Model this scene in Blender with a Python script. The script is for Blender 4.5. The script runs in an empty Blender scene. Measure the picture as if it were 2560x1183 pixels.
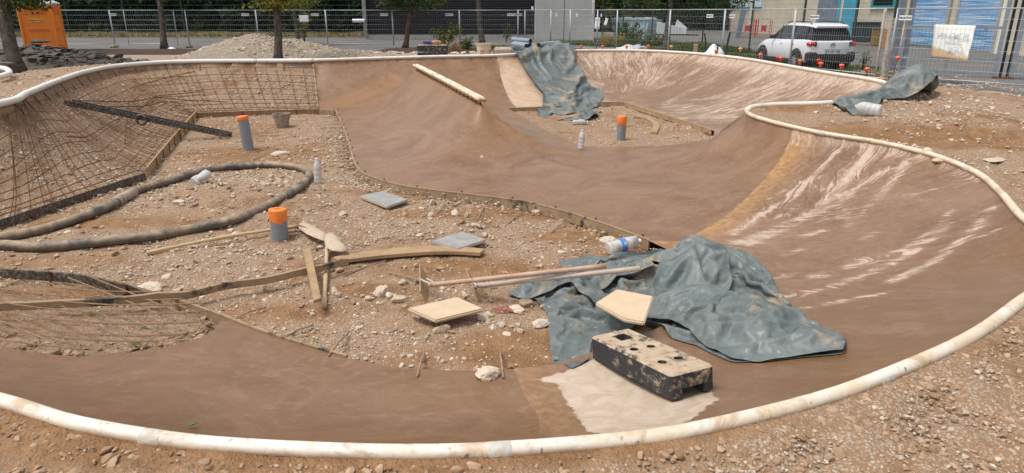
import bpy, bmesh, math, random
import numpy as np
from mathutils import Vector, Matrix, noise as mnoise
from mathutils.geometry import delaunay_2d_cdt

C = bpy.context.scene.collection
scene = bpy.context.scene
R = math.radians
rng = np.random.default_rng(7)
random.seed(7)

# ------------------------------------------------------------------ camera
CAM_Z = 2.1; PITCH = R(18.3); FPX = 1700.0
cam_d = bpy.data.cameras.new("camera"); cam = bpy.data.objects.new("camera", cam_d); C.objects.link(cam)
cam.location = (0, 0, CAM_Z); cam.rotation_euler = (math.pi/2 - PITCH, 0, 0)
cam_d.sensor_width = 36; cam_d.lens = 36*FPX/2560; cam_d.clip_start = 0.05; cam_d.clip_end = 1500
scene.camera = cam
# ------------------------------------------------------------------ light
SUN_EL, SUN_AZ = R(66), R(-105)       # azimuth measured from +Y towards +X
w = bpy.data.worlds.new("World"); scene.world = w; w.use_nodes = True
nt = w.node_tree; bg = nt.nodes['Background']
sky = nt.nodes.new('ShaderNodeTexSky'); sky.sky_type = 'NISHITA'; sky.sun_disc = False
sky.sun_elevation = SUN_EL; sky.sun_rotation = SUN_AZ; sky.dust_density = 3.0; sky.air_density = 1.0; sky.ozone_density = 1.0
hs = nt.nodes.new('ShaderNodeHueSaturation'); hs.inputs['Saturation'].default_value = 0.30
nt.links.new(sky.outputs[0], hs.inputs['Color']); nt.links.new(hs.outputs[0], bg.inputs['Color'])
bg.inputs['Strength'].default_value = 0.15
sd = bpy.data.lights.new("sun", 'SUN'); so = bpy.data.objects.new("sun", sd); C.objects.link(so)
sd.energy = 1.5; sd.angle = R(22); sd.color = (1, 0.965, 0.91)
sv = Vector((math.sin(SUN_AZ)*math.cos(SUN_EL), math.cos(SUN_AZ)*math.cos(SUN_EL), math.sin(SUN_EL)))
so.rotation_euler = sv.to_track_quat('Z', 'Y').to_euler()
scene.view_settings.view_transform = 'Standard'; scene.view_settings.look = 'None'
scene.view_settings.gamma = 1; scene.view_settings.exposure = 0.37
scene.render.engine = 'CYCLES'
scene.cycles.max_bounces = 5; scene.cycles.transparent_max_bounces = 12

# ------------------------------------------------------------------ pixel ray helpers (photo px -> place)
cp, sp = math.cos(PITCH), math.sin(PITCH)
def ray(px, py):
    a = (px-1280)/FPX; b = (591.5-py)/FPX
    return np.array([a, cp + sp*b, -sp + cp*b])
def U(px, py, z=0.0):
    d = ray(px, py); t = (z-CAM_Z)/d[2]
    return np.array([d[0]*t, d[1]*t, z])
def UY(px, py, y):
    d = ray(px, py); t = y/d[1]
    return np.array([d[0]*t, y, CAM_Z+d[2]*t])

# ------------------------------------------------------------------ curves
def catmull(P, step=0.12, closed=False):
    P = [np.asarray(p, float) for p in P]; n = len(P); out = []
    rngi = range(n if closed else n-1)
    for i in rngi:
        if closed: a, b, c, d = P[(i-1) % n], P[i], P[(i+1) % n], P[(i+2) % n]
        else: a, b, c, d = P[max(i-1, 0)], P[i], P[i+1], P[min(i+2, n-1)]
        L = np.linalg.norm(c-b); k = max(1, int(round(L/step)))
        # centripetal
        t0 = 0; t1 = t0+max(np.linalg.norm(b-a), 1e-4)**.5; t2 = t1+max(L, 1e-4)**.5; t3 = t2+max(np.linalg.norm(d-c), 1e-4)**.5
        for j in range(k):
            t = t1+(t2-t1)*j/k
            A1 = (t1-t)/(t1-t0)*a+(t-t0)/(t1-t0)*b; A2 = (t2-t)/(t2-t1)*b+(t-t1)/(t2-t1)*c; A3 = (t3-t)/(t3-t2)*c+(t-t2)/(t3-t2)*d
            B1 = (t2-t)/(t2-t0)*A1+(t-t0)/(t2-t0)*A2; B2 = (t3-t)/(t3-t1)*A2+(t-t1)/(t3-t1)*A3
            out.append((t2-t)/(t2-t1)*B1+(t-t1)/(t2-t1)*B2)
    if not closed: out.append(P[-1])
    return np.array(out)
def lin(P, step=0.12):
    P = [np.asarray(p, float) for p in P]; out = []
    for a, b in zip(P[:-1], P[1:]):
        k = max(1, int(round(np.linalg.norm(b-a)/step)))
        for j in range(k): out.append(a+(b-a)*j/k)
    out.append(P[-1]); return np.array(out)

def pip(X, Y, poly):
    X = np.asarray(X, float); Y = np.asarray(Y, float); ins = np.zeros(X.shape, bool); n = len(poly)
    for i in range(n):
        x1, y1 = poly[i][:2]; x2, y2 = poly[(i+1) % n][:2]
        if y1 == y2: continue
        c = ((Y >= min(y1, y2)) & (Y < max(y1, y2)))
        xi = x1+(Y-y1)*(x2-x1)/(y2-y1)
        ins ^= (c & (X < xi))
    return ins
def near_poly(X, Y, P, closed=False):
    """distance, interpolated z and arc length of the nearest point of a polyline"""
    X = np.asarray(X, float); Y = np.asarray(Y, float); P = np.asarray(P, float)
    if P.shape[1] == 2: P = np.column_stack([P, np.zeros(len(P))])
    D = np.full(X.shape, 1e9); Z = np.zeros(X.shape); S = np.zeros(X.shape); n = len(P); acc = 0.0
    for i in range(n if closed else n-1):
        a = P[i]; b = P[(i+1) % n]; dx, dy = b[0]-a[0], b[1]-a[1]; L2 = dx*dx+dy*dy+1e-12
        t = np.clip(((X-a[0])*dx+(Y-a[1])*dy)/L2, 0, 1)
        d = np.hypot(X-a[0]-t*dx, Y-a[1]-t*dy); m = d < D
        D = np.where(m, d, D); Z = np.where(m, a[2]+t*(b[2]-a[2]), Z); S = np.where(m, acc+t*math.sqrt(L2), S)
        acc += math.sqrt(L2)
    return D, Z, S
def smooth01(x): x = np.clip(x, 0, 1); return x*x*(3-2*x)

# ------------------------------------------------------------------ value noise in numpy
def vnoise(X, Y, seed=0):
    X = np.asarray(X, float); Y = np.asarray(Y, float)
    xi = np.floor(X).astype(np.int64); yi = np.floor(Y).astype(np.int64); fx = X-xi; fy = Y-yi
    def h(a, b):
        n = (a*374761393+b*668265263+seed*974711) & 0xFFFFFFFF
        n = ((n ^ (n >> 13))*1274126177) & 0xFFFFFFFF
        return ((n ^ (n >> 16)) & 0xFFFF)/65535.0
    fx = fx*fx*(3-2*fx); fy = fy*fy*(3-2*fy)
    return (h(xi, yi)*(1-fx)+h(xi+1, yi)*fx)*(1-fy)+(h(xi, yi+1)*(1-fx)+h(xi+1, yi+1)*fx)*fy
def fbm(X, Y, oct=4, seed=0):
    s = 0; a = .5; t = 0
    for k in range(oct):
        s = s+a*vnoise(X*2**k+k*17.3, Y*2**k+k*5.7, seed+k); t += a; a *= .5
    return s/t

# ------------------------------------------------------------------ objects
def make_mesh(name, V, F, smooth=True):
    me = bpy.data.meshes.new(name)
    if isinstance(F, np.ndarray):
        k = F.shape[1]; me.vertices.add(len(V)); me.vertices.foreach_set('co', np.asarray(V, np.float32).ravel())
        me.loops.add(F.size); me.loops.foreach_set('vertex_index', F.astype(np.int32).ravel())
        me.polygons.add(len(F)); me.polygons.foreach_set('loop_start', np.arange(0, F.size, k, dtype=np.int32))
        me.polygons.foreach_set('loop_total', np.full(len(F), k, np.int32))
        me.update(calc_edges=True); me.validate()
    else:
        me.from_pydata([tuple(v) for v in V], [], F); me.update()
    me.polygons.foreach_set('use_smooth', np.full(len(me.polygons), smooth, bool))
    return me
def link(name, me, mat=None, parent=None):
    o = bpy.data.objects.new(name, me); C.objects.link(o)
    if mat is not None and me is not None:
        for m in (mat if isinstance(mat, (list, tuple)) else [mat]): me.materials.append(m)
    if parent is not None: o.parent = parent
    return o
def tag(o, label=None, cat=None, group=None, kind=None):
    if label: o['label'] = label
    if cat: o['category'] = cat
    if group: o['group'] = group
    if kind: o['kind'] = kind
    return o
def empty(name, loc=(0, 0, 0), rz=0.0, label=None, cat=None, group=None):
    o = bpy.data.objects.new(name, None); C.objects.link(o); o.location = tuple(loc); o.rotation_euler = (0, 0, rz)
    o.empty_display_size = .1
    return tag(o, label, cat, group)
def copy_tree(o, parent=None):
    c = o.copy(); C.objects.link(c); c.parent = parent
    for ch in list(o.children): copy_tree(ch, c)
    return c
def frame_mat(origin, xdir, up=(0, 0, 1)):
    x = Vector(xdir).normalized(); z = Vector(up); y = z.cross(x).normalized(); z = x.cross(y).normalized()
    m = Matrix((x, y, z)).transposed().to_4x4(); m.translation = Vector(origin); return m

class MB:
    """collects shapes, then links them as one mesh object"""
    def __init__(s): s.v = []; s.f = []; s.mi = []; s.cur = 0
    def add(s, V, F, M=None):
        b = len(s.v)
        for p in V:
            p = Vector(p)
            s.v.append(tuple(M @ p) if M is not None else tuple(p))
        for f in F: s.f.append(tuple(b+i for i in f)); s.mi.append(s.cur)
        return s
    def box(s, c, size, M=None, taper=1.0, rz=0, bev=0):
        x, y, z = size[0]/2, size[1]/2, size[2]/2; r = Matrix.Rotation(rz, 3, 'Z')
        V = []
        if bev:
            b = min(bev, x*.9, y*.9, z*.9)
            for (sz, inset) in ((-z, b), (-z+b, 0), (z-b, 0), (z, b)):
                xx, yy = x-inset, y-inset; t = taper if sz > 0 else 1
                for (a, q) in ((-xx+b*(inset == 0), -yy), (xx-b*(inset == 0), -yy), (xx, -yy+b*(inset == 0)), (xx, yy-b*(inset == 0)), (xx-b*(inset == 0), yy), (-xx+b*(inset == 0), yy), (-xx, yy-b*(inset == 0)), (-xx, -yy+b*(inset == 0))):
                    V.append(tuple(r @ Vector((a*t, q*t, sz))+Vector(c)))
            F = [tuple(range(7, -1, -1)), tuple(range(24, 32))]
            for k in range(3):
                for i in range(8): F.append((k*8+i, k*8+(i+1) % 8, k*8+8+(i+1) % 8, k*8+8+i))
            return s.add(V, F, M)
        for sz in (-z, z):
            t = taper if sz > 0 else 1
            for (a, b) in ((-x, -y), (x, -y), (x, y), (-x, y)): V.append(tuple(r @ Vector((a*t, b*t, sz))+Vector(c)))
        return s.add(V, [(3, 2, 1, 0), (4, 5, 6, 7), (0, 1, 5, 4), (1, 2, 6, 5), (2, 3, 7, 6), (3, 0, 4, 7)], M)
    def tube(s, pts, r, seg=8, caps=True, M=None, sx=1.0):
        pts = [Vector(p) for p in pts]; n = len(pts)
        rr = r if hasattr(r, '__len__') else [r]*n
        T = [(pts[min(i+1, n-1)]-pts[max(i-1, 0)]).normalized() for i in range(n)]
        up = Vector((0, 0, 1)) if abs(T[0].z) < .9 else Vector((1, 0, 0))
        N = (up-T[0]*up.dot(T[0])).normalized(); V = []; F = []
        for i in range(n):
            N = (N-T[i]*N.dot(T[i])); N = N.normalized() if N.length > 1e-6 else T[i].orthogonal().normalized()
            B = T[i].cross(N)
            for k in range(seg):
                a = 2*math.pi*k/seg; V.append(tuple(pts[i]+(N*math.cos(a)+B*math.sin(a)*sx)*rr[i]))
        for i in range(n-1):
            for k in range(seg): F.append((i*seg+k, i*seg+(k+1) % seg, (i+1)*seg+(k+1) % seg, (i+1)*seg+k))
        if caps: F.append(tuple(range(seg-1, -1, -1))); F.append(tuple((n-1)*seg+k for k in range(seg)))
        return s.add(V, F, M)
    def lathe(s, prof, seg=20, M=None, cap0=True, cap1=True):
        V = []; F = []; n = len(prof)
        for (r, z) in prof:
            for k in range(seg): a = 2*math.pi*k/seg; V.append((r*math.cos(a), r*math.sin(a), z))
        for i in range(n-1):
            for k in range(seg): F.append((i*seg+k, i*seg+(k+1) % seg, (i+1)*seg+(k+1) % seg, (i+1)*seg+k))
        if cap0: F.append(tuple(range(seg-1, -1, -1)))
        if cap1: F.append(tuple((n-1)*seg+k for k in range(seg)))
        return s.add(V, F, M)
    def prism(s, poly, z0, z1, M=None):
        n = len(poly); V = [(p[0], p[1], z0) for p in poly]+[(p[0], p[1], z1) for p in poly]
        F = [tuple(range(n-1, -1, -1)), tuple(range(n, 2*n))]+[(i, (i+1) % n, n+(i+1) % n, n+i) for i in range(n)]
        return s.add(V, F, M)
    def quad(s, a, b, c, d): return s.add([a, b, c, d], [(0, 1, 2, 3)])
    def build(s, name, mat, parent=None, smooth=False, recalc=False):
        me = bpy.data.meshes.new(name); me.from_pydata(s.v, [], s.f); me.update()
        if isinstance(mat, (list, tuple)): me.polygons.foreach_set('material_index', s.mi)
        if recalc:
            bm = bmesh.new(); bm.from_mesh(me); bmesh.ops.recalc_face_normals(bm, faces=bm.faces); bm.to_mesh(me); bm.free()
        me.polygons.foreach_set('use_smooth', [smooth]*len(me.polygons))
        return link(name, me, mat, parent)
def auto_smooth(o, ang=35):
    me = o.data; me.polygons.foreach_set('use_smooth', [True]*len(me.polygons))
    try: me.set_sharp_from_angle(angle=R(ang))
    except Exception: pass
    return o

# ------------------------------------------------------------------ materials
class N:
    """tiny node-graph writer"""
    def __init__(s, name):
        s.m = bpy.data.materials.new(name); s.m.use_nodes = True; s.t = s.m.node_tree; s.n = s.t.nodes; s.l = s.t.links
        s.b = s.n['Principled BSDF']
    def set(s, **k):
        mp = dict(col='Base Color', rough='Roughness', metal='Metallic', spec='Specular IOR Level', coat='Coat Weight', trans='Transmission Weight', alpha='Alpha', ior='IOR', coatr='Coat Roughness', sss='Subsurface Weight')
        for a, v in k.items():
            i = s.b.inputs[mp[a]]
            if isinstance(v, bpy.types.NodeSocket): s.l.new(v, i)
            elif hasattr(v, '__len__'): i.default_value = (*v, 1)
            else: i.default_value = v
        return s
    def node(s, typ, **props):
        n = s.n.new(typ)
        for k, v in props.items(): setattr(n, k, v)
        return n
    def pin(s, sock, v):
        if isinstance(v, bpy.types.NodeSocket): s.l.new(v, sock)
        elif v is not None:
            if hasattr(v, '__len__') and len(sock.default_value) == 4 and len(v) == 3: v = (*v, 1)
            sock.default_value = v
    def co(s, kind='Object', scale=None, loc=None, rot=None):
        n = s.n.new('ShaderNodeTexCoord'); o = n.outputs[kind]
        if scale is not None or rot is not None or loc is not None:
            mp = s.n.new('ShaderNodeMapping'); s.l.new(o, mp.inputs[0])
            if scale is not None: mp.inputs['Scale'].default_value = scale if hasattr(scale, '__len__') else (scale,)*3
            if rot is not None: mp.inputs['Rotation'].default_value = rot
            if loc is not None: mp.inputs['Location'].default_value = loc
            o = mp.outputs[0]
        return o
    def attr(s, name): n = s.n.new('ShaderNodeAttribute'); n.attribute_name = name; return n.outputs['Fac']
    def attrv(s, name): n = s.n.new('ShaderNodeAttribute'); n.attribute_name = name; return n.outputs['Vector']
    def map(s, vec, scale, loc=(0, 0, 0)):
        mp = s.n.new('ShaderNodeMapping'); s.l.new(vec, mp.inputs[0]); mp.inputs['Scale'].default_value = scale; mp.inputs['Location'].default_value = loc; return mp.outputs[0]
    def noise(s, scale=5, detail=4, rough=.55, vec=None, dist=0.0, out='Fac'):
        n = s.n.new('ShaderNodeTexNoise'); n.inputs['Scale'].default_value = scale; n.inputs['Detail'].default_value = detail
        n.inputs['Roughness'].default_value = rough; n.inputs['Distortion'].default_value = dist
        s.l.new(vec if vec is not None else s.co(), n.inputs['Vector']); return n.outputs[out]
    def vor(s, scale=5, vec=None, feature='F1', out='Distance', rand=1.0):
        n = s.n.new('ShaderNodeTexVoronoi'); n.feature = feature; n.inputs['Scale'].default_value = scale; n.inputs['Randomness'].default_value = rand
        s.l.new(vec if vec is not None else s.co(), n.inputs['Vector']); return n.outputs[out]
    def ramp(s, fac, stops):
        n = s.n.new('ShaderNodeValToRGB'); s.l.new(fac, n.inputs[0]); e = n.color_ramp.elements
        while len(e) < len(stops): e.new(.5)
        for el, (p, c) in zip(e, stops): el.position = p; el.color = (*c, 1) if hasattr(c, '__len__') else (c, c, c, 1)
        return n.outputs[0]
    def mix(s, fac, a, b, blend='MIX'):
        n = s.n.new('ShaderNodeMix'); n.data_type = 'RGBA'; n.blend_type = blend; n.clamp_factor = True
        s.pin(n.inputs[0], fac); s.pin(n.inputs[6], a); s.pin(n.inputs[7], b); return n.outputs[2]
    def math(s, op, a, b=None, c=None, clamp=False):
        n = s.n.new('ShaderNodeMath'); n.operation = op; n.use_clamp = clamp
        s.pin(n.inputs[0], a); s.pin(n.inputs[1], b) if b is not None else None
        if c is not None: s.pin(n.inputs[2], c)
        return n.outputs[0]
    def step(s, v, lo, hi, a=0.0, b=1.0):
        n = s.n.new('ShaderNodeMapRange'); n.clamp = True; s.l.new(v, n.inputs[0])
        n.inputs[1].default_value = lo; n.inputs[2].default_value = hi; n.inputs[3].default_value = a; n.inputs[4].default_value = b; return n.outputs[0]
    def bump(s, h, strength=.3, dist=.01, prev=None):
        n = s.n.new('ShaderNodeBump'); n.inputs['Strength'].default_value = strength; n.inputs['Distance'].default_value = dist
        s.l.new(h, n.inputs['Height'])
        if prev is not None: s.l.new(prev, n.inputs['Normal'])
        s.l.new(n.outputs[0], s.b.inputs['Normal']); return n.outputs[0]
def simple(name, col, rough=.6, metal=0.0, var=.15, scale=6, bump=0.0, dirt=None, dirt_amt=.5, spec=.5, bs=40):
    k = N(name); n1 = k.noise(scale, 5, .6)
    a = tuple(c*(1-var) for c in col); b = tuple(min(1, c*(1+var)) for c in col)
    c = k.mix(k.step(n1, .3, .7), a, b)
    if dirt is not None:
        d = k.step(k.noise(scale*1.7, 8, .68, k.co(loc=(3, 7, 1))), 1-dirt_amt-.12, 1-dirt_amt+.12)
        c = k.mix(d, c, dirt)
    k.set(col=c, rough=rough, metal=metal, spec=spec)
    if bump: k.bump(k.noise(bs, 4, .6), bump, .01)
    return k.m
# ================================================================== layout of the track (metres; floor of the pits at z = 0)
def RP(px, py, z): return U(px, py, z)
rim_near = [RP(0, 1003, .57), RP(200, 1063, .56), RP(450, 1105, .55), RP(700, 1125, .54), RP(1000, 1133, .54), RP(1250, 1127, .54), RP(1500, 1108, .54),
            RP(1700, 1083, .55), RP(1900, 1040, .56), RP(2100, 985, .57), RP(2300, 905, .59), RP(2450, 830, .60), RP(2560, 750, .61)]
rim_right = [np.array([3.55, 3.98, .63]), RP(2560, 548, .66), RP(2500, 480, .68), RP(2440, 432, .70), RP(2330, 388, .73), RP(2200, 357, .765), RP(2080, 338, .79), RP(1985, 319, .81),
             RP(1910, 300, .825), RP(1876, 288, .835), RP(1868, 278, .84), RP(1885, 268, .845), RP(1950, 262, .855), RP(2040, 260, .87), RP(2120, 254, .88),
             RP(2190, 243, .89), RP(2224, 228, .90), RP(2222, 212, .915), RP(2180, 200, .925), RP(2060, 181, .95), RP(1950, 162, .98), RP(1850, 146, 1.01), RP(1720, 133, 1.04)]
rim_back = [RP(1600, 127, 1.07), RP(1440, 127, 1.07), RP(1340, 133, 1.06), RP(1245, 139, 1.05), RP(1100, 142, 1.04), RP(950, 146, 1.02), RP(785, 151, 1.0)]
rim_left = [RP(640, 152, .98), RP(500, 153, .96), RP(400, 156, .95), RP(300, 164, .93), RP(220, 178, .93), RP(150, 200, .95), RP(70, 232, .98), RP(0, 259, 1.0)]
rim_hid = [np.array([-7.2, 7.4, .9]), np.array([-6.8, 5.4, .78]), np.array([-5.1, 3.7, .66]), np.array([-3.4, 2.82, .585])]
RIM_KEYS = rim_near+rim_right+rim_back+rim_left+rim_hid
RIM = catmull(RIM_KEYS, .12, closed=True)
def proj(P):
    P = np.atleast_2d(P); dy = P[:, 1]*cp-(P[:, 2]-CAM_Z)*sp; up = P[:, 1]*sp+(P[:, 2]-CAM_Z)*cp
    return np.column_stack([1280+FPX*P[:, 0]/dy, 591.5-FPX*up/dy])
RIMPX = proj(RIM)
def rimat(px, py): return RIM[int(np.argmin(np.hypot(RIMPX[:, 0]-px, RIMPX[:, 1]-py)))]
RLEFT = np.array([-3.4, 2.82, .585])

P1, P2 = RP(1040, 163, .99), RP(1205, 248, .85)
SPC = lin([P1, P2], .15)
SPINE = lin([P1, P2, U(1240, 274, .70), U(1290, 319, .46), U(1350, 353, .28), U(1400, 373, .17), U(1450, 384, .11)], .15)
RIDGE2 = lin([RP(1868, 280, .82), U(1835, 306, .62), U(1800, 328, .42), U(1760, 351, .25), U(1700, 374, .13)], .15)
e1 = [(560, 816), (620, 842), (700, 870), (800, 901), (900, 929), (1000, 946), (1100, 953), (1285, 950), (1400, 933), (1500, 898)]
pit1_near = [U(x, y, .0) for x, y in e1]+[np.array(p) for p in ((1.02, 4.2, 0), (1.40, 4.8, 0), (1.48, 5.5, 0))]
e2 = [(1620, 620), (1500, 575), (1400, 543), (1300, 519), (1200, 505), (1100, 493), (1000, 478), (940, 461), (905, 445), (888, 425), (868, 360), (850, 310), (838, 285)]
pit1_mid = [U(x, y, .0) for x, y in e2]
e3 = [(800, 284), (650, 288), (490, 294), (425, 370), (362, 450), (150, 522), (0, 573)]
pit1_bank = [U(x, y, .0) for x, y in e3]+[np.array([-5.55, 6.1, 0]), np.array([-5.0, 5.4, 0])]
e4 = [(0, 697), (200, 712), (330, 740), (430, 770), (500, 795)]
pit1_left = [U(x, y, .0) for x, y in e4]
A_near = catmull(pit1_near+[pit1_mid[0]], .12)
A_mid = catmull(pit1_mid, .12)
A_bank = lin(pit1_bank[:1]+pit1_bank[1:], .12)
A_left = catmull([pit1_bank[-1]]+pit1_left+[pit1_near[0]], .12)
PIT1 = np.vstack([A_near[:-1], A_mid, A_bank, A_left[1:-1]])
e5 = [(1270, 279), (1330, 277), (1400, 273), (1490, 264), (1560, 264), (1640, 290), (1700, 309), (1785, 338)]
PIT2 = lin([U(x, y, 0) for x, y in e5]+[np.array(p) for p in ((3.35, 11.3, 0), (2.5, 10.75, 0), (1.7, 10.65, 0))]+[U(x, y, 0) for x, y in ((1450, 376), (1350, 328), (1270, 279))], .12)[:-1]
FLAT = lin([np.array([.25, 8.3, 0]), np.array([1.1, 8.7, 0]), np.array([2.1, 8.4, 0])], .15)
FLAT2 = lin([U(1560, 800, 0)*np.array([1, 1, 0]), np.array([1.9, 5.2, 0]), np.array([1.8, 4.3, 0]), np.array([1.2, 3.6, 0])], .15)
FOOTZ = 0.07

GX0, GX1, GY0, GY1, GR = -16.0, 15.0, .4, 27.0, .08
gx = np.arange(GX0, GX1+1e-6, GR); gy = np.arange(GY0, GY1+1e-6, GR)
GXX, GYY = np.meshgrid(gx, gy)
def raw_fields(X, Y):
    dR, zR, sR = near_poly(X, Y, RIM, True)
    dS, zS, sS = near_poly(X, Y, SPINE)
    dF = near_poly(X, Y, PIT1, True)[0]
    dF = np.minimum(dF, near_poly(X, Y, PIT2, True)[0])
    dF = np.minimum(dF, near_poly(X, Y, FLAT)[0]+.12)
    inp = pip(X, Y, PIT1) | pip(X, Y, PIT2)
    dF = np.where(inp, 0, dF)
    # weights blend rim / spine heights
    d2, z2, _ = near_poly(X, Y, RIDGE2)
    wR, wS, w2 = 1/(dR+.05)**3, 1/(dS+.05)**3, 1/(d2+.05)**3
    zT = (zR*wR+zS*wS+z2*w2)/(wR+wS+w2); dT = np.minimum(np.minimum(dR, dS), d2)
    s = dF/(dF+dT+1e-9)
    ex = 2.15+.45*wS/(wR+wS+w2); g = .80*s**ex+.20*(1-np.sqrt(np.clip(1-(s*.985)**2, 0, 1)))
    return FOOTZ+(zT-FOOTZ)*g, dR, zR, sR, s, dF
Hin, DR, ZR, SR, SS, DF = raw_fields(GXX, GYY)
INR = pip(GXX, GYY, RIM)
def blur(A, k=1):
    for _ in range(k):
        A = A.copy(); B = A.copy()
        B[1:-1] = (A[:-2]+2*A[1:-1]+A[2:])/4; A = B.copy()
        A[:, 1:-1] = (B[:, :-2]+2*B[:, 1:-1]+B[:, 2:])/4
    return A
# spine line kept: blur by mask that fades at the coping lines
keep = np.clip(np.minimum(DR, near_poly(GXX, GYY, SPC)[0])/.35, 0, 1); keep = np.minimum(keep, np.clip(np.minimum(near_poly(GXX, GYY, SPINE)[0], near_poly(GXX, GYY, RIDGE2)[0])/.3+.15, 0, 1))
Hb = blur(np.where(INR, Hin, ZR), 14)
Hin = Hin*(1-keep)+Hb*keep
INP = pip(GXX, GYY, PIT1) | pip(GXX, GYY, PIT2)
BASE = .20
def hout(X, Y, dR, zR):
    side = smooth01((np.asarray(Y)-9)/6)
    br = smooth01((np.asarray(X)-3)/2)*smooth01((np.asarray(Y)-11.5)/2); d0 = 1.0-.78*br; L = 4.5+1.5*smooth01((9-np.asarray(Y))/4)-2.6*br
    z = zR+.012-.075*smooth01(dR/.5)
    t = smooth01((dR-d0)/L)
    z = z*(1-t)+BASE*t
    return z
Hout = blur(hout(GXX, GYY, DR, ZR), 6)
def bil(G, x, y):
    x = np.asarray(x, float); y = np.asarray(y, float)
    fx = np.clip((x-GX0)/GR, 0, len(gx)-1.001); fy = np.clip((y-GY0)/GR, 0, len(gy)-1.001)
    i = fx.astype(int); j = fy.astype(int); a = fx-i; b = fy-j
    return (G[j, i]*(1-a)+G[j, i+1]*a)*(1-b)+(G[j+1, i]*(1-a)+G[j+1, i+1]*a)*b
# bumps of loose material in the pit and outside
lump = (fbm(GXX*1.1, GYY*1.1, 4, 3)-.5)*.07+(fbm(GXX*4, GYY*4, 3, 9)-.5)*.035
def heap(cx, cy, rx, ry, h, rot=0.0):
    c, s_ = math.cos(rot), math.sin(rot); X = (GXX-cx)*c+(GYY-cy)*s_; Y = -(GXX-cx)*s_+(GYY-cy)*c
    return h*np.exp(-((X/rx)**2+(Y/ry)**2))
pitz = lump*smooth01(near_poly(GXX, GYY, PIT1, True)[0]/.5+.15)
a = U(640, 500, 0); pitz = pitz+heap(a[0], a[1], 1.3, .6, .10)*(fbm(GXX*5, GYY*5, 3, 5)*1.6)
a = U(640, 560, 0); pitz = pitz+heap(a[0], a[1], .5, .3, .10)
a = U(500, 400, 0); pitz = pitz+heap(a[0], a[1], .5, .4, .05)
outz = Hout+((fbm(GXX*1.3, GYY*1.3, 4, 13)-.5)*.12+(fbm(GXX*5, GYY*5, 3, 19)-.5)*.05)*smooth01((DR-.06)/.6)
Gpile = 0
HG = np.where(INR, np.where(INP, pitz, Hin), outz)          # what one sees everywhere
def H(x, y): return bil(HG, x, y)
HINP = np.where(INP, 0, Hin)
def Hc(x, y): return bil(Hin, x, y)                          # concrete shape
def hit(px, py, zoff=0.0):
    """first meeting of a pixel's ray with the terrain"""
    d = ray(px, py); t = 1.5
    while t < 60:
        x, y, z = d[0]*t, d[1]*t, CAM_Z+d[2]*t
        g = (float(H(x, y)) if GX0 < x < GX1 and y < GY1 else BASE)+zoff
        if z <= g: break
        t += max(.01, (z-g)*.5)
    return np.array([d[0]*t, d[1]*t, CAM_Z+d[2]*t])
def onz(p, z): return (float(p[0]), float(p[1]), float(z))

MUDC = [(U(x, y, 0), rx, ry, am) for x, y, rx, ry, am in ((1250, 535, 1.5, .28, 1), (1500, 590, .8, .3, .9), (950, 490, .9, .3, .7), (1150, 670, 1.0, .30, .8), (1320, 880, .55, .35, 1), (620, 390, 1.5, .9, .75), (560, 315, 1.6, 1.2, .5), (300, 560, 1.3, .28, .7), (150, 650, 1.0, .2, .6), (700, 780, .7, .25, .6), (940, 720, .45, .2, .8), (250, 740, 1.2, .2, .6), (1000, 900, .4, .2, .5), (1650, 640, .7, .5, .9))]
MUDC += [(U(x, y, .75), rx, ry, am) for x, y, rx, ry, am in ((2300, 330, 1.6, .45, .9), (2500, 345, 1.2, .4, .8), (1960, 285, .8, .3, .9), (2150, 320, .8, .2, .5))]+[(U(x, y, .5), rx, ry, am) for x, y, rx, ry, am in ((300, 1130, 1.0, .25, .7), (900, 1165, .8, .16, .9), (80, 1080, .5, .2, .8), (1450, 1150, .6, .12, .7), (1750, 1110, .35, .1, .6))]
def mudf(x, y):
    x = np.asarray(x, float); y = np.asarray(y, float); m = np.zeros(x.shape)
    for c, rx, ry, am in MUDC: m = np.maximum(m, am*np.exp(-(((x-c[0])/rx)**2+((y-c[1])/ry)**2)**1.5))
    return np.clip(m*(.55+.9*fbm(x*2.1, y*2.1, 4, 77)), 0, 1)
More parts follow.
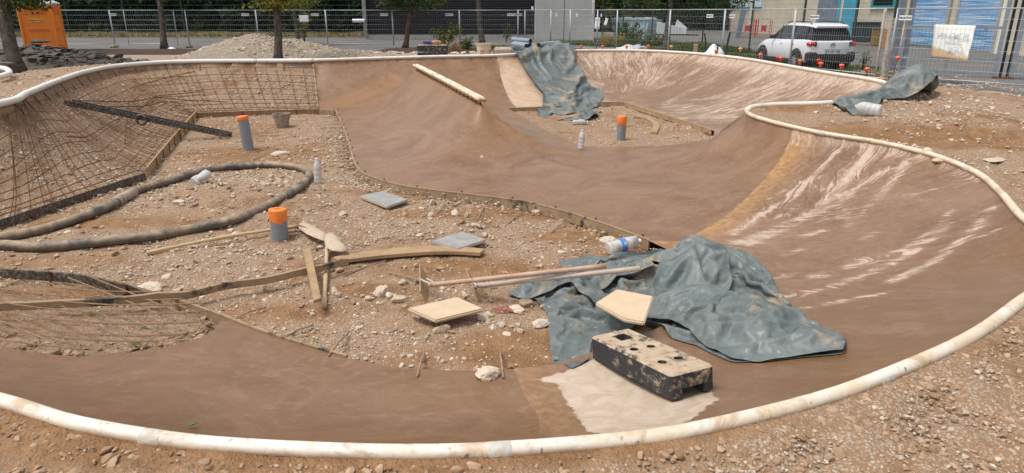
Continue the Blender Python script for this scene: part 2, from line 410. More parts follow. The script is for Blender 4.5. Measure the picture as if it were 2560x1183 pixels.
# ================================================================== materials of the ground and concrete
def dirt_mat(name, brown=(.385, .235, .132), dark=(.22, .122, .062), pale=(.63, .53, .43), pale_amt=.5, stone=26, bstr=.7, sc=1.0, alt=False):
    k = N(name); co = k.co()
    big = k.noise(.75*sc, 7, .62, co, .4); mid = k.noise(5*sc, 6, .62, co, .6); fine = k.noise(60*sc, 4, .7, co)
    c = k.mix(k.step(big, .35, .65), dark, brown); c = k.mix(k.step(mid, .35, .7), c, brown)
    pm = k.step(k.math('ADD', k.math('MULTIPLY', big, .55), k.math('MULTIPLY', mid, .45)), 1-pale_amt-.055, 1-pale_amt+.05)
    vcol = k.vor(stone, co, out='Color'); vd = k.vor(stone, co, out='Distance')
    vv = k.node('ShaderNodeSeparateColor'); k.l.new(vcol, vv.inputs[0])
    st = k.mix(vv.outputs[0], (pale[0]*.55, pale[1]*.53, pale[2]*.5), (pale[0]*1.3, pale[1]*1.3, pale[2]*1.32))
    v2 = k.vor(stone*2.7, co, out='Color'); v2s = k.node('ShaderNodeSeparateColor'); k.l.new(v2, v2s.inputs[0]); v2d = k.vor(stone*2.7, co, out='Distance')
    st2 = k.mix(v2s.outputs[1], (pale[0]*.55, pale[1]*.53, pale[2]*.49), (pale[0]*.98, pale[1]*.98, pale[2]*.98))
    sel = k.math('MULTIPLY', k.step(vv.outputs[1], .45, .55), k.step(vd, .42, .34))
    gravel = k.mix(sel, st2, st)
    gravel = k.mix(k.step(v2d, .30, .62), gravel, (brown[0]*.85, brown[1]*.85, brown[2]*.85))
    # pale stones poke through the brown too
    few = k.math('MULTIPLY', k.step(v2s.outputs[0], .70, .74), k.step(v2d, .35, .28))
    c = k.mix(k.math('MULTIPLY', few, .35), c, st2)
    if alt:
        md = k.attr('mud'); pm = k.math('MULTIPLY', pm, k.step(md, .25, .65, 1, 0)); c = k.mix(k.step(md, .15, .7, 0, .85), c, k.mix(k.step(mid, .35, .65), (.225, .118, .055), (.36, .205, .105)))
    c = k.mix(k.math('MULTIPLY', pm, .85), c, gravel)
    c = k.mix(k.step(fine, .3, .75, .0, .35), c, (dark[0]*.8, dark[1]*.8, dark[2]*.8))
    k.set(col=c, rough=.95, spec=.15)
    hgt = k.math('ADD', k.math('MULTIPLY', k.step(vd, 0, .5, 1, 0), .5), k.math('MULTIPLY', k.step(v2d, 0, .5, 1, 0), .35))
    hgt = k.math('ADD', hgt, k.math('MULTIPLY', mid, 1.3)); hgt = k.math('ADD', hgt, k.math('MULTIPLY', fine, .4))
    k.bump(hgt, bstr, .03)
    return k.m
M_DIRT = dirt_mat('dirt_and_gravel', pale_amt=.545, alt=True)
M_BANK = dirt_mat('gravel_bank', brown=(.33, .245, .17), dark=(.22, .155, .105), pale=(.50, .44, .37), pale_amt=.62, stone=20)

def concrete_fresh():
    k = N('fresh_brown_concrete'); co = k.co(); uv = k.attrv('flow')
    sw = k.noise(1.3, 7, .62, co, 1.6); st = k.noise(1, 5, .65, k.map(uv, (1.1, 5.5, 1)), .6); fine = k.noise(90, 3, .6, co)
    arcs = k.noise(5, 7, .72, co, 2.6); tr = k.noise(3, 8, .75, k.co(scale=(1, 2.6, 1), rot=(0, 0, .5)), 1.6)
    c = k.mix(k.step(sw, .36, .62), (.165, .082, .036), (.265, .148, .082))
    c = k.mix(k.step(st, .38, .72, 0, .6), c, (.245, .13, .062))
    c = k.mix(k.step(k.noise(.8, 4, .5, k.co(loc=(4, 2, 0))), .46, .66, 0, .6), c, (.245, .130, .058))
    c = k.mix(k.step(arcs, .52, .74, 0, .42), c, (.42, .30, .22))
    c = k.mix(k.step(tr, .54, .70, 0, .30), c, (.40, .31, .25)); c = k.mix(k.step(tr, .46, .34, 0, .35), c, (.18, .098, .05))
    c = k.mix(k.step(fine, .35, .8, 0, .15), c, (.16, .10, .06))
    c = k.mix(k.math('MULTIPLY', k.attr('deep_brown'), k.step(sw, .2, .7, 1, .55)), c, (.125, .060, .022))  # mask deepens the brown, strongest beside the front rim
    c = k.mix(k.attr('stain'), c, (.36, .18, .06))
    ed = k.step(k.math('ADD', k.attr('dust'), k.math('MULTIPLY', k.math('SUBTRACT', k.noise(14, 6, .65, co), .5), .9)), .40, .70)
    c = k.mix(k.math('MULTIPLY', ed, .7), c, (.50, .385, .30))
    pin = k.step(k.vor(9, co), .035, .02); c = k.mix(k.math('MULTIPLY', pin, .7), c, (.06, .04, .025))
    k.set(col=c, rough=k.step(tr, .3, .7, .30, .52), spec=.36)
    h = k.math('ADD', k.math('MULTIPLY', sw, .6), k.math('MULTIPLY', arcs, .22)); h = k.math('ADD', h, k.math('MULTIPLY', tr, .18))
    k.bump(k.math('ADD', h, k.math('MULTIPLY', fine, .02)), .42, .035)
    return k.m
def concrete_cured():
    k = N('cured_dusty_concrete'); co = k.co(); uv = k.attrv('flow')
    sw = k.noise(1.3, 6, .6, co, .8); fine = k.noise(110, 3, .65, co)
    warp = k.node('ShaderNodeVectorMath'); warp.operation = 'ADD'; k.l.new(uv, warp.inputs[0]); wn = k.noise(.9, 3, .5, co, 0, 'Color'); k.l.new(wn, warp.inputs[1]); fl = warp.outputs[0]
    sa = k.noise(1, 8, .78, k.map(fl, (44, 1.0, 1)), .2); sb = k.noise(1, 6, .7, k.map(fl, (9, .9, 1), (3, 1, 0)), .6)
    mott = k.noise(14, 8, .74, co, .5); cl = k.noise(4, 6, .7, co, .8)
    c = k.mix(k.step(sw, .35, .65), (.155, .078, .036), (.235, .132, .073))
    c = k.mix(k.step(sa, .38, .66, 0, .5), c, (.24, .135, .073))
    c = k.mix(k.step(mott, .45, .72, 0, .35), c, (.38, .265, .185))
    c = k.mix(k.math('MULTIPLY', k.attr('deep_brown'), k.step(cl, .2, .7, 1, .7)), c, (.165, .082, .028))  # mask turns the near right slope a deeper brown
    c = k.mix(k.attr('stain'), c, k.mix(k.step(mott, .35, .65), (.25, .11, .03), (.50, .28, .11)))
    dn = k.math('ADD', k.math('MULTIPLY', k.math('SUBTRACT', sa, .5), 1.0), k.math('MULTIPLY', k.math('SUBTRACT', sb, .5), 1.0))
    dn = k.math('ADD', dn, k.math('MULTIPLY', k.math('SUBTRACT', mott, .5), .5)); dn = k.math('ADD', dn, k.math('MULTIPLY', k.math('SUBTRACT', cl, .5), .7))
    ds = k.attr('dust'); dv = k.math('ADD', k.math('MULTIPLY', ds, k.step(k.math('ADD', k.math('MULTIPLY', sa, .7), k.math('MULTIPLY', sb, .3)), .40, .56, .45, 1.15)), dn); sl = k.step(k.math('ADD', k.attr('slab'), k.math('ADD', k.math('MULTIPLY', k.math('SUBTRACT', mott, .5), .9), k.math('MULTIPLY', k.math('SUBTRACT', cl, .5), .5))), .44, .54)
    d = k.step(dv, .42, .70); haze_ = k.step(dv, .05, .6, 0, .32)
    pale = k.mix(k.step(mott, .3, .7), (.46, .345, .26), (.63, .50, .40))
    c = k.mix(haze_, c, (.40, .285, .205)); c = k.mix(k.math('MULTIPLY', d, .80), c, pale)
    c = k.mix(sl, c, k.mix(k.step(k.noise(5, 8, .75, co, 1.2), .38, .62), (.60, .485, .375), (.46, .34, .245)))
    spk = k.math('MULTIPLY', k.step(k.vor(42, co), .15, .09), k.step(k.noise(2, 3, .5, co), .45, .58))
    c = k.mix(k.math('MULTIPLY', spk, .55), c, (.52, .41, .31))
    c = k.mix(k.attr('tan'), c, k.mix(k.step(k.noise(2.6, 8, .72, co, 1.0), .40, .60), (.58, .43, .31), (.47, .315, .19)))
    k.set(col=c, rough=k.mix(d, k.mix(k.attr('deep_brown'), (.42,)*3, (.34,)*3), (.85,)*3), spec=.36)
    k.bump(k.math('ADD', k.math('ADD', k.math('MULTIPLY', sw, .5), k.math('MULTIPLY', d, .03)), k.math('MULTIPLY', k.math('ADD', mott, fine), .05)), .4, .03)
    return k.m
M_FRESH = concrete_fresh(); M_CURED = concrete_cured()
def pipe_mat(name, dirty):
    k = N(name); co = k.co()
    sxp = k.node('ShaderNodeSeparateXYZ'); k.l.new(co, sxp.inputs[0]); n1 = k.math('ADD', k.noise(4.5, 7, .68, co, .6), k.step(sxp.outputs[0], -.5, 3.0, -.03, .13)); n2 = k.noise(28, 5, .7, co); n3 = k.noise(1.3, 3, .5, co)
    c = (.80, .78, .73)
    c = k.mix(k.step(n1, .34, .64, 0, dirty*.9), c, (.66, .51, .33)); c = k.mix(k.step(k.noise(2.4, 7, .72, k.co(loc=(9, 3, 3)), 1.2), .52, .60, 0, dirty*.8), c, (.50, .355, .215))
    gn = k.node('ShaderNodeNewGeometry'); sx = k.node('ShaderNodeSeparateXYZ'); k.l.new(gn.outputs['Normal'], sx.inputs[0])
    low = k.step(k.math('ADD', sx.outputs[2], k.math('MULTIPLY', k.math('SUBTRACT', n1, .5), 2.0)), .55, -.1)
    c = k.mix(k.math('MULTIPLY', low, dirty), c, (.44, .30, .18))
    c = k.mix(k.math('MULTIPLY', k.step(n2, .62, .70), dirty), c, (.32, .2, .11))
    c = k.mix(k.math('MULTIPLY', k.step(k.noise(30, 3, .5, k.co(scale=(1, 1, .4))), .70, .73), .8*min(1, dirty+.2)), c, (.12, .10, .09))
    k.set(col=c, rough=.5, spec=.4); k.bump(k.math('ADD', n1, k.math('MULTIPLY', n2, .3)), .35*dirty+.03, .012)
    return k.m
M_COPING = pipe_mat('cement_splashed_white_pipe', .95); M_PIPE_CLEAN = pipe_mat('clean_white_pipe', .12); M_COPING_LIGHT = pipe_mat('lightly_soiled_pipe', .5)
# ================================================================== terrain
def grid_mesh(name, X, Y, Z, keep=None):
    ny, nx = X.shape; idx = np.arange(nx*ny).reshape(ny, nx)
    F = np.stack([idx[:-1, :-1], idx[:-1, 1:], idx[1:, 1:], idx[1:, :-1]], -1).reshape(-1, 4)
    if keep is not None: F = F[keep.reshape(-1)]
    V = np.stack([X.ravel(), Y.ravel(), Z.ravel()], 1)
    used = np.unique(F); remap = np.full(len(V), -1); remap[used] = np.arange(len(used))
    return make_mesh(name, V[used], remap[F])
def set_attr(me, name, arr):
    a = me.attributes.new(name, 'FLOAT', 'POINT'); a.data.foreach_set('value', np.asarray(arr, np.float32))
def set_attrv(me, name, arr):
    a = me.attributes.new(name, 'FLOAT_VECTOR', 'POINT'); a.data.foreach_set('vector', np.asarray(arr, np.float32).ravel())

# concrete sections ---------------------------------------------------
def rim_between(pa, pb):
    """rim points from pa to pb going anticlockwise as listed"""
    ia = int(np.argmin(np.hypot(RIM[:, 0]-pa[0], RIM[:, 1]-pa[1]))); ib = int(np.argmin(np.hypot(RIM[:, 0]-pb[0], RIM[:, 1]-pb[1])))
    return RIM[ia:ib+1] if ib >= ia else np.vstack([RIM[ia:], RIM[:ib+1]])
def near_idx(P, p): return int(np.argmin(np.hypot(P[:, 0]-p[0], P[:, 1]-p[1])))
def on_conc(px, py):
    d = ray(px, py); t = 1.5
    while t < 40:
        x, y, z = d[0]*t, d[1]*t, CAM_Z+d[2]*t; g = float(Hc(x, y))
        if z <= g: break
        t += max(.008, (z-g)*.5)
    return np.array([x, y, z])
ja = near_idx(A_near, U(1285, 950, 0)); J1b = A_near[ja]
J1t = rimat(1372, 1118)
J1 = catmull([J1t, on_conc(1345, 1040), on_conc(1312, 990), J1b], .1)
J2t = rimat(1985, 319); J2b = A_mid[0]
J2 = catmull([J2t, on_conc(1960, 385), on_conc(1905, 455), on_conc(1840, 520), on_conc(1760, 575), on_conc(1690, 605), J2b], .1)
APEX = rimat(1868, 278)
pk = near_idx(PIT2, U(1785, 338, 0)); J3 = catmull([APEX, (APEX+PIT2[pk]*np.array([1, 1, 0]))/2, PIT2[pk]], .1)
J4t = rimat(1245, 139); J4b = PIT2[near_idx(PIT2, U(1292, 278, 0))]
J4 = catmull([J4t, on_conc(1252, 190), on_conc(1272, 245), J4b], .1)
J5t = rimat(785, 151); J5b = A_bank[near_idx(A_bank, U(800, 284, 0))]
J5 = catmull([J5t, on_conc(792, 215), J5b], .1)
rough_e = [(540, 824), (500, 842), (440, 862), (370, 878), (280, 888), (180, 890), (90, 882), (0, 866), (-120, 840)]
RG = [on_conc(*p) for p in rough_e]; RG = [r+np.array([random.uniform(-.02, .02), random.uniform(-.02, .02), 0]) for r in RG]
RGH = catmull([A_near[0]]+RG, .06)
RGH[1:, :2] += rng.normal(0, .008, (len(RGH)-1, 2))

def section(name, loops, mat, sp_=.055, dust=None, label=None):
    """triangulated patch: outer boundary is the concatenation of polylines"""
    bd = []
    for L in loops:
        for p in L:
            if not bd or math.hypot(bd[-1][0]-p[0], bd[-1][1]-p[1]) > .012: bd.append((float(p[0]), float(p[1]), float(p[2]) if p[2] > .2 else -1))
    if math.hypot(bd[0][0]-bd[-1][0], bd[0][1]-bd[-1][1]) < .012: bd.pop()
    poly = np.array(bd); x0, x1, y0, y1 = poly[:, 0].min(), poly[:, 0].max(), poly[:, 1].min(), poly[:, 1].max()
    X, Y = np.meshgrid(np.arange(x0, x1, sp_), np.arange(y0, y1, sp_*.9)); X[1::2] += sp_/2
    X = X.ravel(); Y = Y.ravel(); m = pip(X, Y, poly); X, Y = X[m], Y[m]
    dd = near_poly(X, Y, poly, True)[0]; X, Y = X[dd > sp_*.45], Y[dd > sp_*.45]
    nb = len(bd); vs = [Vector((b[0], b[1])) for b in bd]+[Vector((float(a), float(b))) for a, b in zip(X, Y)]
    vo, eo, fo, ov, oe, of = delaunay_2d_cdt(vs, [], [list(range(nb))], 1, 1e-5)
    P = np.array([(v.x, v.y) for v in vo]); Z = Hc(P[:, 0], P[:, 1])
    for i, src in enumerate(ov):
        for s_ in src:
            if s_ < nb and bd[s_][2] > 0: Z[i] = bd[s_][2]
    V = np.column_stack([P, Z])
    F = np.array([f for f in fo if len(f) == 3])
    # upward faces
    a, b, c = V[F[:, 0]], V[F[:, 1]], V[F[:, 2]]; nz = np.cross(b-a, c-a)[:, 2]; F[nz < 0] = F[nz < 0][:, ::-1]
    me = make_mesh(name, V, F)
    d, zr, sr = near_poly(V[:, 0], V[:, 1], RIM, True)
    set_attrv(me, 'flow', np.column_stack([sr, d, np.zeros(len(V))]))
    rs_ = dust(V, d, sr); du, stn, tn = rs_[:3]; set_attr(me, 'deep_brown', rs_[3] if len(rs_) > 3 else np.zeros(len(V)))
    set_attr(me, 'dust', du); set_attr(me, 'stain', stn); set_attr(me, 'tan', tn)
    set_attr(me, 'slab', getattr(section, 'slab', None) if getattr(section, 'slab', None) is not None and len(section.slab) == len(V) else np.full(len(V), -1.0)); section.slab = None
    o = link(name, me, mat); tag(o, label, None, None, 'structure'); return o

def ldist(V, pts, onsurf=True):
    L = np.array([on_conc(*p) for p in pts]); return near_poly(V[:, 0], V[:, 1], L)[0]
i1 = near_idx(A_near, J1b)
sec1 = [rim_between(RLEFT, J1t), J1[1:], A_near[:i1][::-1], RGH[1:]]
def dust1(V, d, s):
    n = fbm(V[:, 0]*.8, V[:, 1]*.8, 3, 3); return np.clip(.35-d*2, 0, .3)*0, np.zeros(len(V)), np.zeros(len(V)), np.clip(1.15-d*1.1, .15, 1)*(.5+n)
section('concrete_track_near', sec1, M_FRESH, .05, dust1, 'smooth fresh brown concrete slope along the front of the bowl')
def drips(V, pa, pb, n, seed, amp, lmin=.3, lmax=1.3):
    r = np.random.default_rng(seed); L = rim_between(pa, pb); du = np.full(len(V), -1.0)
    for _ in range(n):
        i = r.integers(2, len(L)-2); T = L[i+1]-L[i-1]; N_ = np.array([-T[1], T[0]]); N_ /= np.linalg.norm(N_)+1e-9
        if not pip(np.array([L[i][0]+N_[0]*.3]), np.array([L[i][1]+N_[1]*.3]), RIM)[0]: N_ = -N_
        s0 = r.uniform(.05, 1.1); ln = r.uniform(lmin, lmax); dr = r.normal(0, .25, 2); p0 = L[i][:2]+N_*s0; P_ = [p0+(N_+dr*q)*ln*q for q in (0, .5, 1)]
        d_ = near_poly(V[:, 0], V[:, 1], np.array(P_))[0]; wd = r.uniform(.02, .05); du = np.maximum(du, r.uniform(.5, 1)*amp*np.exp(-(d_/wd)**2))
    return du
strokes = [([(2092, 383), (2038, 441), (1987, 481), (1916, 529), (1829, 583)], .035), ([(2173, 387), (2140, 424), (2089, 481), (2004, 542), (1903, 590), (1835, 610)], .05),
           ([(2221, 424), (2156, 458), (2099, 508), (2021, 542), (1970, 569), (1869, 613)], .03), ([(2268, 410), (2235, 450), (2197, 495)], .035),
           ([(2481, 519), (2427, 542), (2370, 559)], .02), ([(2478, 525), (2427, 583), (2342, 650), (2227, 705)], .03),
           ([(2376, 529), (2342, 569), (2258, 623), (2190, 650), (2116, 671)], .02), ([(2363, 569), (2309, 610), (2224, 661), (2106, 708), (1964, 745)], .03),
           ([(2120, 664), (2187, 646)], .05), ([(2214, 732), (2072, 759), (1987, 776)], .02), ([(2005, 592), (2055, 578)], .03), ([(2150, 600), (2190, 584)], .03),
           ([(2020, 692), (2064, 688)], .03), ([(2420, 600), (2510, 570)], .01), ([(1960, 640), (2000, 625)], .03), ([(2010, 460), (1960, 500)], .05), ([(2060, 476), (2082, 466)], .03)]
def dust2(V, d, s):
    n = len(V); du = np.full(n, -.15)
    sc = np.hypot(V[:, 0], V[:, 1]+.5)/6.0
    for pts, wd in strokes:
        dd = ldist(V, pts); du = np.maximum(du, .80*np.exp(-(dd/(wd*2.2))**2)-.08)
    for pts, wd, am in (([(2150, 400), (2060, 480), (1960, 560), (1860, 605)], .30, .34), ([(2000, 430), (1960, 500), (1880, 570)], .22, .28), ([(2250, 640), (2100, 700), (1980, 740)], .25, .22), ([(2480, 700), (2350, 800), (2100, 900)], .5, .10)):
        dd = ldist(V, pts); du = np.maximum(du, am*np.exp(-(dd/wd)**2)-.02)
    far = smooth01((V[:, 1]-4.9)/1.5)
    du = np.maximum(du, (.60-d*1.9)*far+(1-far)*-.2)
    du = np.maximum(du, drips(V, rimat(2500, 480), J2t, 60, 5, .55)-.05)
    # pale zone at the foot of the slope and pale slab left of the block
    dd = ldist(V, [(1830, 620), (1900, 600)]); du = np.maximum(du, .5*np.exp(-(dd/.28)**2)-.08)
    dd = ldist(V, [(1960, 690), (2000, 720)]); du = np.maximum(du, .38*np.exp(-(dd/.3)**2)-.1)
    P = np.array([on_conc(*p) for p in [(1330, 952), (1392, 958), (1408, 990), (1440, 1035), (1468, 1078), (1560, 1092), (1680, 1070), (1740, 1040), (1790, 1000), (1760, 930), (1680, 880), (1600, 850), (1560, 858), (1480, 900), (1400, 935)]])
    m = pip(V[:, 0], V[:, 1], P); dp = near_poly(V[:, 0], V[:, 1], P, True)[0]; sd_ = np.where(m, dp, -dp)
    SLABA = np.clip(.5+sd_*9, -1, 1.5); section.slab = SLABA
    dj = near_poly(V[:, 0], V[:, 1], J1)[0]; du = np.maximum(du, .25*np.exp(-(dj/.03)**2))
    j2 = near_poly(V[:, 0], V[:, 1], J2)[0]; st = np.exp(-(j2/.22)**2)*.95
    st = st*(.55+.7*fbm(V[:, 0]*3, V[:, 1]*3, 3, 4)); dj1 = np.exp(-(dj/.25)**2)*.35
    wt = smooth01((V[:, 0]-.9)/.8)*smooth01((5.6-V[:, 1])/2.0); wt = np.maximum(wt, .5*smooth01((.9-d)/.9)*smooth01((5-V[:, 1])/1)); return du, np.clip(st+dj1, 0, 1), np.zeros(n), wt
ir = near_idx(A_near, J1b)
sec2 = [rim_between(J1t, J2t), J2[1:-1], A_near[ir:][::-1], J1[::-1][1:]]
section('concrete_bowl_right', sec2, M_CURED, .05, dust2, 'older brown concrete bowl slope with pale dust scratches on the right')
ipk = pk; sec3 = [rim_between(J2t, APEX), J3[1:], np.vstack([PIT2[pk+1:], PIT2[:near_idx(PIT2, J4b)+1]]), J4[::-1][1:], rim_between(J4t, J5t)[1:], J5[1:],
                  np.vstack([A_mid[::-1]])*1.0, J2[::-1][1:]]
def dust3(V, d, s):
    n = len(V); de = near_poly(V[:, 0], V[:, 1], A_mid)[0]; j2 = near_poly(V[:, 0], V[:, 1], J2)[0]
    st = np.exp(-(near_poly(V[:, 0], V[:, 1], SPINE)[0]/.25)**2)*.25
    vb = ldist(V, [(850, 258), (900, 240), (980, 205)]); st = np.maximum(st, .30*np.exp(-(vb/.25)**2))
    return np.clip(.42-de*3.2, 0, .4)*fbm(V[:, 0]*1.5, V[:, 1]*1.5, 2, 8)*1.6+.5*np.exp(-(j2/.02)**2), st, np.zeros(n)
section('concrete_saddle', sec3, M_FRESH, .06, dust3, 'freshly trowelled brown concrete saddle and hip in the middle')
sec5 = [rim_between(APEX, J4t), J4[1:], PIT2[near_idx(PIT2, J4b)+1:pk], J3[::-1]]
def dust5(V, d, s):
    n = len(V); du = .36-.12*smooth01(d/1.5)+(fbm(V[:, 0]*.8, V[:, 1]*.8, 4, 21)-.5)*1.7
    du = np.maximum(du, .85-d*1.15)
    dp = near_poly(V[:, 0], V[:, 1], PIT2, True)[0]; du = np.maximum(du, .5-dp*.9)
    for pts in ([(1795, 185), (1700, 240), (1660, 262)], [(1440, 140), (1480, 200), (1520, 255)], [(1560, 215), (1700, 205), (1760, 160)], [(2030, 180), (1930, 225)], [(1990, 230), (1860, 265)], [(1620, 130), (1560, 230)]):
        dd = ldist(V, pts); du = np.maximum(du, .5*np.exp(-(dd/.2)**2))
    du = np.maximum(du, drips(V, APEX, J4t, 90, 6, .6)-.05); j4 = near_poly(V[:, 0], V[:, 1], J4)[0]; x = V[:, 0]
    line = ldist(V, [(1320, 139), (1365, 195), (1420, 262)]); tn = smooth01((1.0-j4)/.4)
    st = np.where((line < .35), 1-line/.35, 0)*.8
    return du, np.clip(st, 0, 1), np.clip(tn, 0, 1)
section('concrete_bowl_far', sec5, M_CURED, .07, dust5, 'older pale and brown concrete bowl wall at the back right')

# ground under and around
CONC = [np.vstack([np.asarray(q)[:, :2] for q in s_]) for s_ in (sec1, sec2, sec3, sec5)]
HGm = HG.copy()
inc = np.zeros(GXX.shape, bool)
for cpoly in CONC: inc |= pip(GXX, GYY, cpoly)
bank = INR & ~INP & ~inc
bank_l = (fbm(GXX*2.2, GYY*2.2, 4, 31)-.5)*.06+(fbm(GXX*7, GYY*7, 3, 37)-.5)*.03
HGm = np.where(bank, Hin-.055-.07*np.clip(1-DR/.3, 0, 1)+bank_l*smooth01(DR/.3), HGm)
HGm = np.where(inc, np.minimum(Hin-.12, Hin-.12), HGm)
rimband = ((DR < .10) & INR) | (DR < .025); HGm = np.where(rimband, np.minimum(HGm, ZR-.06), HGm)
edge = near_poly(GXX, GYY, PIT1, True)[0] < .07; HGm = np.where(edge & INP, np.minimum(HGm, -.02), HGm)
HG[bank] = HGm[bank]
RB = np.array([(-16.1, .3), (15.1, .3), (12.4, 8), (9.9, 12.2), (10.1, 13.6), (11.2, 18.7), (11.3, 20.8), (10.2, 24.2), (8.9, 27.2), (-16.1, 27.2)])
cc_ = pip(GXX[:-1, :-1]+GR/2, GYY[:-1, :-1]+GR/2, RB)
db_ = near_poly(GXX, GYY, RB, True)[0]; HGm = np.where(~INR, BASE*0+.12+(HGm-.12)*smooth01(db_/1.2), HGm); HG[~INR] = HGm[~INR]
OUTF = .12+(outz-.12)*smooth01(db_/1.2)
fx_ = np.arange(GX0+.02, GX1-.02, .055); fy_ = np.r_[np.arange(GY0+.02, 9.0, .042), np.arange(9.0, GY1-.02, .09)]; FX, FY = np.meshgrid(fx_, fy_)
FZ = bil(HGm, FX, FY); oi_ = ~pip(FX, FY, RIM) | (near_poly(FX, FY, RIM, True)[0] < .012); FZ = np.where(oi_, bil(OUTF, FX, FY), np.minimum(FZ, np.where(bil(inc.astype(float), FX, FY) > .02, bil(Hin, FX, FY)-.10, 9))); okd = smooth01(near_poly(FX, FY, RIM, True)[0]/.12); okd = np.where(bil(INP.astype(float), FX, FY) > .5, smooth01(near_poly(FX, FY, PIT1, True)[0]/.15)*.7, okd)
FZ = FZ+((fbm(FX*9, FY*9, 3, 111)-.5)*.045+(np.abs(fbm(FX*4.5, FY*4.5, 3, 117)-.5)-.1)*-.07)*okd*(bil(inc.astype(float), FX, FY) < .05)
mx_, my_ = (FX[:-1, :-1]+FX[1:, 1:])/2, (FY[:-1, :-1]+FY[1:, 1:])/2
ground_me = grid_mesh('ground', FX, FY, FZ, pip(mx_, my_, RB))
co_ = np.empty(len(ground_me.vertices)*3, np.float32); ground_me.vertices.foreach_get('co', co_); co_ = co_.reshape(-1, 3)
bk = bil(bank.astype(float), co_[:, 0], co_[:, 1])
left_out = smooth01((-3-co_[:, 0])/3)*smooth01((co_[:, 1]-8)/4)
set_attr(ground_me, 'mud', mudf(co_[:, 0], co_[:, 1])); set_attr(ground_me, 'bank', np.clip(bk+left_out*(1-bil(INR.astype(float), co_[:, 0], co_[:, 1])), 0, 1))
og = link('ground', ground_me, M_DIRT); tag(og, kind='structure')
# ================================================================== coping pipes
def ring(a, b): return rim_between(np.array(a), np.array(b))
def pipe(name, P, r, mat, label, cat='coping pipe', group='pipes capping the rim of the bowl', wob=0.0, parent=None, seg=14):
    P = np.array(P)
    if wob: P = P+np.column_stack([np.zeros(len(P)), np.zeros(len(P)), wob*(fbm(np.arange(len(P))*.3, np.zeros(len(P)), 2, 5)-.5)])
    b = MB(); b.tube([tuple(p) for p in P], r, seg); o = b.build(name, mat, parent, smooth=True)
    if parent is None: tag(o, label, cat, group)
    return o
RR = np.array([3.55, 3.98, .63]); RB_ = rimat(1440, 127); RA_ = rimat(1868, 278)
cpn = pipe('coping_pipe', ring(RLEFT, RR), .0345, M_COPING, 'thick cement splashed white coping pipe sweeping across the foreground', wob=.008)
cpr = pipe('coping_pipe', ring(RR, RA_), .029, M_COPING, 'soiled white coping pipe along the right rim up to the sharp point', wob=.004)
pipe('coping_pipe', ring(APEX, RB_), .040, M_COPING_LIGHT, 'cream coping pipe round the back right bowl below the parked car')
pipe('coping_pipe', ring(RB_, J5t), .042, M_COPING_LIGHT, 'straight pale coping pipe on the back wall beside the white bucket')
lp = ring(J5t, (-7.2, 7.4, .9))
wp = empty('white_pipe', lp[0], 0, 'long clean white pipe curving above the rusty rebar bank', 'coping pipe', 'pipes capping the rim of the bowl')
b = MB(); b.tube([tuple(p-lp[0]) for p in lp], .046, 14); b.build('tube', M_PIPE_CLEAN, wp, smooth=True)
M_RUST = simple('rusty_steel', (.17, .075, .035), .85, .2, .35, 30)
for i in range(6, len(lp)-4, 6):
    p = lp[i]; q = p+np.array([0, 0, -.04]); b = MB()
    n_ = lp[i+1]-lp[i-1]; n_ = np.array([-n_[1], n_[0], 0]); n_ /= np.linalg.norm(n_); n_ = -n_ if pip(np.array([p[0]+n_[0]*.2]), np.array([p[1]+n_[1]*.2]), RIM)[0] == False else n_
    e = p+n_*.10+np.array([0, 0, -.22]); b.tube([q-lp[0], (q+e)/2-lp[0]+np.array([0, 0, .01]), e-lp[0]], .008, 5); b.build('support_rod', M_RUST, wp)
M_SPINE = pipe_mat('crusted_spine_pipe', 1.25)
# spine coping: two pipes side by side
sp_t = empty('spine_coping', P1, 0, 'pair of cement crusted pipes capping the spine ridge in the middle', 'coping pipe')
dv = (P2-P1); nrm = np.array([-dv[1], dv[0], 0]); nrm /= np.linalg.norm(nrm)
for s_ in (-1, 1):
    b = MB(); pts = [P1*(1-t)+P2*t-P1+nrm*s_*.034+np.array([0, 0, -.012+.01*math.sin(t*3)]) for t in np.linspace(-.01, 1, 24)]
    b.tube(pts, .036, 12); b.build('pipe', M_SPINE, sp_t, smooth=True)

# sleeves where two lengths of pipe meet, and mortar lumps stuck to the coping
M_SLEEVE = simple('grey_taped_joint', (.58, .58, .56), .6, 0, .2, 20, .3, dirt=(.55, .42, .28), dirt_amt=.5, bs=40)
def sleeves(par, pxs, r, ln=2, off=np.zeros(3), mat=M_SLEEVE):
    for px, py in pxs:
        i = int(np.argmin(np.hypot(RIMPX[:, 0]-px, RIMPX[:, 1]-py))); a_, b_ = RIM[i], RIM[(i+1) % len(RIM)]; d_ = (b_-a_)/np.linalg.norm(b_-a_)
        b = MB(); b.tube([tuple(a_+d_*t-off) for t in (-.045, -.04, .04, .045)], [r*.98, r*1.045, r*1.05, r*.98], 14, False); b.build('joint_sleeve', mat, par, smooth=True)
sleeves(cpn, [(375, 1090), (1215, 1130), (2200, 945)], .0345)
sleeves(cpr, [(2420, 425), (2060, 335)], .029)
sleeves(wp, [(150, 197), (640, 152)], .046, off=lp[0])
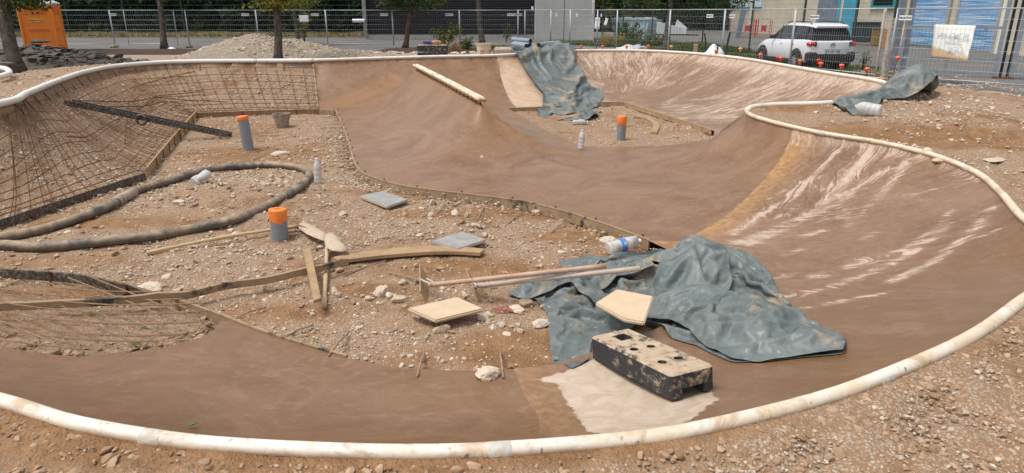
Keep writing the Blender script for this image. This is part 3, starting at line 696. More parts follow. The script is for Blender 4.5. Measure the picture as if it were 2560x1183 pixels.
# ================================================================== loose stones
def ico(sub):
    bm = bmesh.new(); bmesh.ops.create_icosphere(bm, subdivisions=sub, radius=1)
    V = np.array([v.co[:] for v in bm.verts]); F = np.array([[v.index for v in f.verts] for f in bm.faces]); bm.free(); return V, F
ICO1 = ico(1); ICO2 = ico(2); ICO3 = ico(3)
def stone_shape(base, seed, flat=.6):
    V, F = base; r = np.random.default_rng(seed); V = V.copy()
    for _ in range(5):                                    # planar cuts make broken faces
        n = r.normal(size=3); n /= np.linalg.norm(n); d = r.uniform(.45, .85); k = V@n-d; V = V-np.outer(np.maximum(k, 0), n)
    V *= 1+r.normal(0, .05, (len(V), 1)); V *= np.array([r.uniform(.8, 1.25), r.uniform(.65, 1), flat*r.uniform(.8, 1.2)]); return V, F
SH1 = [stone_shape(ICO1, i) for i in range(14)]; SH2 = [stone_shape(ICO2, 40+i) for i in range(10)]
def stone_mat(name, a, b, c):
    k = N(name); t = k.attr('tone'); co = k.co()
    col = k.ramp(t, [(0, c), (.25, b), (.7, a), (1, tuple(min(1, x*1.2) for x in a))])
    col = k.mix(k.step(k.noise(40, 4, .6, co), .45, .7, 0, .45), col, (.34, .23, .14))
    k.set(col=col, rough=.92, spec=.2); k.bump(k.noise(120, 3, .6, co), .3, .005); return k.m
M_STONE = stone_mat('pale_limestone_gravel', (.58, .485, .38), (.48, .375, .275), (.36, .24, .15))
M_RUBBLE = stone_mat('dark_asphalt_rubble', (.10, .10, .10), (.065, .065, .068), (.04, .038, .038))
def scatter(name, X, Y, size, mat, shapes=SH1, sink=.25, zf=None, label=None, kind='stuff', tilt=.5, tone=None, zadd=None):
    n = len(X); Z = (zf or H)(X, Y); Vs = []; Fs = []; T = []; off = 0; pick = rng.integers(0, len(shapes), n)
    for si, (V, F) in enumerate(shapes):
        m = np.where(pick == si)[0]
        if not len(m): continue
        a = rng.uniform(0, 2*np.pi, len(m)); tx = rng.normal(0, tilt, len(m)); ca, sa = np.cos(a), np.sin(a); ct, st = np.cos(tx), np.sin(tx)
        P = np.repeat(V[None], len(m), 0)
        y = P[:, :, 1]*ct[:, None]-P[:, :, 2]*st[:, None]; z = P[:, :, 1]*st[:, None]+P[:, :, 2]*ct[:, None]; x = P[:, :, 0]
        xx = x*ca[:, None]-y*sa[:, None]; yy = x*sa[:, None]+y*ca[:, None]; s_ = size[m][:, None]
        zz = z*s_+(Z[m]+size[m]*(.45-sink)+(zadd[m] if zadd is not None else 0))[:, None]
        W = np.stack([xx*s_+X[m][:, None], yy*s_+Y[m][:, None], zz], -1)
        Vs.append(W.reshape(-1, 3)); k = len(V)
        Fs.append((F[None]+(np.arange(len(m))*k)[:, None, None]).reshape(-1, 3)+off); off += len(m)*k
        tt = rng.uniform(0, 1, len(m)) if tone is None else tone[m]
        T.append(np.repeat(tt, k))
    me = make_mesh(name, np.vstack(Vs), np.vstack(Fs), smooth=False); set_attr(me, 'tone', np.concatenate(T))
    o = link(name, me, mat); tag(o, label, 'gravel' if kind == 'stuff' else None, None, kind); return o
def cand(n, x0, x1, y0, y1):
    return rng.uniform(x0, x1, n), rng.uniform(y0, y1, n)
def inside_all(X, Y): return pip(X, Y, RIM)
# pit floor
def visible_filter(X, Y, Z=None):
    # keep only what falls in or near the frame
    Zz = H(X, Y) if Z is None else Z
    dy = Y*cp-(Zz-CAM_Z)*sp; up = Y*sp+(Zz-CAM_Z)*cp; u = 1280+FPX*X/dy; v = 591.5-FPX*up/dy
    return (u > -120) & (u < 2680) & (v < 1300) & (v > -50)
X, Y = cand(190000, -6.5, 2, 3.2, 16); m = pip(X, Y, PIT1) & visible_filter(X, Y); X, Y = X[m], Y[m]
dens = smooth01((.5*fbm(X*.9, Y*.9, 4, 51)+.5*fbm(X*3, Y*3, 3, 52)-.40)/.16)
gc = [U(560, 650, 0), U(900, 560, 0), U(450, 640, 0), U(1000, 530, 0), U(760, 720, 0)]
for g_, r_ in zip(gc, (1.0, .9, .8, .6, .5)): dens = np.maximum(dens, np.exp(-((X-g_[0])**2+(Y-g_[1])**2)/r_**2)*1.35)
far_fall = np.clip(1.3-(Y-5)/14, .35, 1)
m = rng.uniform(0, 1, len(X)) < (dens*.62*far_fall)*(1-.85*mudf(X, Y))+.03; X, Y = X[m], Y[m]
sz = np.exp(rng.normal(-4.85, .48, len(X)))*(1+.25*(Y > 8)); sz = np.clip(sz, .004, .045)
scatter('gravel', X, Y, sz, M_STONE, label='pale crushed stone scattered over the brown pit floor')
X, Y = cand(2600, -6, 2, 3.4, 12); m = pip(X, Y, PIT1) & visible_filter(X, Y); X, Y = X[m], Y[m]; m = rng.uniform(0, 1, len(X)) < smooth01((fbm(X*1.4+9, Y*1.4, 4, 55)-.50)/.12)*.9*(1-mudf(X, Y))+.03; X, Y = X[m], Y[m]
scatter('gravel', X, Y, np.clip(np.exp(rng.normal(-3.75, .38, len(X))), .014, .06), M_STONE, SH2, label='fist sized broken stones strewn about the pit')
X, Y = cand(900, -3.5, 12, 1.4, 13); m = ~pip(X, Y, RIM) & (near_poly(X, Y, RIM, True)[0] > .12) & visible_filter(X, Y); X, Y = X[m], Y[m]; m = rng.uniform(0, 1, len(X)) < smooth01((fbm(X*1.1+3, Y*1.1, 4, 57)-.50)/.12)*.8+.02; X, Y = X[m], Y[m]
scatter('gravel', X, Y, np.clip(np.exp(rng.normal(-3.9, .4, len(X))), .010, .05), M_STONE, SH2, sink=.35, label='broken stones pressed into the ground outside the rim')
# pit 2
X, Y = cand(7000, -.3, 4, 10.5, 16.5); m = pip(X, Y, PIT2); X, Y = X[m], Y[m]; m = rng.uniform(0, 1, len(X)) < smooth01((fbm(X*1.3, Y*1.3, 3, 61)-.38)/.2)*.6+.08; X, Y = X[m], Y[m]
scatter('gravel', X, Y, np.clip(np.exp(rng.normal(-4.3, .4, len(X))), .006, .05), M_STONE, label='pale crushed stone on the floor of the far pit')
# bank under the rebar
X, Y = cand(60000, -11, -2.8, 4.5, 19); m = (bil(bank.astype(float), X, Y) > .7) & visible_filter(X, Y); X, Y = X[m], Y[m]
m = rng.uniform(0, 1, len(X)) < smooth01((fbm(X*1.2, Y*1.2, 4, 71)-.36)/.16)*.75+.12; X, Y = X[m], Y[m]
scatter('gravel', X, Y, np.clip(np.exp(rng.normal(-4.35, .45, len(X))), .006, .06), M_STONE, label='grey crushed stone on the bank under the rebar', tone=rng.uniform(.1, 1, len(X)))
# outside: foreground and right hand ground
X, Y = cand(70000, -3.5, 5.5, 1.3, 4.8); m = ~pip(X, Y, RIM) & (near_poly(X, Y, RIM, True)[0] > .07) & visible_filter(X, Y); X, Y = X[m], Y[m]
side = smooth01((X-.2)/1.5)
m = rng.uniform(0, 1, len(X)) < smooth01((fbm(X*1.6, Y*1.6, 4, 81)-.50+.16*side)/.20)*.8*(1-.8*mudf(X, Y))+.01; X, Y = X[m], Y[m]
scatter('gravel', X, Y, np.clip(np.exp(rng.normal(-5.05, .45, len(X))), .0025, .02), M_STONE, sink=.40, label='small rounded pebbles in the trampled soil of the foreground', tone=rng.uniform(.0, .8, len(X)))
X, Y = cand(60000, 3, 14, 4.5, 24); m = ~pip(X, Y, RIM) & (near_poly(X, Y, RIM, True)[0] > .1) & visible_filter(X, Y); X, Y = X[m], Y[m]
m = rng.uniform(0, 1, len(X)) < smooth01((fbm(X*.8, Y*.8, 4, 91)-.40)/.16)*.8*(1-.8*mudf(X, Y))+.04; X, Y = X[m], Y[m]
scatter('gravel', X, Y, np.clip(np.exp(rng.normal(-4.35, .5, len(X))), .005, .07), M_STONE, label='pale rubble gravel over the ground right of the bowl', tone=rng.uniform(.1, 1, len(X)))
X, Y = cand(16000, -16, -4, 9, 27); m = ~pip(X, Y, RIM) & (near_poly(X, Y, RIM, True)[0] > .1) & visible_filter(X, Y); X, Y = X[m], Y[m]
scatter('gravel', X, Y, np.clip(np.exp(rng.normal(-4.3, .5, len(X))), .008, .06), M_STONE, label='fine pale gravel on the ground beyond the white pipe', tone=rng.uniform(.3, 1, len(X)))
# clods of soil
M_CLOD = stone_mat('soil_clods', (.42, .29, .19), (.34, .225, .14), (.23, .145, .085))
X, Y = cand(9000, -6, 2, 3.2, 12); m = pip(X, Y, PIT1) & visible_filter(X, Y); X, Y = X[m], Y[m]
dd = near_poly(X, Y, A_mid)[0]; g_ = U(620, 490, 0)
pr = np.exp(-(dd/.25)**2)*.9+np.exp(-(((X-g_[0])/1.1)**2+((Y-g_[1])/.6)**2))*.9+.12; m = rng.uniform(0, 1, len(X)) < pr; X, Y = X[m], Y[m]
scatter('soil_clods', X, Y, np.clip(np.exp(rng.normal(-4.0, .45, len(X))), .008, .05), M_CLOD, label='crumbly brown clods of soil along the concrete edge')
X, Y = cand(26000, -3.5, 5.5, 1.3, 4.5); m = ~pip(X, Y, RIM) & (near_poly(X, Y, RIM, True)[0] > .06) & visible_filter(X, Y); X, Y = X[m], Y[m]
scatter('soil_clods', X, Y, np.clip(np.exp(rng.normal(-4.75, .5, len(X))), .004, .03), M_CLOD, SH2[:6], sink=.45, label='brown soil crumbs heaped against the coping pipe in front')
X, Y = cand(1600, -4.0, -1.5, 3.5, 6); RGp = np.vstack([RGH, A_left[-25:][:, :3]]); dd = near_poly(X, Y, RGH)[0]; m = (bil(bank.astype(float), X, Y) > .5) & (dd < .3); X, Y = X[m], Y[m]
scatter('soil_clods', X, Y, np.clip(np.exp(rng.normal(-3.9, .4, len(X))), .008, .05), M_CLOD, label='loose soil along the ragged edge of the fresh concrete')

# single stones one can point at
def rock(px, py, wpx, label, seed, flat=.55, mat=None, rz=None):
    p = hit(px, py); d = math.dist(p, (0, 0, CAM_Z)); r = wpx/2*d/FPX
    V, F = stone_shape(ICO3 if wpx > 28 else ICO2, seed, flat); a = rz if rz is not None else seed*1.3
    c, s_ = math.cos(a), math.sin(a); W = np.column_stack([V[:, 0]*c-V[:, 1]*s_, V[:, 0]*s_+V[:, 1]*c, V[:, 2]])*r
    W += np.array([vnoise(W[:, 0]*8/r+seed, W[:, 1]*8/r, seed)*.08*r, vnoise(W[:, 1]*8/r, W[:, 2]*8/r, seed+1)*.08*r, vnoise(W[:, 0]*8/r, W[:, 2]*8/r, seed+2)*.1*r]).T
    me = make_mesh('stone', W, F, smooth=False); set_attr(me, 'tone', np.full(len(W), .45+.5*((seed*37) % 10)/10))
    o = link('stone', me, mat or M_STONE); o.location = (p[0], p[1], p[2]+r*flat*.35); tag(o, label, 'stone', 'larger stones lying about the pit'); return o
rocks = [(952, 738, 62, 'wedge shaped pale stone above the round pebble left of the tan slab', 3, .5), (920, 752, 24, 'rounded white stone left of the wedge shaped stone', 5, .8),
         (1352, 815, 46, 'flat triangular pale stone left of the draped tarp edge', 8, .4), (1233, 823, 26, 'lumpy stone in the cluster below the tan slab', 11, .7), (1252, 818, 24, 'right stone of the touching pair below the tan slab', 12, .8),
         (1267, 838, 20, 'small tan stone under the touching pair', 14, .7), (1300, 830, 22, 'knobbly pale stone right of the touching pair', 15, .8), (1214, 945, 60, 'rough tan stone against the front concrete edge beside yellow leaf', 17, .6),
         (1138, 540, 26, 'upright pale stone between the dark slab and the joint stakes', 21, 1.0), (1078, 542, 22, 'round pale stone near the far dark slab', 22, .9), (1080, 512, 22, 'pale block stone close under the form board', 23, .9),
         (1520, 605, 52, 'broken flat pale stone below the form board near the plastic bottle', 25, .35), (1205, 795, 44, 'thin pale flake beside the tan slab', 26, .25), (1290, 775, 60, 'flat ragged pale mortar flake near the red twine', 27, .18),
         (1075, 580-28, 18, 'little rounded stone uphill of the dark slab with splash', 29, .8), (365, 727, 62, 'flat tan flagstone shard behind the dark edging strip', 31, .35), (858, 640-100, 22, 'pale stone in the gravel right of the orange capped pipe', 33, .8),
         (1205, 380+15, 12, 'tiny pale stone in the far pit', 35, .8), (2370-20, 405, 36, 'pale flat stone on the ground right of the rim', 36, .3), (2320, 385, 24, 'pinkish round stone behind the right rim', 37, .9),
         (2485, 262+140, 50, 'thin white chip at the right edge of the ground', 39, .15), (700, 388, 40, 'flat dark stone pair near the tall grey pipe', 41, .3), (1115, 845, 14, 'small bluish pebble in the middle of the gravel', 43, .8), (2218, 980-20, 34, 'embedded stone beside the foreground pipe', 45, .6)]
for r_ in rocks: rock(r_[0], r_[1], r_[2], r_[3], r_[4], r_[5])

# ================================================================== form boards and rebar
def wood(name, col=(.46, .31, .17), dirt=(.30, .20, .12), dk=.0, amt=.45):
    k = N(name); co = k.co(); g = k.noise(3, 6, .7, k.co(scale=(2, 14, 30)), .4); n = k.noise(6, 6, .65, co)
    c = k.mix(k.step(g, .3, .7), tuple(x*.78 for x in col), col); c = k.mix(k.step(n, 1-amt-.1, 1-amt+.15), c, dirt)
    if dk: c = k.mix(k.step(k.noise(3.2, 5, .7, k.co(loc=(5, 5, 5))), .62-dk*.3, .66-dk*.3+.05), c, (.05, .05, .052))
    k.set(col=c, rough=.85, spec=.2); k.bump(g, .3, .01); return k.m
M_WOOD = wood('cement_dusted_wood'); M_WOOD_D = wood('dirty_form_wood', (.42, .30, .18), (.27, .18, .11), .22); M_BLACKPL = simple('black_plastic_edging', (.035, .037, .04), .5, 0, .2, 20, dirt=(.33, .24, .16), dirt_amt=.42)
def ribbon(P, h, t, name, mat, label, cat, z=None, group=None, lean=0.0, parent=None, zo=0.0):
    P = np.array(P, float); n = len(P); T = np.gradient(P[:, :2], axis=0); T /= np.linalg.norm(T, axis=1)[:, None]+1e-9; Nn = np.column_stack([-T[:, 1], T[:, 0]])
    zb = (H(P[:, 0], P[:, 1]) if z is None else np.asarray(z)*np.ones(n))+zo; V = []; F = []
    for i in range(n):
        for (s_, hh) in ((-t/2, 0), (t/2, 0), (t/2+lean, h), (-t/2+lean, h)): V.append((P[i, 0]+Nn[i, 0]*s_, P[i, 1]+Nn[i, 1]*s_, zb[i]+hh))
    for i in range(n-1):
        for k in range(4): F.append((i*4+k, i*4+(k+1) % 4, i*4+4+(k+1) % 4, i*4+4+k))
    F.append((3, 2, 1, 0)); F.append(tuple((n-1)*4+k for k in range(4)))
    me = make_mesh(name, V, F, smooth=False); bm = bmesh.new(); bm.from_mesh(me); bmesh.ops.recalc_face_normals(bm, faces=bm.faces); bm.to_mesh(me); bm.free()
    o = link(name, me, mat, parent)
    if parent is None: tag(o, label, cat, group)
    return o
def offset(P, d):
    P = np.array(P, float); T = np.gradient(P[:, :2], axis=0); T /= np.linalg.norm(T, axis=1)[:, None]+1e-9
    Q = P.copy(); Q[:, 0] -= T[:, 1]*d; Q[:, 1] += T[:, 0]*d; return Q
G_F = 'boards edging the concrete round the pits'
def board(P, h, t, mat, label, off, z, stakes=0, name='form_board'):
    r = empty(name, (0, 0, 0), 0, label, 'form board', G_F); Q = offset(P, off)
    Q[:, 2] = z; ribbon(Q, h, t, 'plank', mat, None, None, z=Q[:, 2], parent=r)
    if stakes:
        for i in range(stakes//2, len(Q)-1, stakes):
            b = MB(); s_ = np.sign(off)*(t/2+.014); T = Q[i+1]-Q[i]; T /= np.linalg.norm(T); x, y = Q[i, 0]-T[1]*s_, Q[i, 1]+T[0]*s_
            b.tube([(x, y, -.06), (x+.01, y, z+h+.015)], .009, 6); b.build('stake', M_RUST, r)
    return r
board(A_mid, .11, .022, M_WOOD_D, 'splashed wooden form board along the front edge of the saddle', -.014, -.03, 5)
board(A_bank[near_idx(A_bank, J5b):near_idx(A_bank, U(490, 294, 0))+1], .10, .025, simple('orange_brown_board', (.30, .15, .06), .8, 0, .25, 8, dirt=(.2, .13, .08)), 'orange brown form board at the foot of the back rebar wall', .02, 0.0, 9)
board(A_bank[near_idx(A_bank, U(490, 294, 0)):near_idx(A_bank, U(362, 450, 0))], .12, .022, M_WOOD, 'pale form board on stakes at the foot of the left bank', .02, .02, 5)
board(A_bank[near_idx(A_bank, U(362, 450, 0)):], .10, .018, M_BLACKPL, 'black plastic edging strip behind the concrete hose', .02, .0, 6)
ia_ = near_idx(A_left, U(430, 770, 0)); board(A_left[:ia_], .08, .02, M_BLACKPL, 'black plastic edging strip in the left foreground', -.02, .02, 7)
board(np.vstack([A_left[ia_:-1], A_near[:near_idx(A_near, U(900, 929, 0))]]), .085, .02, M_WOOD_D, 'thin weathered form board at the corner of the front concrete', .012, 0.0, 0)
board(PIT2[near_idx(PIT2, U(1292, 278, 0)):near_idx(PIT2, U(1785, 338, 0))], .10, .025, M_WOOD, 'low dusty form board round the back of the far pit', .015, -.02, 0)
board(np.array([A_mid[-1], A_bank[0]]), .10, .03, M_WOOD_D, 'short form board closing the inner corner of the slab', .018, -.02, 0)
board(np.vstack([PIT2[near_idx(PIT2, U(1450, 376, 0)):], PIT2[:near_idx(PIT2, U(1292, 278, 0))+1]]), .09, .025, M_WOOD_D, 'dark form board along the left side of the far pit', .015, -.02, 0)
# cut edge of the fresh slab at the back wall
J5w = J5[:-1]
ribbon(np.column_stack([J5w[:, 0]-.03, J5w[:, 1], J5w[:, 2]]), .13, .04, 'form_board', M_WOOD_D, 'upright board closing the end of the fresh slab at the back wall', 'form board', z=Hc(J5w[:, 0], J5w[:, 1])-.12, group=G_F)

M_BAR = simple('rusty_rebar', (.14, .06, .028), .85, .3, .35, 25)
def surf_bar(b, P, r=.006, lift=.0, wob=.012):
    P = np.array(P); z = Hc(P[:, 0], P[:, 1])+.012+lift+wob*(rng.random()-.5)*2
    b.tube([(x, y, max(zz, float(H(x, y))+.004)) for x, y, zz in zip(P[:, 0], P[:, 1], z)], r, 4)
rimL = ring(J5t, (-7.2, 7.4, .9)); footL = A_bank[near_idx(A_bank, J5b):]
def resample(P, n):
    P = np.array(P); d = np.r_[0, np.cumsum(np.hypot(*np.diff(P[:, :2], axis=0).T))]; t = np.linspace(0, d[-1], n); return np.column_stack([np.interp(t, d, P[:, k]) for k in range(P.shape[1])])
rb = MB(); nf = 92; RL = resample(rimL, nf)
# corner correspondence: key pairs (rim fraction -> foot fraction)
ar = np.r_[0, np.cumsum(np.hypot(*np.diff(rimL[:, :2], axis=0).T))]; ar /= ar[-1]; af = np.r_[0, np.cumsum(np.hypot(*np.diff(footL[:, :2], axis=0).T))]; af /= af[-1]
cr = ar[near_idx(rimL, rimat(330, 161))]; cf = af[near_idx(footL, U(490, 294, 0))]
FL = []
for i in range(nf):
    u = i/(nf-1); v = np.interp(u, [0, cr*.85, min(1, cr*1.12), 1], [0, cf*.98, cf*1.03, 1]); FL.append([np.interp(v, af, footL[:, k]) for k in range(3)])
FL = np.array(FL)
for i in range(1, nf):
    j = rng.normal(0, .02, 2); a = RL[i].copy(); c_ = FL[i].copy(); e = c_+(c_-a)*.12; m = .07
    ts = np.linspace(m, 1.0, 9); P = [a*(1-t)+c_*t for t in ts]; P = np.array(P); P[:, :2] += j
    if i*1.0/nf < cr*.7 and i % 2: continue
    surf_bar(rb, P, .0054)
for s_ in np.linspace(.07, .96, 9):
    n2 = 46; P = RL[::2]*(1-s_)+FL[::2]*s_; surf_bar(rb, P, .006, .014)
for q in range(5):
    i0 = rng.integers(4, 40); s0, s1 = rng.uniform(.1, .9, 2); n_ = rng.integers(25, 45); P = np.array([RL[min(i0+k, nf-1)]*(1-(s0+(s1-s0)*k/n_))+FL[min(i0+k, nf-1)]*(s0+(s1-s0)*k/n_) for k in range(n_)]); surf_bar(rb, P, .009, .02)
o = rb.build('rebar_mesh', M_BAR); tag(o, 'rusty steel reinforcing mesh tied over the curved gravel bank', 'rebar mesh')
rb = MB()
for k in range(9):      # near left mesh
    t = k/8; a = on_conc(-150+30*k, 705+22*k); c_ = on_conc(300+42*k, 880-14*k) if k < 8 else on_conc(600, 800)
for i in range(11):
    x0 = -260+i*62; P = [on_conc(x0+q*1.0, 712+(q/560)*230) for q in np.linspace(0, 470, 8)]; P = np.array([p for p in P if p[0] < 10]); m = bil(bank.astype(float), P[:, 0], P[:, 1]) > .25
    if m.sum() > 2: surf_bar(rb, P[m], .006, .02, .03)
for i in range(8):
    y0 = 722+i*21; P = [on_conc(x, y0+55*math.sin((x+150)/700*2.2)-30) for x in np.linspace(-150, 520, 12)]; P = np.array(P); m = bil(bank.astype(float), P[:, 0], P[:, 1]) > .25
    if m.sum() > 2: surf_bar(rb, P[m], .006, .035, .03)
o = rb.build('rebar_mesh', simple('dusty_rebar', (.27, .17, .10), .85, .2, .3, 25)); tag(o, 'dusty reinforcing bars crossing over the soil in the front left corner', 'rebar mesh')
# bar ends poking out of the slab into the pit
G_S = 'bar ends and sticks poking out of the slab edge'
for (x0, y0, x1, y1, lab) in ((1092, 537, 1122, 512, 'thin bar end poking out near the far dark slab'), (1196, 548, 1210, 523, 'short bar end poking out above the dark slab with a splash'), (1262, 570, 1308, 534, 'longer bar end poking out below the middle of the form board'),
                              (1378, 584, 1415, 562, 'bar end poking out above the flat pale stone'), (1450, 605, 1520, 588, 'bar end poking out just left of the plastic bottle'), (822, 893, 872, 842, 'bar end leaning over the gravel at the front left'),
                              (1043, 945, 1062, 893, 'stick standing at the middle of the front edge'), (1258, 948, 1250, 888, 'upright stick near the yellow leaf at the front edge'), (580, 803, 665, 778, 'long bar lying from the front concrete corner'),
                              (705, 850, 785, 822, 'bar lying over gravel behind the front concrete'), (970, 685, 1050, 712, 'thin bar reaching towards the first bull float'), (858, 694, 965, 660, 'thin bar lying along the curved board')):
    a, c_ = hit(x0, y0), hit(x1, y1); b = MB(); b.tube([tuple(a+[0, 0, .01]), tuple((a+c_)/2+[0, 0, .035]), tuple(c_+[0, 0, .03])], .0065, 6)
    tag(b.build('bar_end', simple('dusty_bar', (.33, .23, .15), .85, 0, .3, 25), smooth=True), lab, 'steel bar', G_S)
b = MB()
for k in range(16):
    y_ = 296+k*8.6; x1 = 838+(y_-285)*.34; a, c_ = hit(x1-rng.uniform(25, 75), y_+rng.uniform(-3, 3)), U(x1, y_, 0.02); b.tube([tuple(a+[0, 0, .01]), tuple(c_+[0, 0, .03])], .006, 4)
tag(b.build('slab_bar_ends', simple('dusty_bar_row', (.33, .23, .15), .85, 0, .3, 25)), 'row of bar ends sticking out of the left slab edge', 'rebar mesh')
# ================================================================== things in the pit
def along(px_pts, zo=0.0, step=.08):
    return catmull([hit(*p)+np.array([0, 0, zo]) for p in px_pts], step)
def hose_mat():
    k = N('muddy_rubber_hose'); co = k.co(); n = k.noise(5, 7, .7, co, .5); n2 = k.noise(22, 5, .7, co)
    c = k.mix(k.step(n, .36, .60), (.055, .062, .068), (.40, .285, .175)); gn = k.node('ShaderNodeNewGeometry'); sx = k.node('ShaderNodeSeparateXYZ'); k.l.new(gn.outputs['Normal'], sx.inputs[0])
    c = k.mix(k.step(k.math('ADD', sx.outputs[2], k.math('SUBTRACT', n, .5)), .55, .0, 0, .65), c, (.07, .066, .06)); c = k.mix(k.step(n2, .58, .68, 0, .7), c, (.12, .125, .125))
    k.set(col=c, rough=.6); k.bump(k.math('ADD', n, n2), .25, .012); return k.m
M_HOSE = hose_mat()
hp = [(-140, 640), (0, 625), (100, 630), (200, 622), (300, 611), (400, 599), (500, 580), (600, 556), (680, 520), (740, 484), (768, 458), (771, 440), (748, 428), (700, 421), (640, 421), (560, 428), (500, 438), (430, 460), (350, 484), (300, 513), (240, 541), (160, 570), (80, 592), (0, 606), (-140, 622)]
hr = empty('concrete_hose', hit(640, 421), 0, 'fat muddy black rubber hose looped over the pit floor', 'hose')
P = along(hp, .048); b = MB(); b.tube([tuple(p-np.array(hr.location)) for p in P], .049, 16); b.build('hose_body', M_HOSE, hr, smooth=True)
c0 = hit(296, 514)+np.array([0, 0, .05]); c1 = hit(330, 494)+np.array([0, 0, .05]); dr = (c1-c0)/np.linalg.norm(c1-c0); b = MB()
for (o_, w_, r_) in ((-.03, .05, .062), (.05, .04, .066)): b.tube([tuple(c0+dr*o_-np.array(hr.location)), tuple(c0+dr*(o_+w_)-np.array(hr.location))], r_, 16)
b.tube([tuple(c0+dr*.1-np.array(hr.location)), tuple(c0+dr*.45-np.array(hr.location))], .055, 14)
b.build('coupling', simple('worn_steel_coupling', (.36, .33, .30), .6, .3, .3, 12, dirt=(.42, .3, .2)), hr, smooth=True)

M_GREYPVC = simple('grey_pvc', (.22, .245, .28), .5, 0, .08, 10, dirt=(.42, .34, .27), dirt_amt=.33); M_ORANGE = simple('orange_tape', (.85, .22, .03), .5, 0, .12, 18, .3, dirt=(.6, .3, .15), dirt_amt=.25, bs=25)
def standpipe(bx, by, tx, ty, r, tape, label, ragged=False):
    p = hit(bx, by); d = math.dist(p, (0, 0, CAM_Z)); h = None
    # top point at the same distance
    t3 = UY(tx, ty, p[1]+.0); h = t3[2]-p[2]; e = empty('drain_pipe', p, 0, label, 'drain pipe', 'grey drain pipes with orange tape standing in the pits')
    ax = Vector((t3[0]-p[0], 0, h)); M = frame_mat((0, 0, 0), ax.cross(Vector((0, 1, 0))), ax.normalized()) if False else None
    q = ax.normalized().to_track_quat('Z', 'Y').to_matrix().to_4x4(); L = ax.length
    b = MB(); b.lathe([(r, -.12), (r, L*.985), (r*.9, L*.985), (r*.9, L*.7)], 28, q, cap0=True, cap1=False); b.build('pipe', M_GREYPVC, e, smooth=False); auto_smooth(e.children[0])
    b = MB(); prof = [(r*1.02, L*(1-tape)), (r*1.045, L*(1-tape)+.004), (r*1.05, L-.004), (r*1.0, L+.006), (r*.5, L+.010), (.001, L+.004)]
    b.lathe(prof, 28, q, False, False); o = b.build('tape_cap', M_ORANGE, e, smooth=True)
    if ragged:
        me = o.data
        for v in me.vertices[:28]: v.co += ax.normalized()*random.uniform(-.03, .02)
        for v in me.vertices: v.co += Vector((random.uniform(-1, 1), random.uniform(-1, 1), random.uniform(-.8, .8)))*.005
    return e
standpipe(622, 374, 606, 291, .082, .11, 'tall leaning grey drain pipe with a thin orange cap at the back left')
standpipe(700, 596, 694, 524, .080, .36, 'short grey drain pipe with ragged orange tape beside the hose', True)
standpipe(1552, 350, 1556, 291, .076, .36, 'grey drain pipe with orange paint top in the far pit')

def bucket(px, py, rt, rb_, h, mat, label, name='bucket', rim=True, p=None, inner=None, tilt=0.0, handle=True):
    p = hit(px, py) if p is None else p; e = empty(name, p, 0, label, 'bucket'); q = Matrix.Rotation(tilt, 4, 'Y')
    b = MB(); b.lathe([(rb_*.97, 0), (rb_, .006), (rt*.985, h*.88), (rt*1.05, h*.885), (rt*1.05, h*.925), (rt, h*.93), (rt, h*.985), (rt*1.06, h*.99), (rt*1.06, h), (rt*.95, h), (rb_*.93, .02), (.001, .02)], 32, q, True, False)
    o = b.build('body', mat, e); auto_smooth(o, 30)
    if handle:
        b = MB(); b.tube([(math.cos(a)*rt*1.07, -.4*rt*math.sin(a)-.1*rt, h*.9-abs(math.sin(a))*rt*.75) for a in np.linspace(0, math.pi, 14)], .004, 6); b.build('handle', M_RUST, e)
    return e
bucket(707, 319, .155, .11, .27, simple('cement_grey_bucket_plastic', (.22, .19, .15), .7, 0, .2, 14, dirt=(.42, .34, .25), dirt_amt=.5), 'small cement crusted dark bucket at the foot of the back wall')

def pet_mat():
    k = N('dusty_clear_plastic'); n = k.noise(14, 6, .7); k.set(col=k.mix(k.step(n, .42, .68), (.78, .80, .82), (.70, .60, .50)), rough=.3, trans=.35, spec=.5, ior=1.3); k.bump(k.noise(30, 4, .6, dist=1), .3, .01); return k.m
M_PET = pet_mat(); M_CAPW = simple('white_cap', (.75, .75, .76), .5); M_BLUE = simple('blue_label', (.05, .22, .62), .5, 0, .3, 12)
def bottle(p, L, r, axis, label, lab=None, name='plastic_bottle', squash=0.0, cap=True):
    e = empty(name, p, 0, label, 'bottle', 'plastic bottles left about the site'); q = Vector(axis).normalized().to_track_quat('Z', 'Y').to_matrix().to_4x4()
    prof = [(.2*r, 0.004), (.8*r, 0), (r, .02*L), (r, .15*L), (r*.94, .17*L), (r, .19*L), (r, .32*L), (r*.93, .34*L), (r, .36*L), (r, .50*L), (r*.93, .52*L), (r, .54*L), (r*.99, .66*L), (r*.85, .76*L), (r*.5, .87*L), (r*.30, .91*L), (r*.30, .95*L)]
    b = MB(); b.lathe(prof, 24, q); o = b.build('body', M_PET, e, smooth=True)
    if squash:
        for v in o.data.vertices: v.co *= 1+squash*(mnoise.noise(v.co*14)); 
    if cap:
        b = MB(); b.lathe([(r*.36, .93*L), (r*.38, .935*L), (r*.38, L), (r*.3, L)], 14, q); b.build('cap', M_CAPW, e)
    if lab:
        b = MB(); b.lathe([(r*1.012, .36*L), (r*1.012, .52*L)], 24, q, False, False); b.build('label_wrap', lab, e, smooth=True)
    return e
bottle(hit(796, 460), .33, .047, (.02, 0, 1), 'upright dusty clear bottle right of the hose loop')
bottle(hit(1452, 374), .31, .048, (.05, 0, 1), 'upright frosted bottle in the far pit')
p = hit(1432, 312); bottle(p+np.array([0, 0, .05]), .30, .05, (1, .1, .02), 'frosted bottle lying on its side in the far pit', squash=.25)
p = hit(2150, 282); bottle(hit(2200, 292)+np.array([0, 0, .075]), .33, .075, (-.75, .65, .10), 'wide clear jar lying beside the right tarp', cap=False)
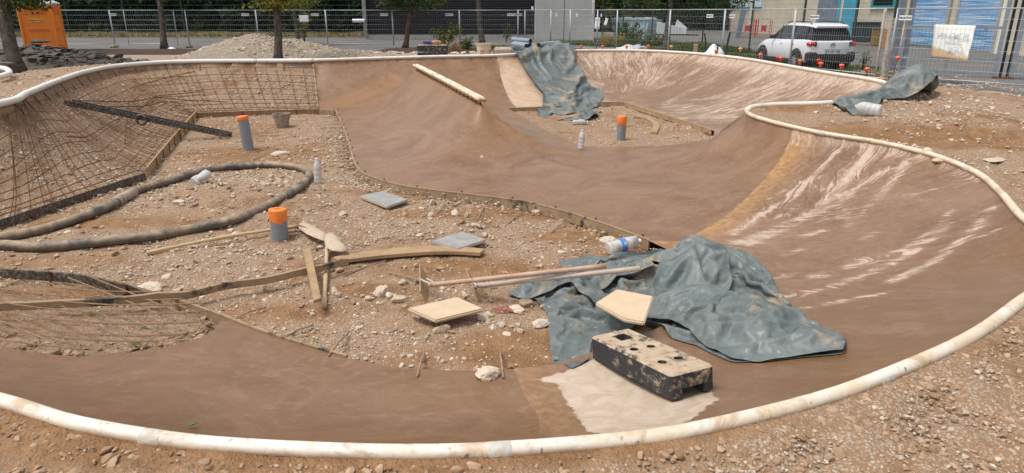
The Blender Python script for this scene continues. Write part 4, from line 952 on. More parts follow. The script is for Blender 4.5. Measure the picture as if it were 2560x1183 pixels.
p = hit(1530, 640); bottle(p+np.array([-.04, 0, .07]), .33, .06, (1, .35, .12), 'crushed clear bottle with blue label at the tarp corner', M_BLUE, squash=.35)
p = hit(485, 462); bottle(p+np.array([0, 0, .04]), .22, .055, (.55, .9, .25), 'small crumpled clear bottle leaning on the hose', squash=.8)

# slabs -----------------------------------------------------------------
def slab(corners, z, th, mat, label, tilt=None, name='float_slab', cat='slab', group='square slabs lying in the pit', bev=.008):
    zs = z if hasattr(z, '__len__') else [z]*len(corners)
    P = [U(x, y, zz) for (x, y), zz in zip(corners, zs)]; c = sum(P)/len(P); Q = [p-c for p in P]
    bm = bmesh.new(); top = [bm.verts.new(q) for q in Q]; bot = [bm.verts.new((q[0]*.985, q[1]*.985, q[2]-th)) for q in Q]; n = len(Q)
    bm.faces.new(top); bm.faces.new(bot[::-1])
    for i in range(n): bm.faces.new((top[i], bot[i], bot[(i+1) % n], top[(i+1) % n]))
    bmesh.ops.recalc_face_normals(bm, faces=bm.faces); bmesh.ops.bevel(bm, geom=list(bm.edges), offset=bev, segments=2, affect='EDGES')
    me = bpy.data.meshes.new(name); bm.to_mesh(me); bm.free(); o = link(name, me, mat); o.location = c; tag(o, label, cat, group); auto_smooth(o, 30); return o
def slab_mat(name, a, b_, spl=False):
    k = N(name); n = k.noise(7, 6, .65); c = k.mix(k.step(n, .35, .65), a, b_); c = k.mix(k.step(k.noise(26, 5, .7), .55, .72, 0, .6), c, (.40, .30, .21))
    if spl: c = k.mix(k.step(k.noise(4.5, 6, .75, k.co(scale=(1, 2.5, 1)), 1.2), .63, .66), c, (.03, .03, .032))
    gn = k.node('ShaderNodeNewGeometry'); sx = k.node('ShaderNodeSeparateXYZ'); k.l.new(gn.outputs['Normal'], sx.inputs[0])
    c = k.mix(k.step(sx.outputs[2], .8, .4), c, (.50, .39, .28)); k.set(col=c, rough=.8); k.bump(n, .3, .01); return k.m
M_SLABG = slab_mat('grey_slab', (.25, .25, .245), (.36, .345, .32)); M_SLABG2 = slab_mat('grey_slab_splashed', (.24, .24, .24), (.38, .36, .33), True); M_SLABT = slab_mat('tan_float_board', (.56, .41, .26), (.64, .49, .33))
slab([(896, 490), (955, 477), (1022, 498), (967, 517)], .06, .03, M_SLABG, 'grey slab with a broken corner lying nearest the form board')
slab([(1074, 603), (1157, 578), (1216, 599), (1145, 622)], .065, .032, M_SLABG2, 'grey slab with a black splash in the middle of the pit')
slab([(1016, 770), (1143, 741), (1211, 771), (1088, 801)], [.09, .10, .11, .10], .03, M_SLABT, 'tan wooden float board beside the bull float blades', bev=.01)
slab([(1487, 757), (1542, 722), (1634, 740), (1612, 806), (1560, 798)], [.19, .22, .24, .23, .20], .03, M_SLABT, 'tan wooden float board lying on the grey tarp')
# planks and boards
def flat_poly(corners, z, th, mat, name, label, cat, group=None, bev=.004):
    return slab(corners, z, th, mat, label, name=name, cat=cat, group=group, bev=bev)
flat_poly([(757, 624), (776, 618), (803, 745), (784, 752)], [.15, .15, .14, .14], .028, M_WOOD, 'short_plank', 'short cement dusted plank crossing the long board', 'plank')
bp = catmull([hit(x, y+11) for x, y in ((-140, 793), (0, 790), (200, 781), (400, 762), (600, 730), (760, 697), (850, 676), (872, 670))], .1)
ribbon(bp, .055, .035, 'long_board', wood('long_board_wood', (.40, .28, .17), (.27, .185, .115), .25), 'long warped board running in from the left edge', 'plank', zo=.075)
cb = catmull([hit(x, y) for x, y in ((848, 668), (960, 654), (1080, 645), (1150, 645), (1200, 648))], .06)
b = MB(); W_ = np.gradient(cb[:, :2], axis=0); W_ /= np.linalg.norm(W_, axis=1)[:, None]; n_ = len(cb)
for i in range(n_):
    wd = .055+.03*math.sin(i/(n_-1)*math.pi); nx, ny = -W_[i, 1], W_[i, 0]
    for (s_, zz) in ((0, .01), (2*wd, .01), (2*wd, .04), (0, .04)): b.v.append((cb[i, 0]+nx*s_, cb[i, 1]+ny*s_, cb[i, 2]+zz+.02))
for i in range(n_-1):
    for k in range(4): b.f.append((i*4+k, i*4+(k+1) % 4, i*4+4+(k+1) % 4, i*4+4+k)); b.mi.append(0)
b.f += [(3, 2, 1, 0), tuple((n_-1)*4+k for k in range(4))]; b.mi += [0, 0]
tag(b.build('curved_board', M_WOOD, recalc=True), 'gently curved flat board in the middle of the pit', 'plank')
# shovels
def shovel(h0, h1, blade, bz, label, bend=0.0, name='shovel'):
    a, c_ = hit(*h0)+np.array([0, 0, .03]), hit(*h1)+np.array([0, 0, .05]); e = empty(name, a, 0, label, 'shovel', 'shovels dropped in the pit'); b = MB()
    d = c_-a; pts = [tuple(d*t+np.array([0, 0, bend*math.sin(t*math.pi)])) for t in np.linspace(0, 1, 14)]; b.tube(pts, [.018+.003*math.cos(i) for i in range(14)], 10); b.build('handle', wood('shovel_handle_wood', (.62, .45, .27), (.5, .36, .23), 0, .35), e, smooth=True)
    P = np.array([U(x, y, bz)-a for x, y in blade]); c = P.mean(0); bm = bmesh.new(); n = len(P); ring_ = [bm.verts.new(p+np.array([0, 0, .012])) for p in P]; mid = [bm.verts.new(c+(p-c)*.5+np.array([0, 0, .018])) for p in P]; cc = bm.verts.new(c+np.array([0, 0, .020]))
    for i in range(n): bm.faces.new((ring_[i], ring_[(i+1) % n], mid[(i+1) % n], mid[i])); bm.faces.new((mid[i], mid[(i+1) % n], cc))
    bmesh.ops.recalc_face_normals(bm, faces=bm.faces); bmesh.ops.solidify(bm, geom=list(bm.faces), thickness=.004); me = bpy.data.meshes.new('blade'); bm.to_mesh(me); bm.free()
    link('blade', me, simple('cement_coated_blade', (.50, .385, .27), .85, 0, .12, 20, .5, dirt=(.6, .5, .4), dirt_amt=.4), e); me.polygons.foreach_set('use_smooth', [True]*len(me.polygons))
    b = MB(); tip = c*.35+(c_-a)*.65; b.tube([tuple(c_-a), tuple(tip+np.array([0, 0, .01])), tuple(c+np.array([0, 0, .01]))], [.02, .014, .004], 8); b.build('socket', M_RUST, e, smooth=True); return e
shovel((368, 640), (746, 578), [(746, 572), (749, 562), (760, 557), (778, 564), (800, 575), (822, 588), (822, 604), (806, 604), (785, 596), (765, 587)], .06, 'long handled shovel lying past the short orange capped pipe', .02)
shovel((811, 776), (819, 632), [(811, 605), (814, 590), (826, 582), (838, 587), (850, 602), (869, 622), (866, 630), (850, 632), (830, 629), (815, 622)], .09, 'short shovel with rounded mortar blade below the first one', .0)
# bull floats
def bullfloat(bl0, bl1, p0, p1, z0, z1, label, colr, cl, zt=.10):
    A, B = hit(*bl0), hit(*bl1); e = empty('bull_float', A, 0, label, 'bull float', 'bull floats with long poles half on the tarp'); d = B-A; L = np.linalg.norm(d[:2])
    b = MB(); M = frame_mat(tuple((B-A)/2+np.array([0, 0, .055])), (d[0], d[1], 0)) @ Matrix.Rotation(R(62), 4, 'X'); b.box((0, 0, 0), (L, .11, .012), M, bev=.003)
    o = b.build('blade', M_WOOD, e)
    q0, q1 = U(*p0, z0)-A, U(*p1, z1)-A; b = MB(); b.tube([tuple(q0*(1-t)+q1*t) for t in np.linspace(0, 1, 10)], .0185, 12); b.build('pole', colr, e, smooth=True)
    b = MB()
    for s_ in (-1, 1): b.tube([tuple((B-A)/2+np.array([s_*.03, 0, .09])), tuple(q0+np.array([.02, s_*.03, .02])), tuple(q0+np.array([.06, s_*.01, -.01]))], .008, 6)
    b.build('bracket', simple('pale_bracket', (.5, .42, .33), .7), e); return e
kp = N('stained_pole'); npn = kp.noise(9, 6, .7); kp.set(col=kp.mix(kp.step(npn, .60, .66), kp.mix(kp.step(kp.noise(4, 4, .6), .35, .65), (.42, .25, .17), (.56, .42, .30)), (.42, .07, .06)), rough=.6); M_POLE = kp.m
kp = N('pale_stained_pole'); npn = kp.noise(9, 6, .7); kp.set(col=kp.mix(kp.step(npn, .62, .68), kp.mix(kp.step(kp.noise(4, 4, .6), .35, .65), (.42, .33, .27), (.58, .50, .42)), (.35, .12, .10)), rough=.6); M_POLE2 = kp.m
bullfloat((1060, 757), (1058, 693), (1072, 713), (1515, 665), .12, .36, 'upper bull float with reddish pole reaching onto the tarp', M_POLE, None)
bullfloat((1196, 759), (1172, 700), (1188, 716), (1600, 671), .10, .38, 'lower bull float with pale stained pole under the other one', M_POLE2, None)

# rubber fence feet ------------------------------------------------------
def rub_mat(name, amt):
    k = N(name); co = k.co(); n = k.math('ADD', k.math('MULTIPLY', k.noise(7, 9, .8, co, .2), .7), k.math('MULTIPLY', k.noise(30, 6, .7, co), .3)); gn = k.node('ShaderNodeNewGeometry'); sx = k.node('ShaderNodeSeparateXYZ'); k.l.new(gn.outputs['Normal'], sx.inputs[0])
    up = k.math('MULTIPLY', sx.outputs[2], .155); d = k.step(k.math('ADD', n, up), 1-amt-.02, 1-amt+.07)
    c = k.mix(d, (.032, .033, .036), k.mix(k.step(k.noise(14, 4, .6, co), .3, .7), (.40, .29, .19), (.56, .43, .30))); k.set(col=c, rough=.8); k.bump(k.math('ADD', k.math('MULTIPLY', d, .4), k.noise(50, 5, .7, co)), .6, .008); return k.m
M_RUB = rub_mat('mortar_caked_black_rubber', .44); M_RUB2 = rub_mat('grey_weathered_rubber', .60)
def foot_mesh(L, W, Hh, notch=True):
    b = MB(); b.box((0, 0, Hh/2), (L, W, Hh), bev=.012); me = bpy.data.meshes.new('body'); me.from_pydata(b.v, [], b.f); ob = link('tmp', me)
    cuts = MB(); tmp = []
    def cut(c):
        m2 = bpy.data.meshes.new('cut'); m2.from_pydata(c.v, [], c.f); bm = bmesh.new(); bm.from_mesh(m2); bmesh.ops.recalc_face_normals(bm, faces=bm.faces); bm.to_mesh(m2); bm.free(); o2 = link('cut', m2); mod = ob.modifiers.new('b', 'BOOLEAN'); mod.object = o2; mod.operation = 'DIFFERENCE'; mod.solver = 'EXACT'; tmp.append(o2)
    c = MB(); c.box((-L*.33, .005, Hh), (.085, .075, .1)); cut(c)
    for (x, y) in ((-.02, .035), (-.03, -.055), (.17, .04), (.17, -.05)):
        c = MB(); c.lathe([(.021, Hh-.06), (.021, Hh+.05)], 16, Matrix.Translation((x*L/.62, y, 0))); cut(c)
    if notch: c = MB(); c.box((0, 0, .02), (L*1.2, W*.52, .075)); cut(c)
    dg = bpy.context.evaluated_depsgraph_get(); me3 = bpy.data.meshes.new_from_object(ob.evaluated_get(dg))
    for t in tmp+[ob]: bpy.data.objects.remove(t)
    return me3
FM = foot_mesh(.62, .235, .145)
A_, D_ = hit(1475, 900), hit(1674, 1010); ax = Vector(D_-A_).normalized(); sd_ = Vector((0, 0, 1)).cross(ax).normalized()
c_ = Vector(A_)+ax*.31+sd_*.1175; z0 = max(float(H(*(Vector(A_)+sd_*.1)[:2])), A_[2])
o = link('rubber_block', FM, M_RUB); up = ax.cross(sd_)
M = Matrix((ax, sd_, up)).transposed().to_4x4(); ks = float(np.linalg.norm(D_-A_))/.62; c_ = Vector(A_)+ax*.31*ks+sd_*.1175*ks; M = M @ Matrix.Diagonal((ks, ks*.92, 1.0, 1)); M.translation = c_+Vector((0, 0, .006)); o.matrix_world = M; print('BLOCK', ks); auto_smooth(o, 30)
tag(o, 'big black rubber fence foot caked with mortar on the front slope', 'fence foot')

# black ladder like screed lying across the bank
a, c_ = hit(165, 262)+np.array([0, 0, .05]), hit(580, 344)+np.array([0, 0, .04]); e = empty('plastic_screed', a, 0, 'black ladder shaped plastic form lying across the rebar bank', 'form section'); d = c_-a; L = float(np.linalg.norm(d))
M = frame_mat((0, 0, 0), d)
for s_ in (-1, 1):
    b = MB(); b.box((L*(.5+s_*.012), s_*.085, .0), (L*.97, .016, .085), M); b.build('rail', M_BLACKPL, e)
for t in np.linspace(.03, .97, 17):
    b = MB(); b.box((L*t, 0, -.01), (.02, .16, .05), M, rz=.35*((int(t*17) % 2)*2-1)); b.build('rung', M_BLACKPL, e)
b = MB(); b.tube([tuple(Vector(d*.46)+Vector((.10*math.cos(q)*.8, -.12, -.02+.10*math.sin(q)*.8))) for q in np.linspace(0, 6.28, 14)], .022, 8); b.build('wheel', M_BLACKPL, e, smooth=True)
# far pit pieces
cw = catmull([hit(x, y)+np.array([0, 0, .0]) for x, y in ((1583, 296), (1610, 298), (1632, 308), (1640, 322), (1634, 336))], .06)
ribbon(cw, .045, .11, 'curved_form', M_WOOD, 'curved wooden form piece lying right of the far drain pipe', 'plank')
a, c_ = hit(1395, 303), hit(1502, 282); b = MB(); M = frame_mat(tuple((a+c_)/2+np.array([0, 0, .03])), c_-a); b.box((0, 0, 0), (float(np.linalg.norm(c_-a)), .07, .03), M, bev=.004)
tag(b.build('thin_plank', M_WOOD), 'thin plank lying in front of the back tarp', 'plank')
# red twine, leaves
M_TWINE = simple('red_twine', (.5, .12, .10), .7)
for (x, y, lab, n_) in ((1262, 775, 'tangle of red twine between the slab and the tarp', 26), ):
    p = hit(x, y); b = MB(); pts = [Vector((random.uniform(-.13, .13), random.uniform(-.06, .06), random.uniform(.0, .02))) for _ in range(n_)]; cc = catmull([np.array(q) for q in pts], .02); b.tube([tuple(q) for q in cc], .0013, 4); o = b.build('red_twine', M_TWINE); o.location = p; tag(o, lab, 'twine')
def leaf_mat(name, col):
    k = N(name); k.set(col=k.mix(k.step(k.noise(20, 4, .6), .4, .7), col, tuple(x*.6 for x in col)), rough=.6, spec=.3); return k.m
M_LEAFS = [leaf_mat('green_leaf', (.10, .16, .035)), leaf_mat('yellow_leaf', (.62, .42, .06)), leaf_mat('brown_leaf', (.22, .11, .04)), leaf_mat('pale_leaf', (.55, .45, .22))]
LB = [(0, 0), (.35, -.12), (.25, -.5), (.5, -.42), (.8, -.75), (.85, -.35), (1.25, -.45), (1.1, -.12), (1.6, 0), (1.1, .12), (1.25, .45), (.85, .35), (.8, .75), (.5, .42), (.25, .5), (.35, .12)]
def leaf(px, py, s_, mi, label):
    p = hit(px, py); b = MB(); a = random.uniform(0, 6.28); b.add([(x*s_, y*s_, .35*s_*abs(y)+.1*s_*math.sin(x*2)) for x, y in LB]+[(.7*s_, 0, 0)], [(i, (i+1) % 16, 16) for i in range(16)]); o = b.build('fallen_leaf', M_LEAFS[mi])
    o.location = (p[0], p[1], p[2]+.01); o.rotation_euler = (random.uniform(-.3, .3), random.uniform(-.3, .3), a); tag(o, label, 'leaf', 'fallen plane leaves'); return o
for args in ((1400, 902, .045, 3, 'pale curled leaf on the hanging front corner of the tarp'), (1202, 945, .04, 1, 'yellow leaf beside the rough stone at the front edge'), (1372+445, 710, .02, 1, 'tiny yellow leaf in the upper tarp fold'), (403, 822, .055, 0, 'light green leaf on the soil in the front left corner'),
             (345, 828, .05, 0, 'dark green leaf among the crossing bars at front left'), (355, 872, .05, 0, 'green leaf on the ragged concrete edge'), (112, 860, .045, 0, 'green leaf near the left frame edge on the soil'), (20, 702, .045, 1, 'yellowish leaf by the black strip at the left frame edge'),
             (470, 1072, .03, 0, 'green leaf resting against the front coping pipe'), (1474, 592, .03, 0, 'small green sprig below the form board'), (905, 668, .03, 0, 'green leaf under the curved board'), (150, 560, .03, 0, 'green leaf beside the far hose end'), (270, 866, .04, 3, 'pale leaf near the fresh concrete edge'),
             (735, 842, .03, 0, 'green leaf behind the front concrete'), (790, 855, .03, 1, 'yellow leaf behind the front concrete'), (365, 611, .03, 0, 'green weed leaf under the near hose'), (2310, 370+8, .03, 1, 'yellow leaf on the ground right of the rim'), (1595, 282, .05, 0, 'green leaf in the far pit')):
    leaf(*args)
# ================================================================== tarpaulins: an oversized sheet is pulled in at its edge and settles into folds
def tarp_mat():
    k = N('dirty_grey_green_tarpaulin'); co = k.co(); n = k.noise(2.4, 8, .70, co, .5); n2 = k.noise(5, 8, .76, k.co(scale=(1, 1.8, 1.3)), 1.6); f = k.noise(30, 5, .7, co); g = k.noise(1.5, 5, .6, k.co(loc=(7, 1, 2)), .5)
    c = k.mix(k.step(g, .35, .65), (.088, .112, .110), (.150, .172, .168))
    c = k.mix(k.step(k.noise(3, 7, .66, k.co(loc=(1, 4, 4)), 1.2), .47, .70, 0, .55), c, (.23, .25, .245))
    c = k.mix(k.step(n, .54, .63, 0, .75), c, (.42, .32, .205)); c = k.mix(k.step(n2, .56, .70, 0, .4), c, (.34, .285, .21))
    c = k.mix(k.step(f, .5, .8, 0, .2), c, (.30, .27, .22))
    k.set(col=c, rough=k.step(n, .4, .6, .38, .8), spec=.45)
    wv = k.node('ShaderNodeVectorMath'); wv.operation = 'MULTIPLY_ADD'; k.l.new(k.noise(2.5, 3, .5, co, 0, 'Color'), wv.inputs[0]); wv.inputs[1].default_value = (.35,)*3; k.l.new(co, wv.inputs[2])
    v1 = k.vor(5.5, wv.outputs[0], rand=.95); v2 = k.vor(12, wv.outputs[0]); h = k.math('ADD', v1, k.math('MULTIPLY', v2, .35)); k.bump(k.math('ADD', h, k.math('MULTIPLY', f, .05)), .55, .035); return k.m
M_TARP = tarp_mat()
RIMTOP = np.where(DR < .14, ZR+.075, -9.0)
def tarp(name, outline, h, S, ang, bulges, label, steps=150, seed=1, bend=.05, grav=.0006, sub=2, lift=.10, parent=None, below_=(), soft=.22, store=None, rimtop=False):
    poly = np.array([U(p[1], p[2], p[3]) if p[0] == 'w' else hit(p[0], p[1], p[2] if len(p) > 2 else 0.0) for p in outline]); poly = lin(list(poly)+[poly[0]], h)[:-1]; nb = len(poly)
    x0, x1, y0, y1 = poly[:, 0].min(), poly[:, 0].max(), poly[:, 1].min(), poly[:, 1].max(); r = np.random.default_rng(seed)
    X, Y = np.meshgrid(np.arange(x0, x1, h), np.arange(y0, y1, h*.88)); X[1::2] += h/2
    X = X.ravel()+r.normal(0, h*.08, X.size); Y = Y.ravel()+r.normal(0, h*.08, Y.size)
    m = pip(X, Y, poly); X, Y = X[m], Y[m]; dd = near_poly(X, Y, poly, True)[0]; X, Y = X[dd > h*.6], Y[dd > h*.6]
    vs = [Vector((p[0], p[1])) for p in poly]+[Vector((float(a), float(b))) for a, b in zip(X, Y)]
    vo, eo, fo, ov, oe, of = delaunay_2d_cdt(vs, [], [list(range(nb))], 1, 1e-5)
    P = np.array([(v.x, v.y, 0) for v in vo]); F = np.array([f for f in fo if len(f) == 3]); n = len(P)
    a, b, c = P[F[:, 0]], P[F[:, 1]], P[F[:, 2]]; nz = np.cross(b-a, c-a)[:, 2]; F[nz < 0] = F[nz < 0][:, ::-1]
    isb = np.zeros(n, bool)
    for i, s_ in enumerate(ov):
        if any(q < nb for q in s_): isb[i] = True
    BL = []
    for bu in bulges:
        bx, by, br, bh = bu[:4]; q = U(bx, by, bu[4]) if len(bu) > 4 else (U(-bx, by, .78) if bx < 0 else hit(bx, by, bh*.6)); BL.append((q[0], q[1], br, bh))
    G0 = lambda x, y: H(x, y)+sum(bh*np.exp(-(((x-bx)**2+(y-by)**2)/br**2)) for bx, by, br, bh in BL)
    def G(x, y):
        z = np.maximum(G0(x, y), bil(RIMTOP, x, y)) if rimtop else G0(x, y)
        for (ox, oy, rs_, T_) in below_: i = ((y-oy)/rs_).astype(int); j = ((x-ox)/rs_).astype(int); ok = (i >= 0) & (j >= 0) & (i < T_.shape[0]) & (j < T_.shape[1]); z = np.where(ok, np.maximum(z, T_[np.clip(i, 0, T_.shape[0]-1), np.clip(j, 0, T_.shape[1]-1)]+.008), z)
        return z
    E = {}
    for f in F:
        for k in range(3): E.setdefault(tuple(sorted((int(f[k]), int(f[(k+1) % 3])))), []).append(int(f[(k+2) % 3]))
    e1 = np.array(list(E.keys())); e2 = np.array([v for v in E.values() if len(v) == 2]); Ec = np.vstack([e1, e2]); K = np.r_[np.ones(len(e1)), np.full(len(e2), bend)]
    wl_ = h*9; ca, sa = math.cos(ang), math.sin(ang); Rm = np.array([[ca, sa], [-sa, ca]]); cen = P[:, :2].mean(0)
    Q = (P[:, :2]-cen)@Rm.T; big = np.column_stack([Q[:, 0]*S[0], Q[:, 1]*S[1]])@Rm+cen      # sheet laid out flat at full size
    wob = np.column_stack([fbm(Q[:, 0]*1.3+seed, Q[:, 1]*1.3, 2, seed)-.5, fbm(Q[:, 0]*1.3+5, Q[:, 1]*1.3+seed, 2, seed+3)-.5])*.25*(np.array(S)-1)*2
    bigr = big+wob; R3 = np.column_stack([bigr, np.zeros(n)])
    db = near_poly(P[:, 0], P[:, 1], poly, True)[0]; q_ = .12+.88*smooth01((db[Ec[:, 0]]+db[Ec[:, 1]])/2/soft); Lp = np.linalg.norm(P[Ec[:, 1]]-P[Ec[:, 0]], axis=1)
    L0 = Lp*(1-q_)+np.linalg.norm(R3[Ec[:, 1]]-R3[Ec[:, 0]], axis=1)*q_; deg = np.bincount(Ec.ravel(), minlength=n, weights=np.repeat(K, 2).reshape(-1, 2).ravel()).astype(float)
    X3 = R3.copy(); X3[:, 2] = G(P[:, 0], P[:, 1])+lift+r.normal(0, .004, n)+(fbm(Q[:, 0]*.7/wl_+seed, Q[:, 1]*.7/wl_, 3, seed+7)-.5)*lift*1.6; V = np.zeros_like(X3); tgt = P[:, :2]
    for it in range(steps):
        t = min(1, (it+1)/(steps*.62)); t = smooth01(t); V *= .90; V[:, 2] -= grav; prev = X3.copy(); X3 = X3+V
        goal = R3[:, :2]*(1-t)+tgt*t
        for sub_ in range(7):
            d = X3[Ec[:, 1]]-X3[Ec[:, 0]]; l = np.linalg.norm(d, axis=1)+1e-9; corr = d*((l-L0)/l*.5*K)[:, None]
            D = np.stack([np.bincount(Ec[:, 0], corr[:, k], n)-np.bincount(Ec[:, 1], corr[:, k], n) for k in range(3)], 1); X3 = X3+D*(2.6/deg)[:, None]
            X3[isb, :2] += (goal[isb]-X3[isb, :2])*.5
        X3[~isb, :2] += (goal[~isb]-X3[~isb, :2])*.02
        fl = G(X3[:, 0], X3[:, 1]); below = X3[:, 2] < fl+.006
        X3[below, 2] = fl[below]+.006; X3[below, :2] = prev[below, :2]*.5+X3[below, :2]*.5
        V = np.clip(X3-prev, -.03, .03)
    if store is not None:
        rs_ = h*.8; ox, oy = X3[:, 0].min()-.1, X3[:, 1].min()-.1; T_ = np.full((int((X3[:, 1].max()-oy)/rs_)+4, int((X3[:, 0].max()-ox)/rs_)+4), -9.0)
        pts_ = np.vstack([X3, (X3[F[:, 0]]+X3[F[:, 1]]+X3[F[:, 2]])/3]); np.maximum.at(T_, (((pts_[:, 1]-oy)/rs_).astype(int), ((pts_[:, 0]-ox)/rs_).astype(int)), pts_[:, 2])
        D_ = T_.copy(); D_[1:] = np.maximum(D_[1:], T_[:-1]); D_[:, 1:] = np.maximum(D_[:, 1:], D_[:, :-1]); store.append((ox, oy, rs_, D_))
    me = make_mesh(name, X3, F); o = link(name, me, M_TARP, parent)
    if sub: md = o.modifiers.new('sub', 'SUBSURF'); md.levels = sub; md.render_levels = sub
    ms = o.modifiers.new('solid', 'SOLIDIFY'); ms.thickness = .003; ms.offset = 1
    if parent is None: tag(o, label, 'tarpaulin', 'grey green tarpaulins thrown over the bowl')
    return o
T1 = []
tp1 = tarp('tarpaulin', [(1268, 740), (1330, 697), (1410, 680), (1400, 655), (1470, 643), (1520, 640, .05), (1570, 634, .05), (1640, 626, .08), (1700, 612, .10), (1790, 600, .10), (1850, 625, .04), (1890, 660, .02), (1930, 702), (1955, 750), (2000, 790), (2075, 835), (2116, 856), (2108, 888),
                   (2000, 897), (1900, 908), (1830, 908), (1740, 868), (1680, 850), (1640, 832), (1600, 815), (1560, 838), (1520, 835), (1478, 862), (1472, 905), (1430, 926), (1382, 918), (1372, 850), (1370, 790), (1340, 752)],
     .033, (1.36, 1.30), R(35), [(1735, 655, .36, .20), (1840, 790, .3, .05), (1400, 840, .15, .03)],
     'large crumpled tarpaulin heaped in the foreground beside the mortar caked rubber block', 150, 5, store=T1)
tarp('flap', [(1275, 742), (1330, 702), (1400, 700), (1500, 690), (1600, 690), (1634, 716), (1540, 724), (1494, 750), (1556, 792), (1530, 806), (1470, 765), (1425, 735), (1370, 752), (1310, 752)], .034, (1.35, 1.4), R(60), [], '', 110, 31, parent=tp1, below_=T1[:1], store=T1, soft=.12)
tarp('flap', [(1600, 655, .15), (1650, 628, .2), (1700, 604, .25), (1790, 592, .25), (1816, 600, .25), (1832, 690, .15), (1824, 716, .12), (1800, 685, .2), (1770, 662, .25), (1715, 648, .25), (1655, 665, .18)], .034, (1.35, 1.35), R(20), [(1720, 620, .2, .05)], '', 110, 33, parent=tp1, below_=T1[:1], store=T1, soft=.12)
tarp('flap', [(1630, 705, .15), (1648, 660, .2), (1690, 634, .3), (1737, 634, .3), (1785, 680, .25), (1836, 742, .12), (1815, 770, .1), (1740, 764, .1), (1640, 750, .1)], .034, (1.3, 1.3), R(120), [(1710, 665, .22, .10)], '', 110, 35, parent=tp1, below_=T1[:3], store=T1, soft=.15)
tarp('flap', [(1606, 750, .1), (1650, 735, .12), (1705, 722, .15), (1800, 742, .12), (1855, 752, .1), (1872, 736, .1), (1960, 782, .05), (2075, 836), (2113, 858), (2106, 888), (1990, 899), (1900, 910), (1830, 906), (1745, 866), (1650, 830), (1612, 806), (1602, 775)], .036, (1.27, 1.27), R(75), [(1720, 760, .2, .06), (1860, 760, .12, .08)], '', 130, 39, parent=tp1, below_=T1[:4], soft=.2)
tarp('tarpaulin', [(1222, 130), (1262, 122), (1300, 126), (1345, 128), (1370, 124), (1425, 120), (1436, 130), (1440, 160), (1462, 185), (1468, 205), (1478, 216), (1500, 228), (1508, 245), (1500, 262), (1478, 276), (1440, 284), (1400, 290), (1385, 285), (1372, 292), (1358, 296), (1342, 285), (1356, 268), (1358, 240), (1330, 210), (1308, 180), (1290, 150), (1280, 136), (1240, 136)],
     .085, (1.42, 1.12), R(-20), [(1440, 252, .4, .10), (1400, 128, .45, .20, 1.07), (1262, 128, .3, .12, 1.07), (1425, 128, .2, .10, 1.07)], 'long tarpaulin hanging over the back wall down into the far pit', 150, 9, lift=.2, grav=.002, rimtop=True)
tarp('tarpaulin', [('w', x, y, z_) for x, y, z_ in ((2036, 258, .80), (2090, 254, .80), (2150, 252, .80), (2195, 249, .80), (2235, 240, .80), (2285, 234, .80), (2325, 240, .78), (2342, 252, .76), (2322, 264, .75), (2285, 269, .75), (2240, 271, .75), (2205, 273, .75), (2185, 292, .74), (2150, 290, .74), (2166, 304, .73), (2130, 303, .73), (2080, 286, .74), (2055, 271, .76))],
     .05, (1.3, 1.3), R(10), [(-2284, 254, .30, .50), (-2215, 260, .22, .14), (-2120, 262, .3, .16)], 'tarpaulin bunched into a tall hump by the right rim end', 150, 14, soft=.12)
tarp('tarpaulin', [(1390, 300), (1440, 296), (1480, 283), (1496, 288), (1494, 297), (1470, 303), (1420, 303)], .06, (1.4, 1.5), R(0), [(1484, 290, .15, .12)], 'small muddy scrap of tarpaulin beside the thin plank', 80, 20)
# ================================================================== ground sheets beyond the bowl
def UX(px, py, x):
    d = ray(px, py); t = x/d[0]; return np.array([x, d[1]*t, CAM_Z+d[2]*t])
def UD(px, d, z):                       # at image depth d, on height z
    return np.array([(px-1280)/FPX*d, (d*1.0+(CAM_Z-z)*(-sp))/cp if False else (d+(z-CAM_Z)*sp)/cp, z])
def sheet(name, poly, z, mat, res=None, label=None):
    n = len(poly); me = make_mesh(name, [(p[0], p[1], z) for p in poly], [tuple(range(n))], smooth=False); o = link(name, me, mat); tag(o, label, None, None, 'structure'); return o
def asphalt():
    k = N('worn_asphalt'); co = k.co(); n = k.noise(.35, 6, .65, co); f = k.noise(45, 4, .7, co); cr = k.vor(.5, k.co(), feature='DISTANCE_TO_EDGE')
    c = k.mix(k.step(n, .35, .65), (.135, .130, .122), (.20, .19, .175)); c = k.mix(k.step(f, .35, .7, 0, .5), c, (.10, .097, .092)); c = k.mix(k.step(k.noise(2.2, 5, .7, co), .5, .75, 0, .45), c, (.25, .22, .185))
    k.set(col=c, rough=.9, spec=.2); k.bump(f, .3, .01); return k.m
M_ASPH = asphalt()
def asphalt_sheet():
    hole = [(-15.6, .9), (14.4, .9), (11.9, 8), (9.4, 12.2), (9.6, 13.8), (10.7, 18.7), (10.8, 20.6), (9.8, 23.8), (8.6, 26.7), (-15.6, 26.7)]; out = [(-250, -60), (250, -60), (250, 420), (-250, 420)]; n = len(hole)
    vo, eo, fo, *_ = delaunay_2d_cdt([Vector(p) for p in out+hole], [(4+i, 4+(i+1) % n) for i in range(n)], [[0, 1, 2, 3]], 1, 1e-5)
    F = []
    for f in fo:
        c = sum((vo[i] for i in f), Vector((0, 0)))/len(f)
        if not pip(np.array([c.x]), np.array([c.y]), hole)[0]: F.append(tuple(f))
    o = link('asphalt', make_mesh('asphalt', [(v.x, v.y, .085) for v in vo], F, smooth=False), M_ASPH); tag(o, kind='structure')
asphalt_sheet()
M_DUST = dirt_mat('tan_dusty_yard', (.38, .30, .22), (.28, .21, .15), (.46, .40, .33), .45, 12, .4)
sheet('dirt_yard', [(-60, 26.6), (-30, 22), (-15.7, 24.0), (-15.7, 26.7), (6.0, 26.7), (6.2, 30), (3, 34.0), (-10, 34.5), (-34, 33), (-60, 33)], .12, M_DUST)
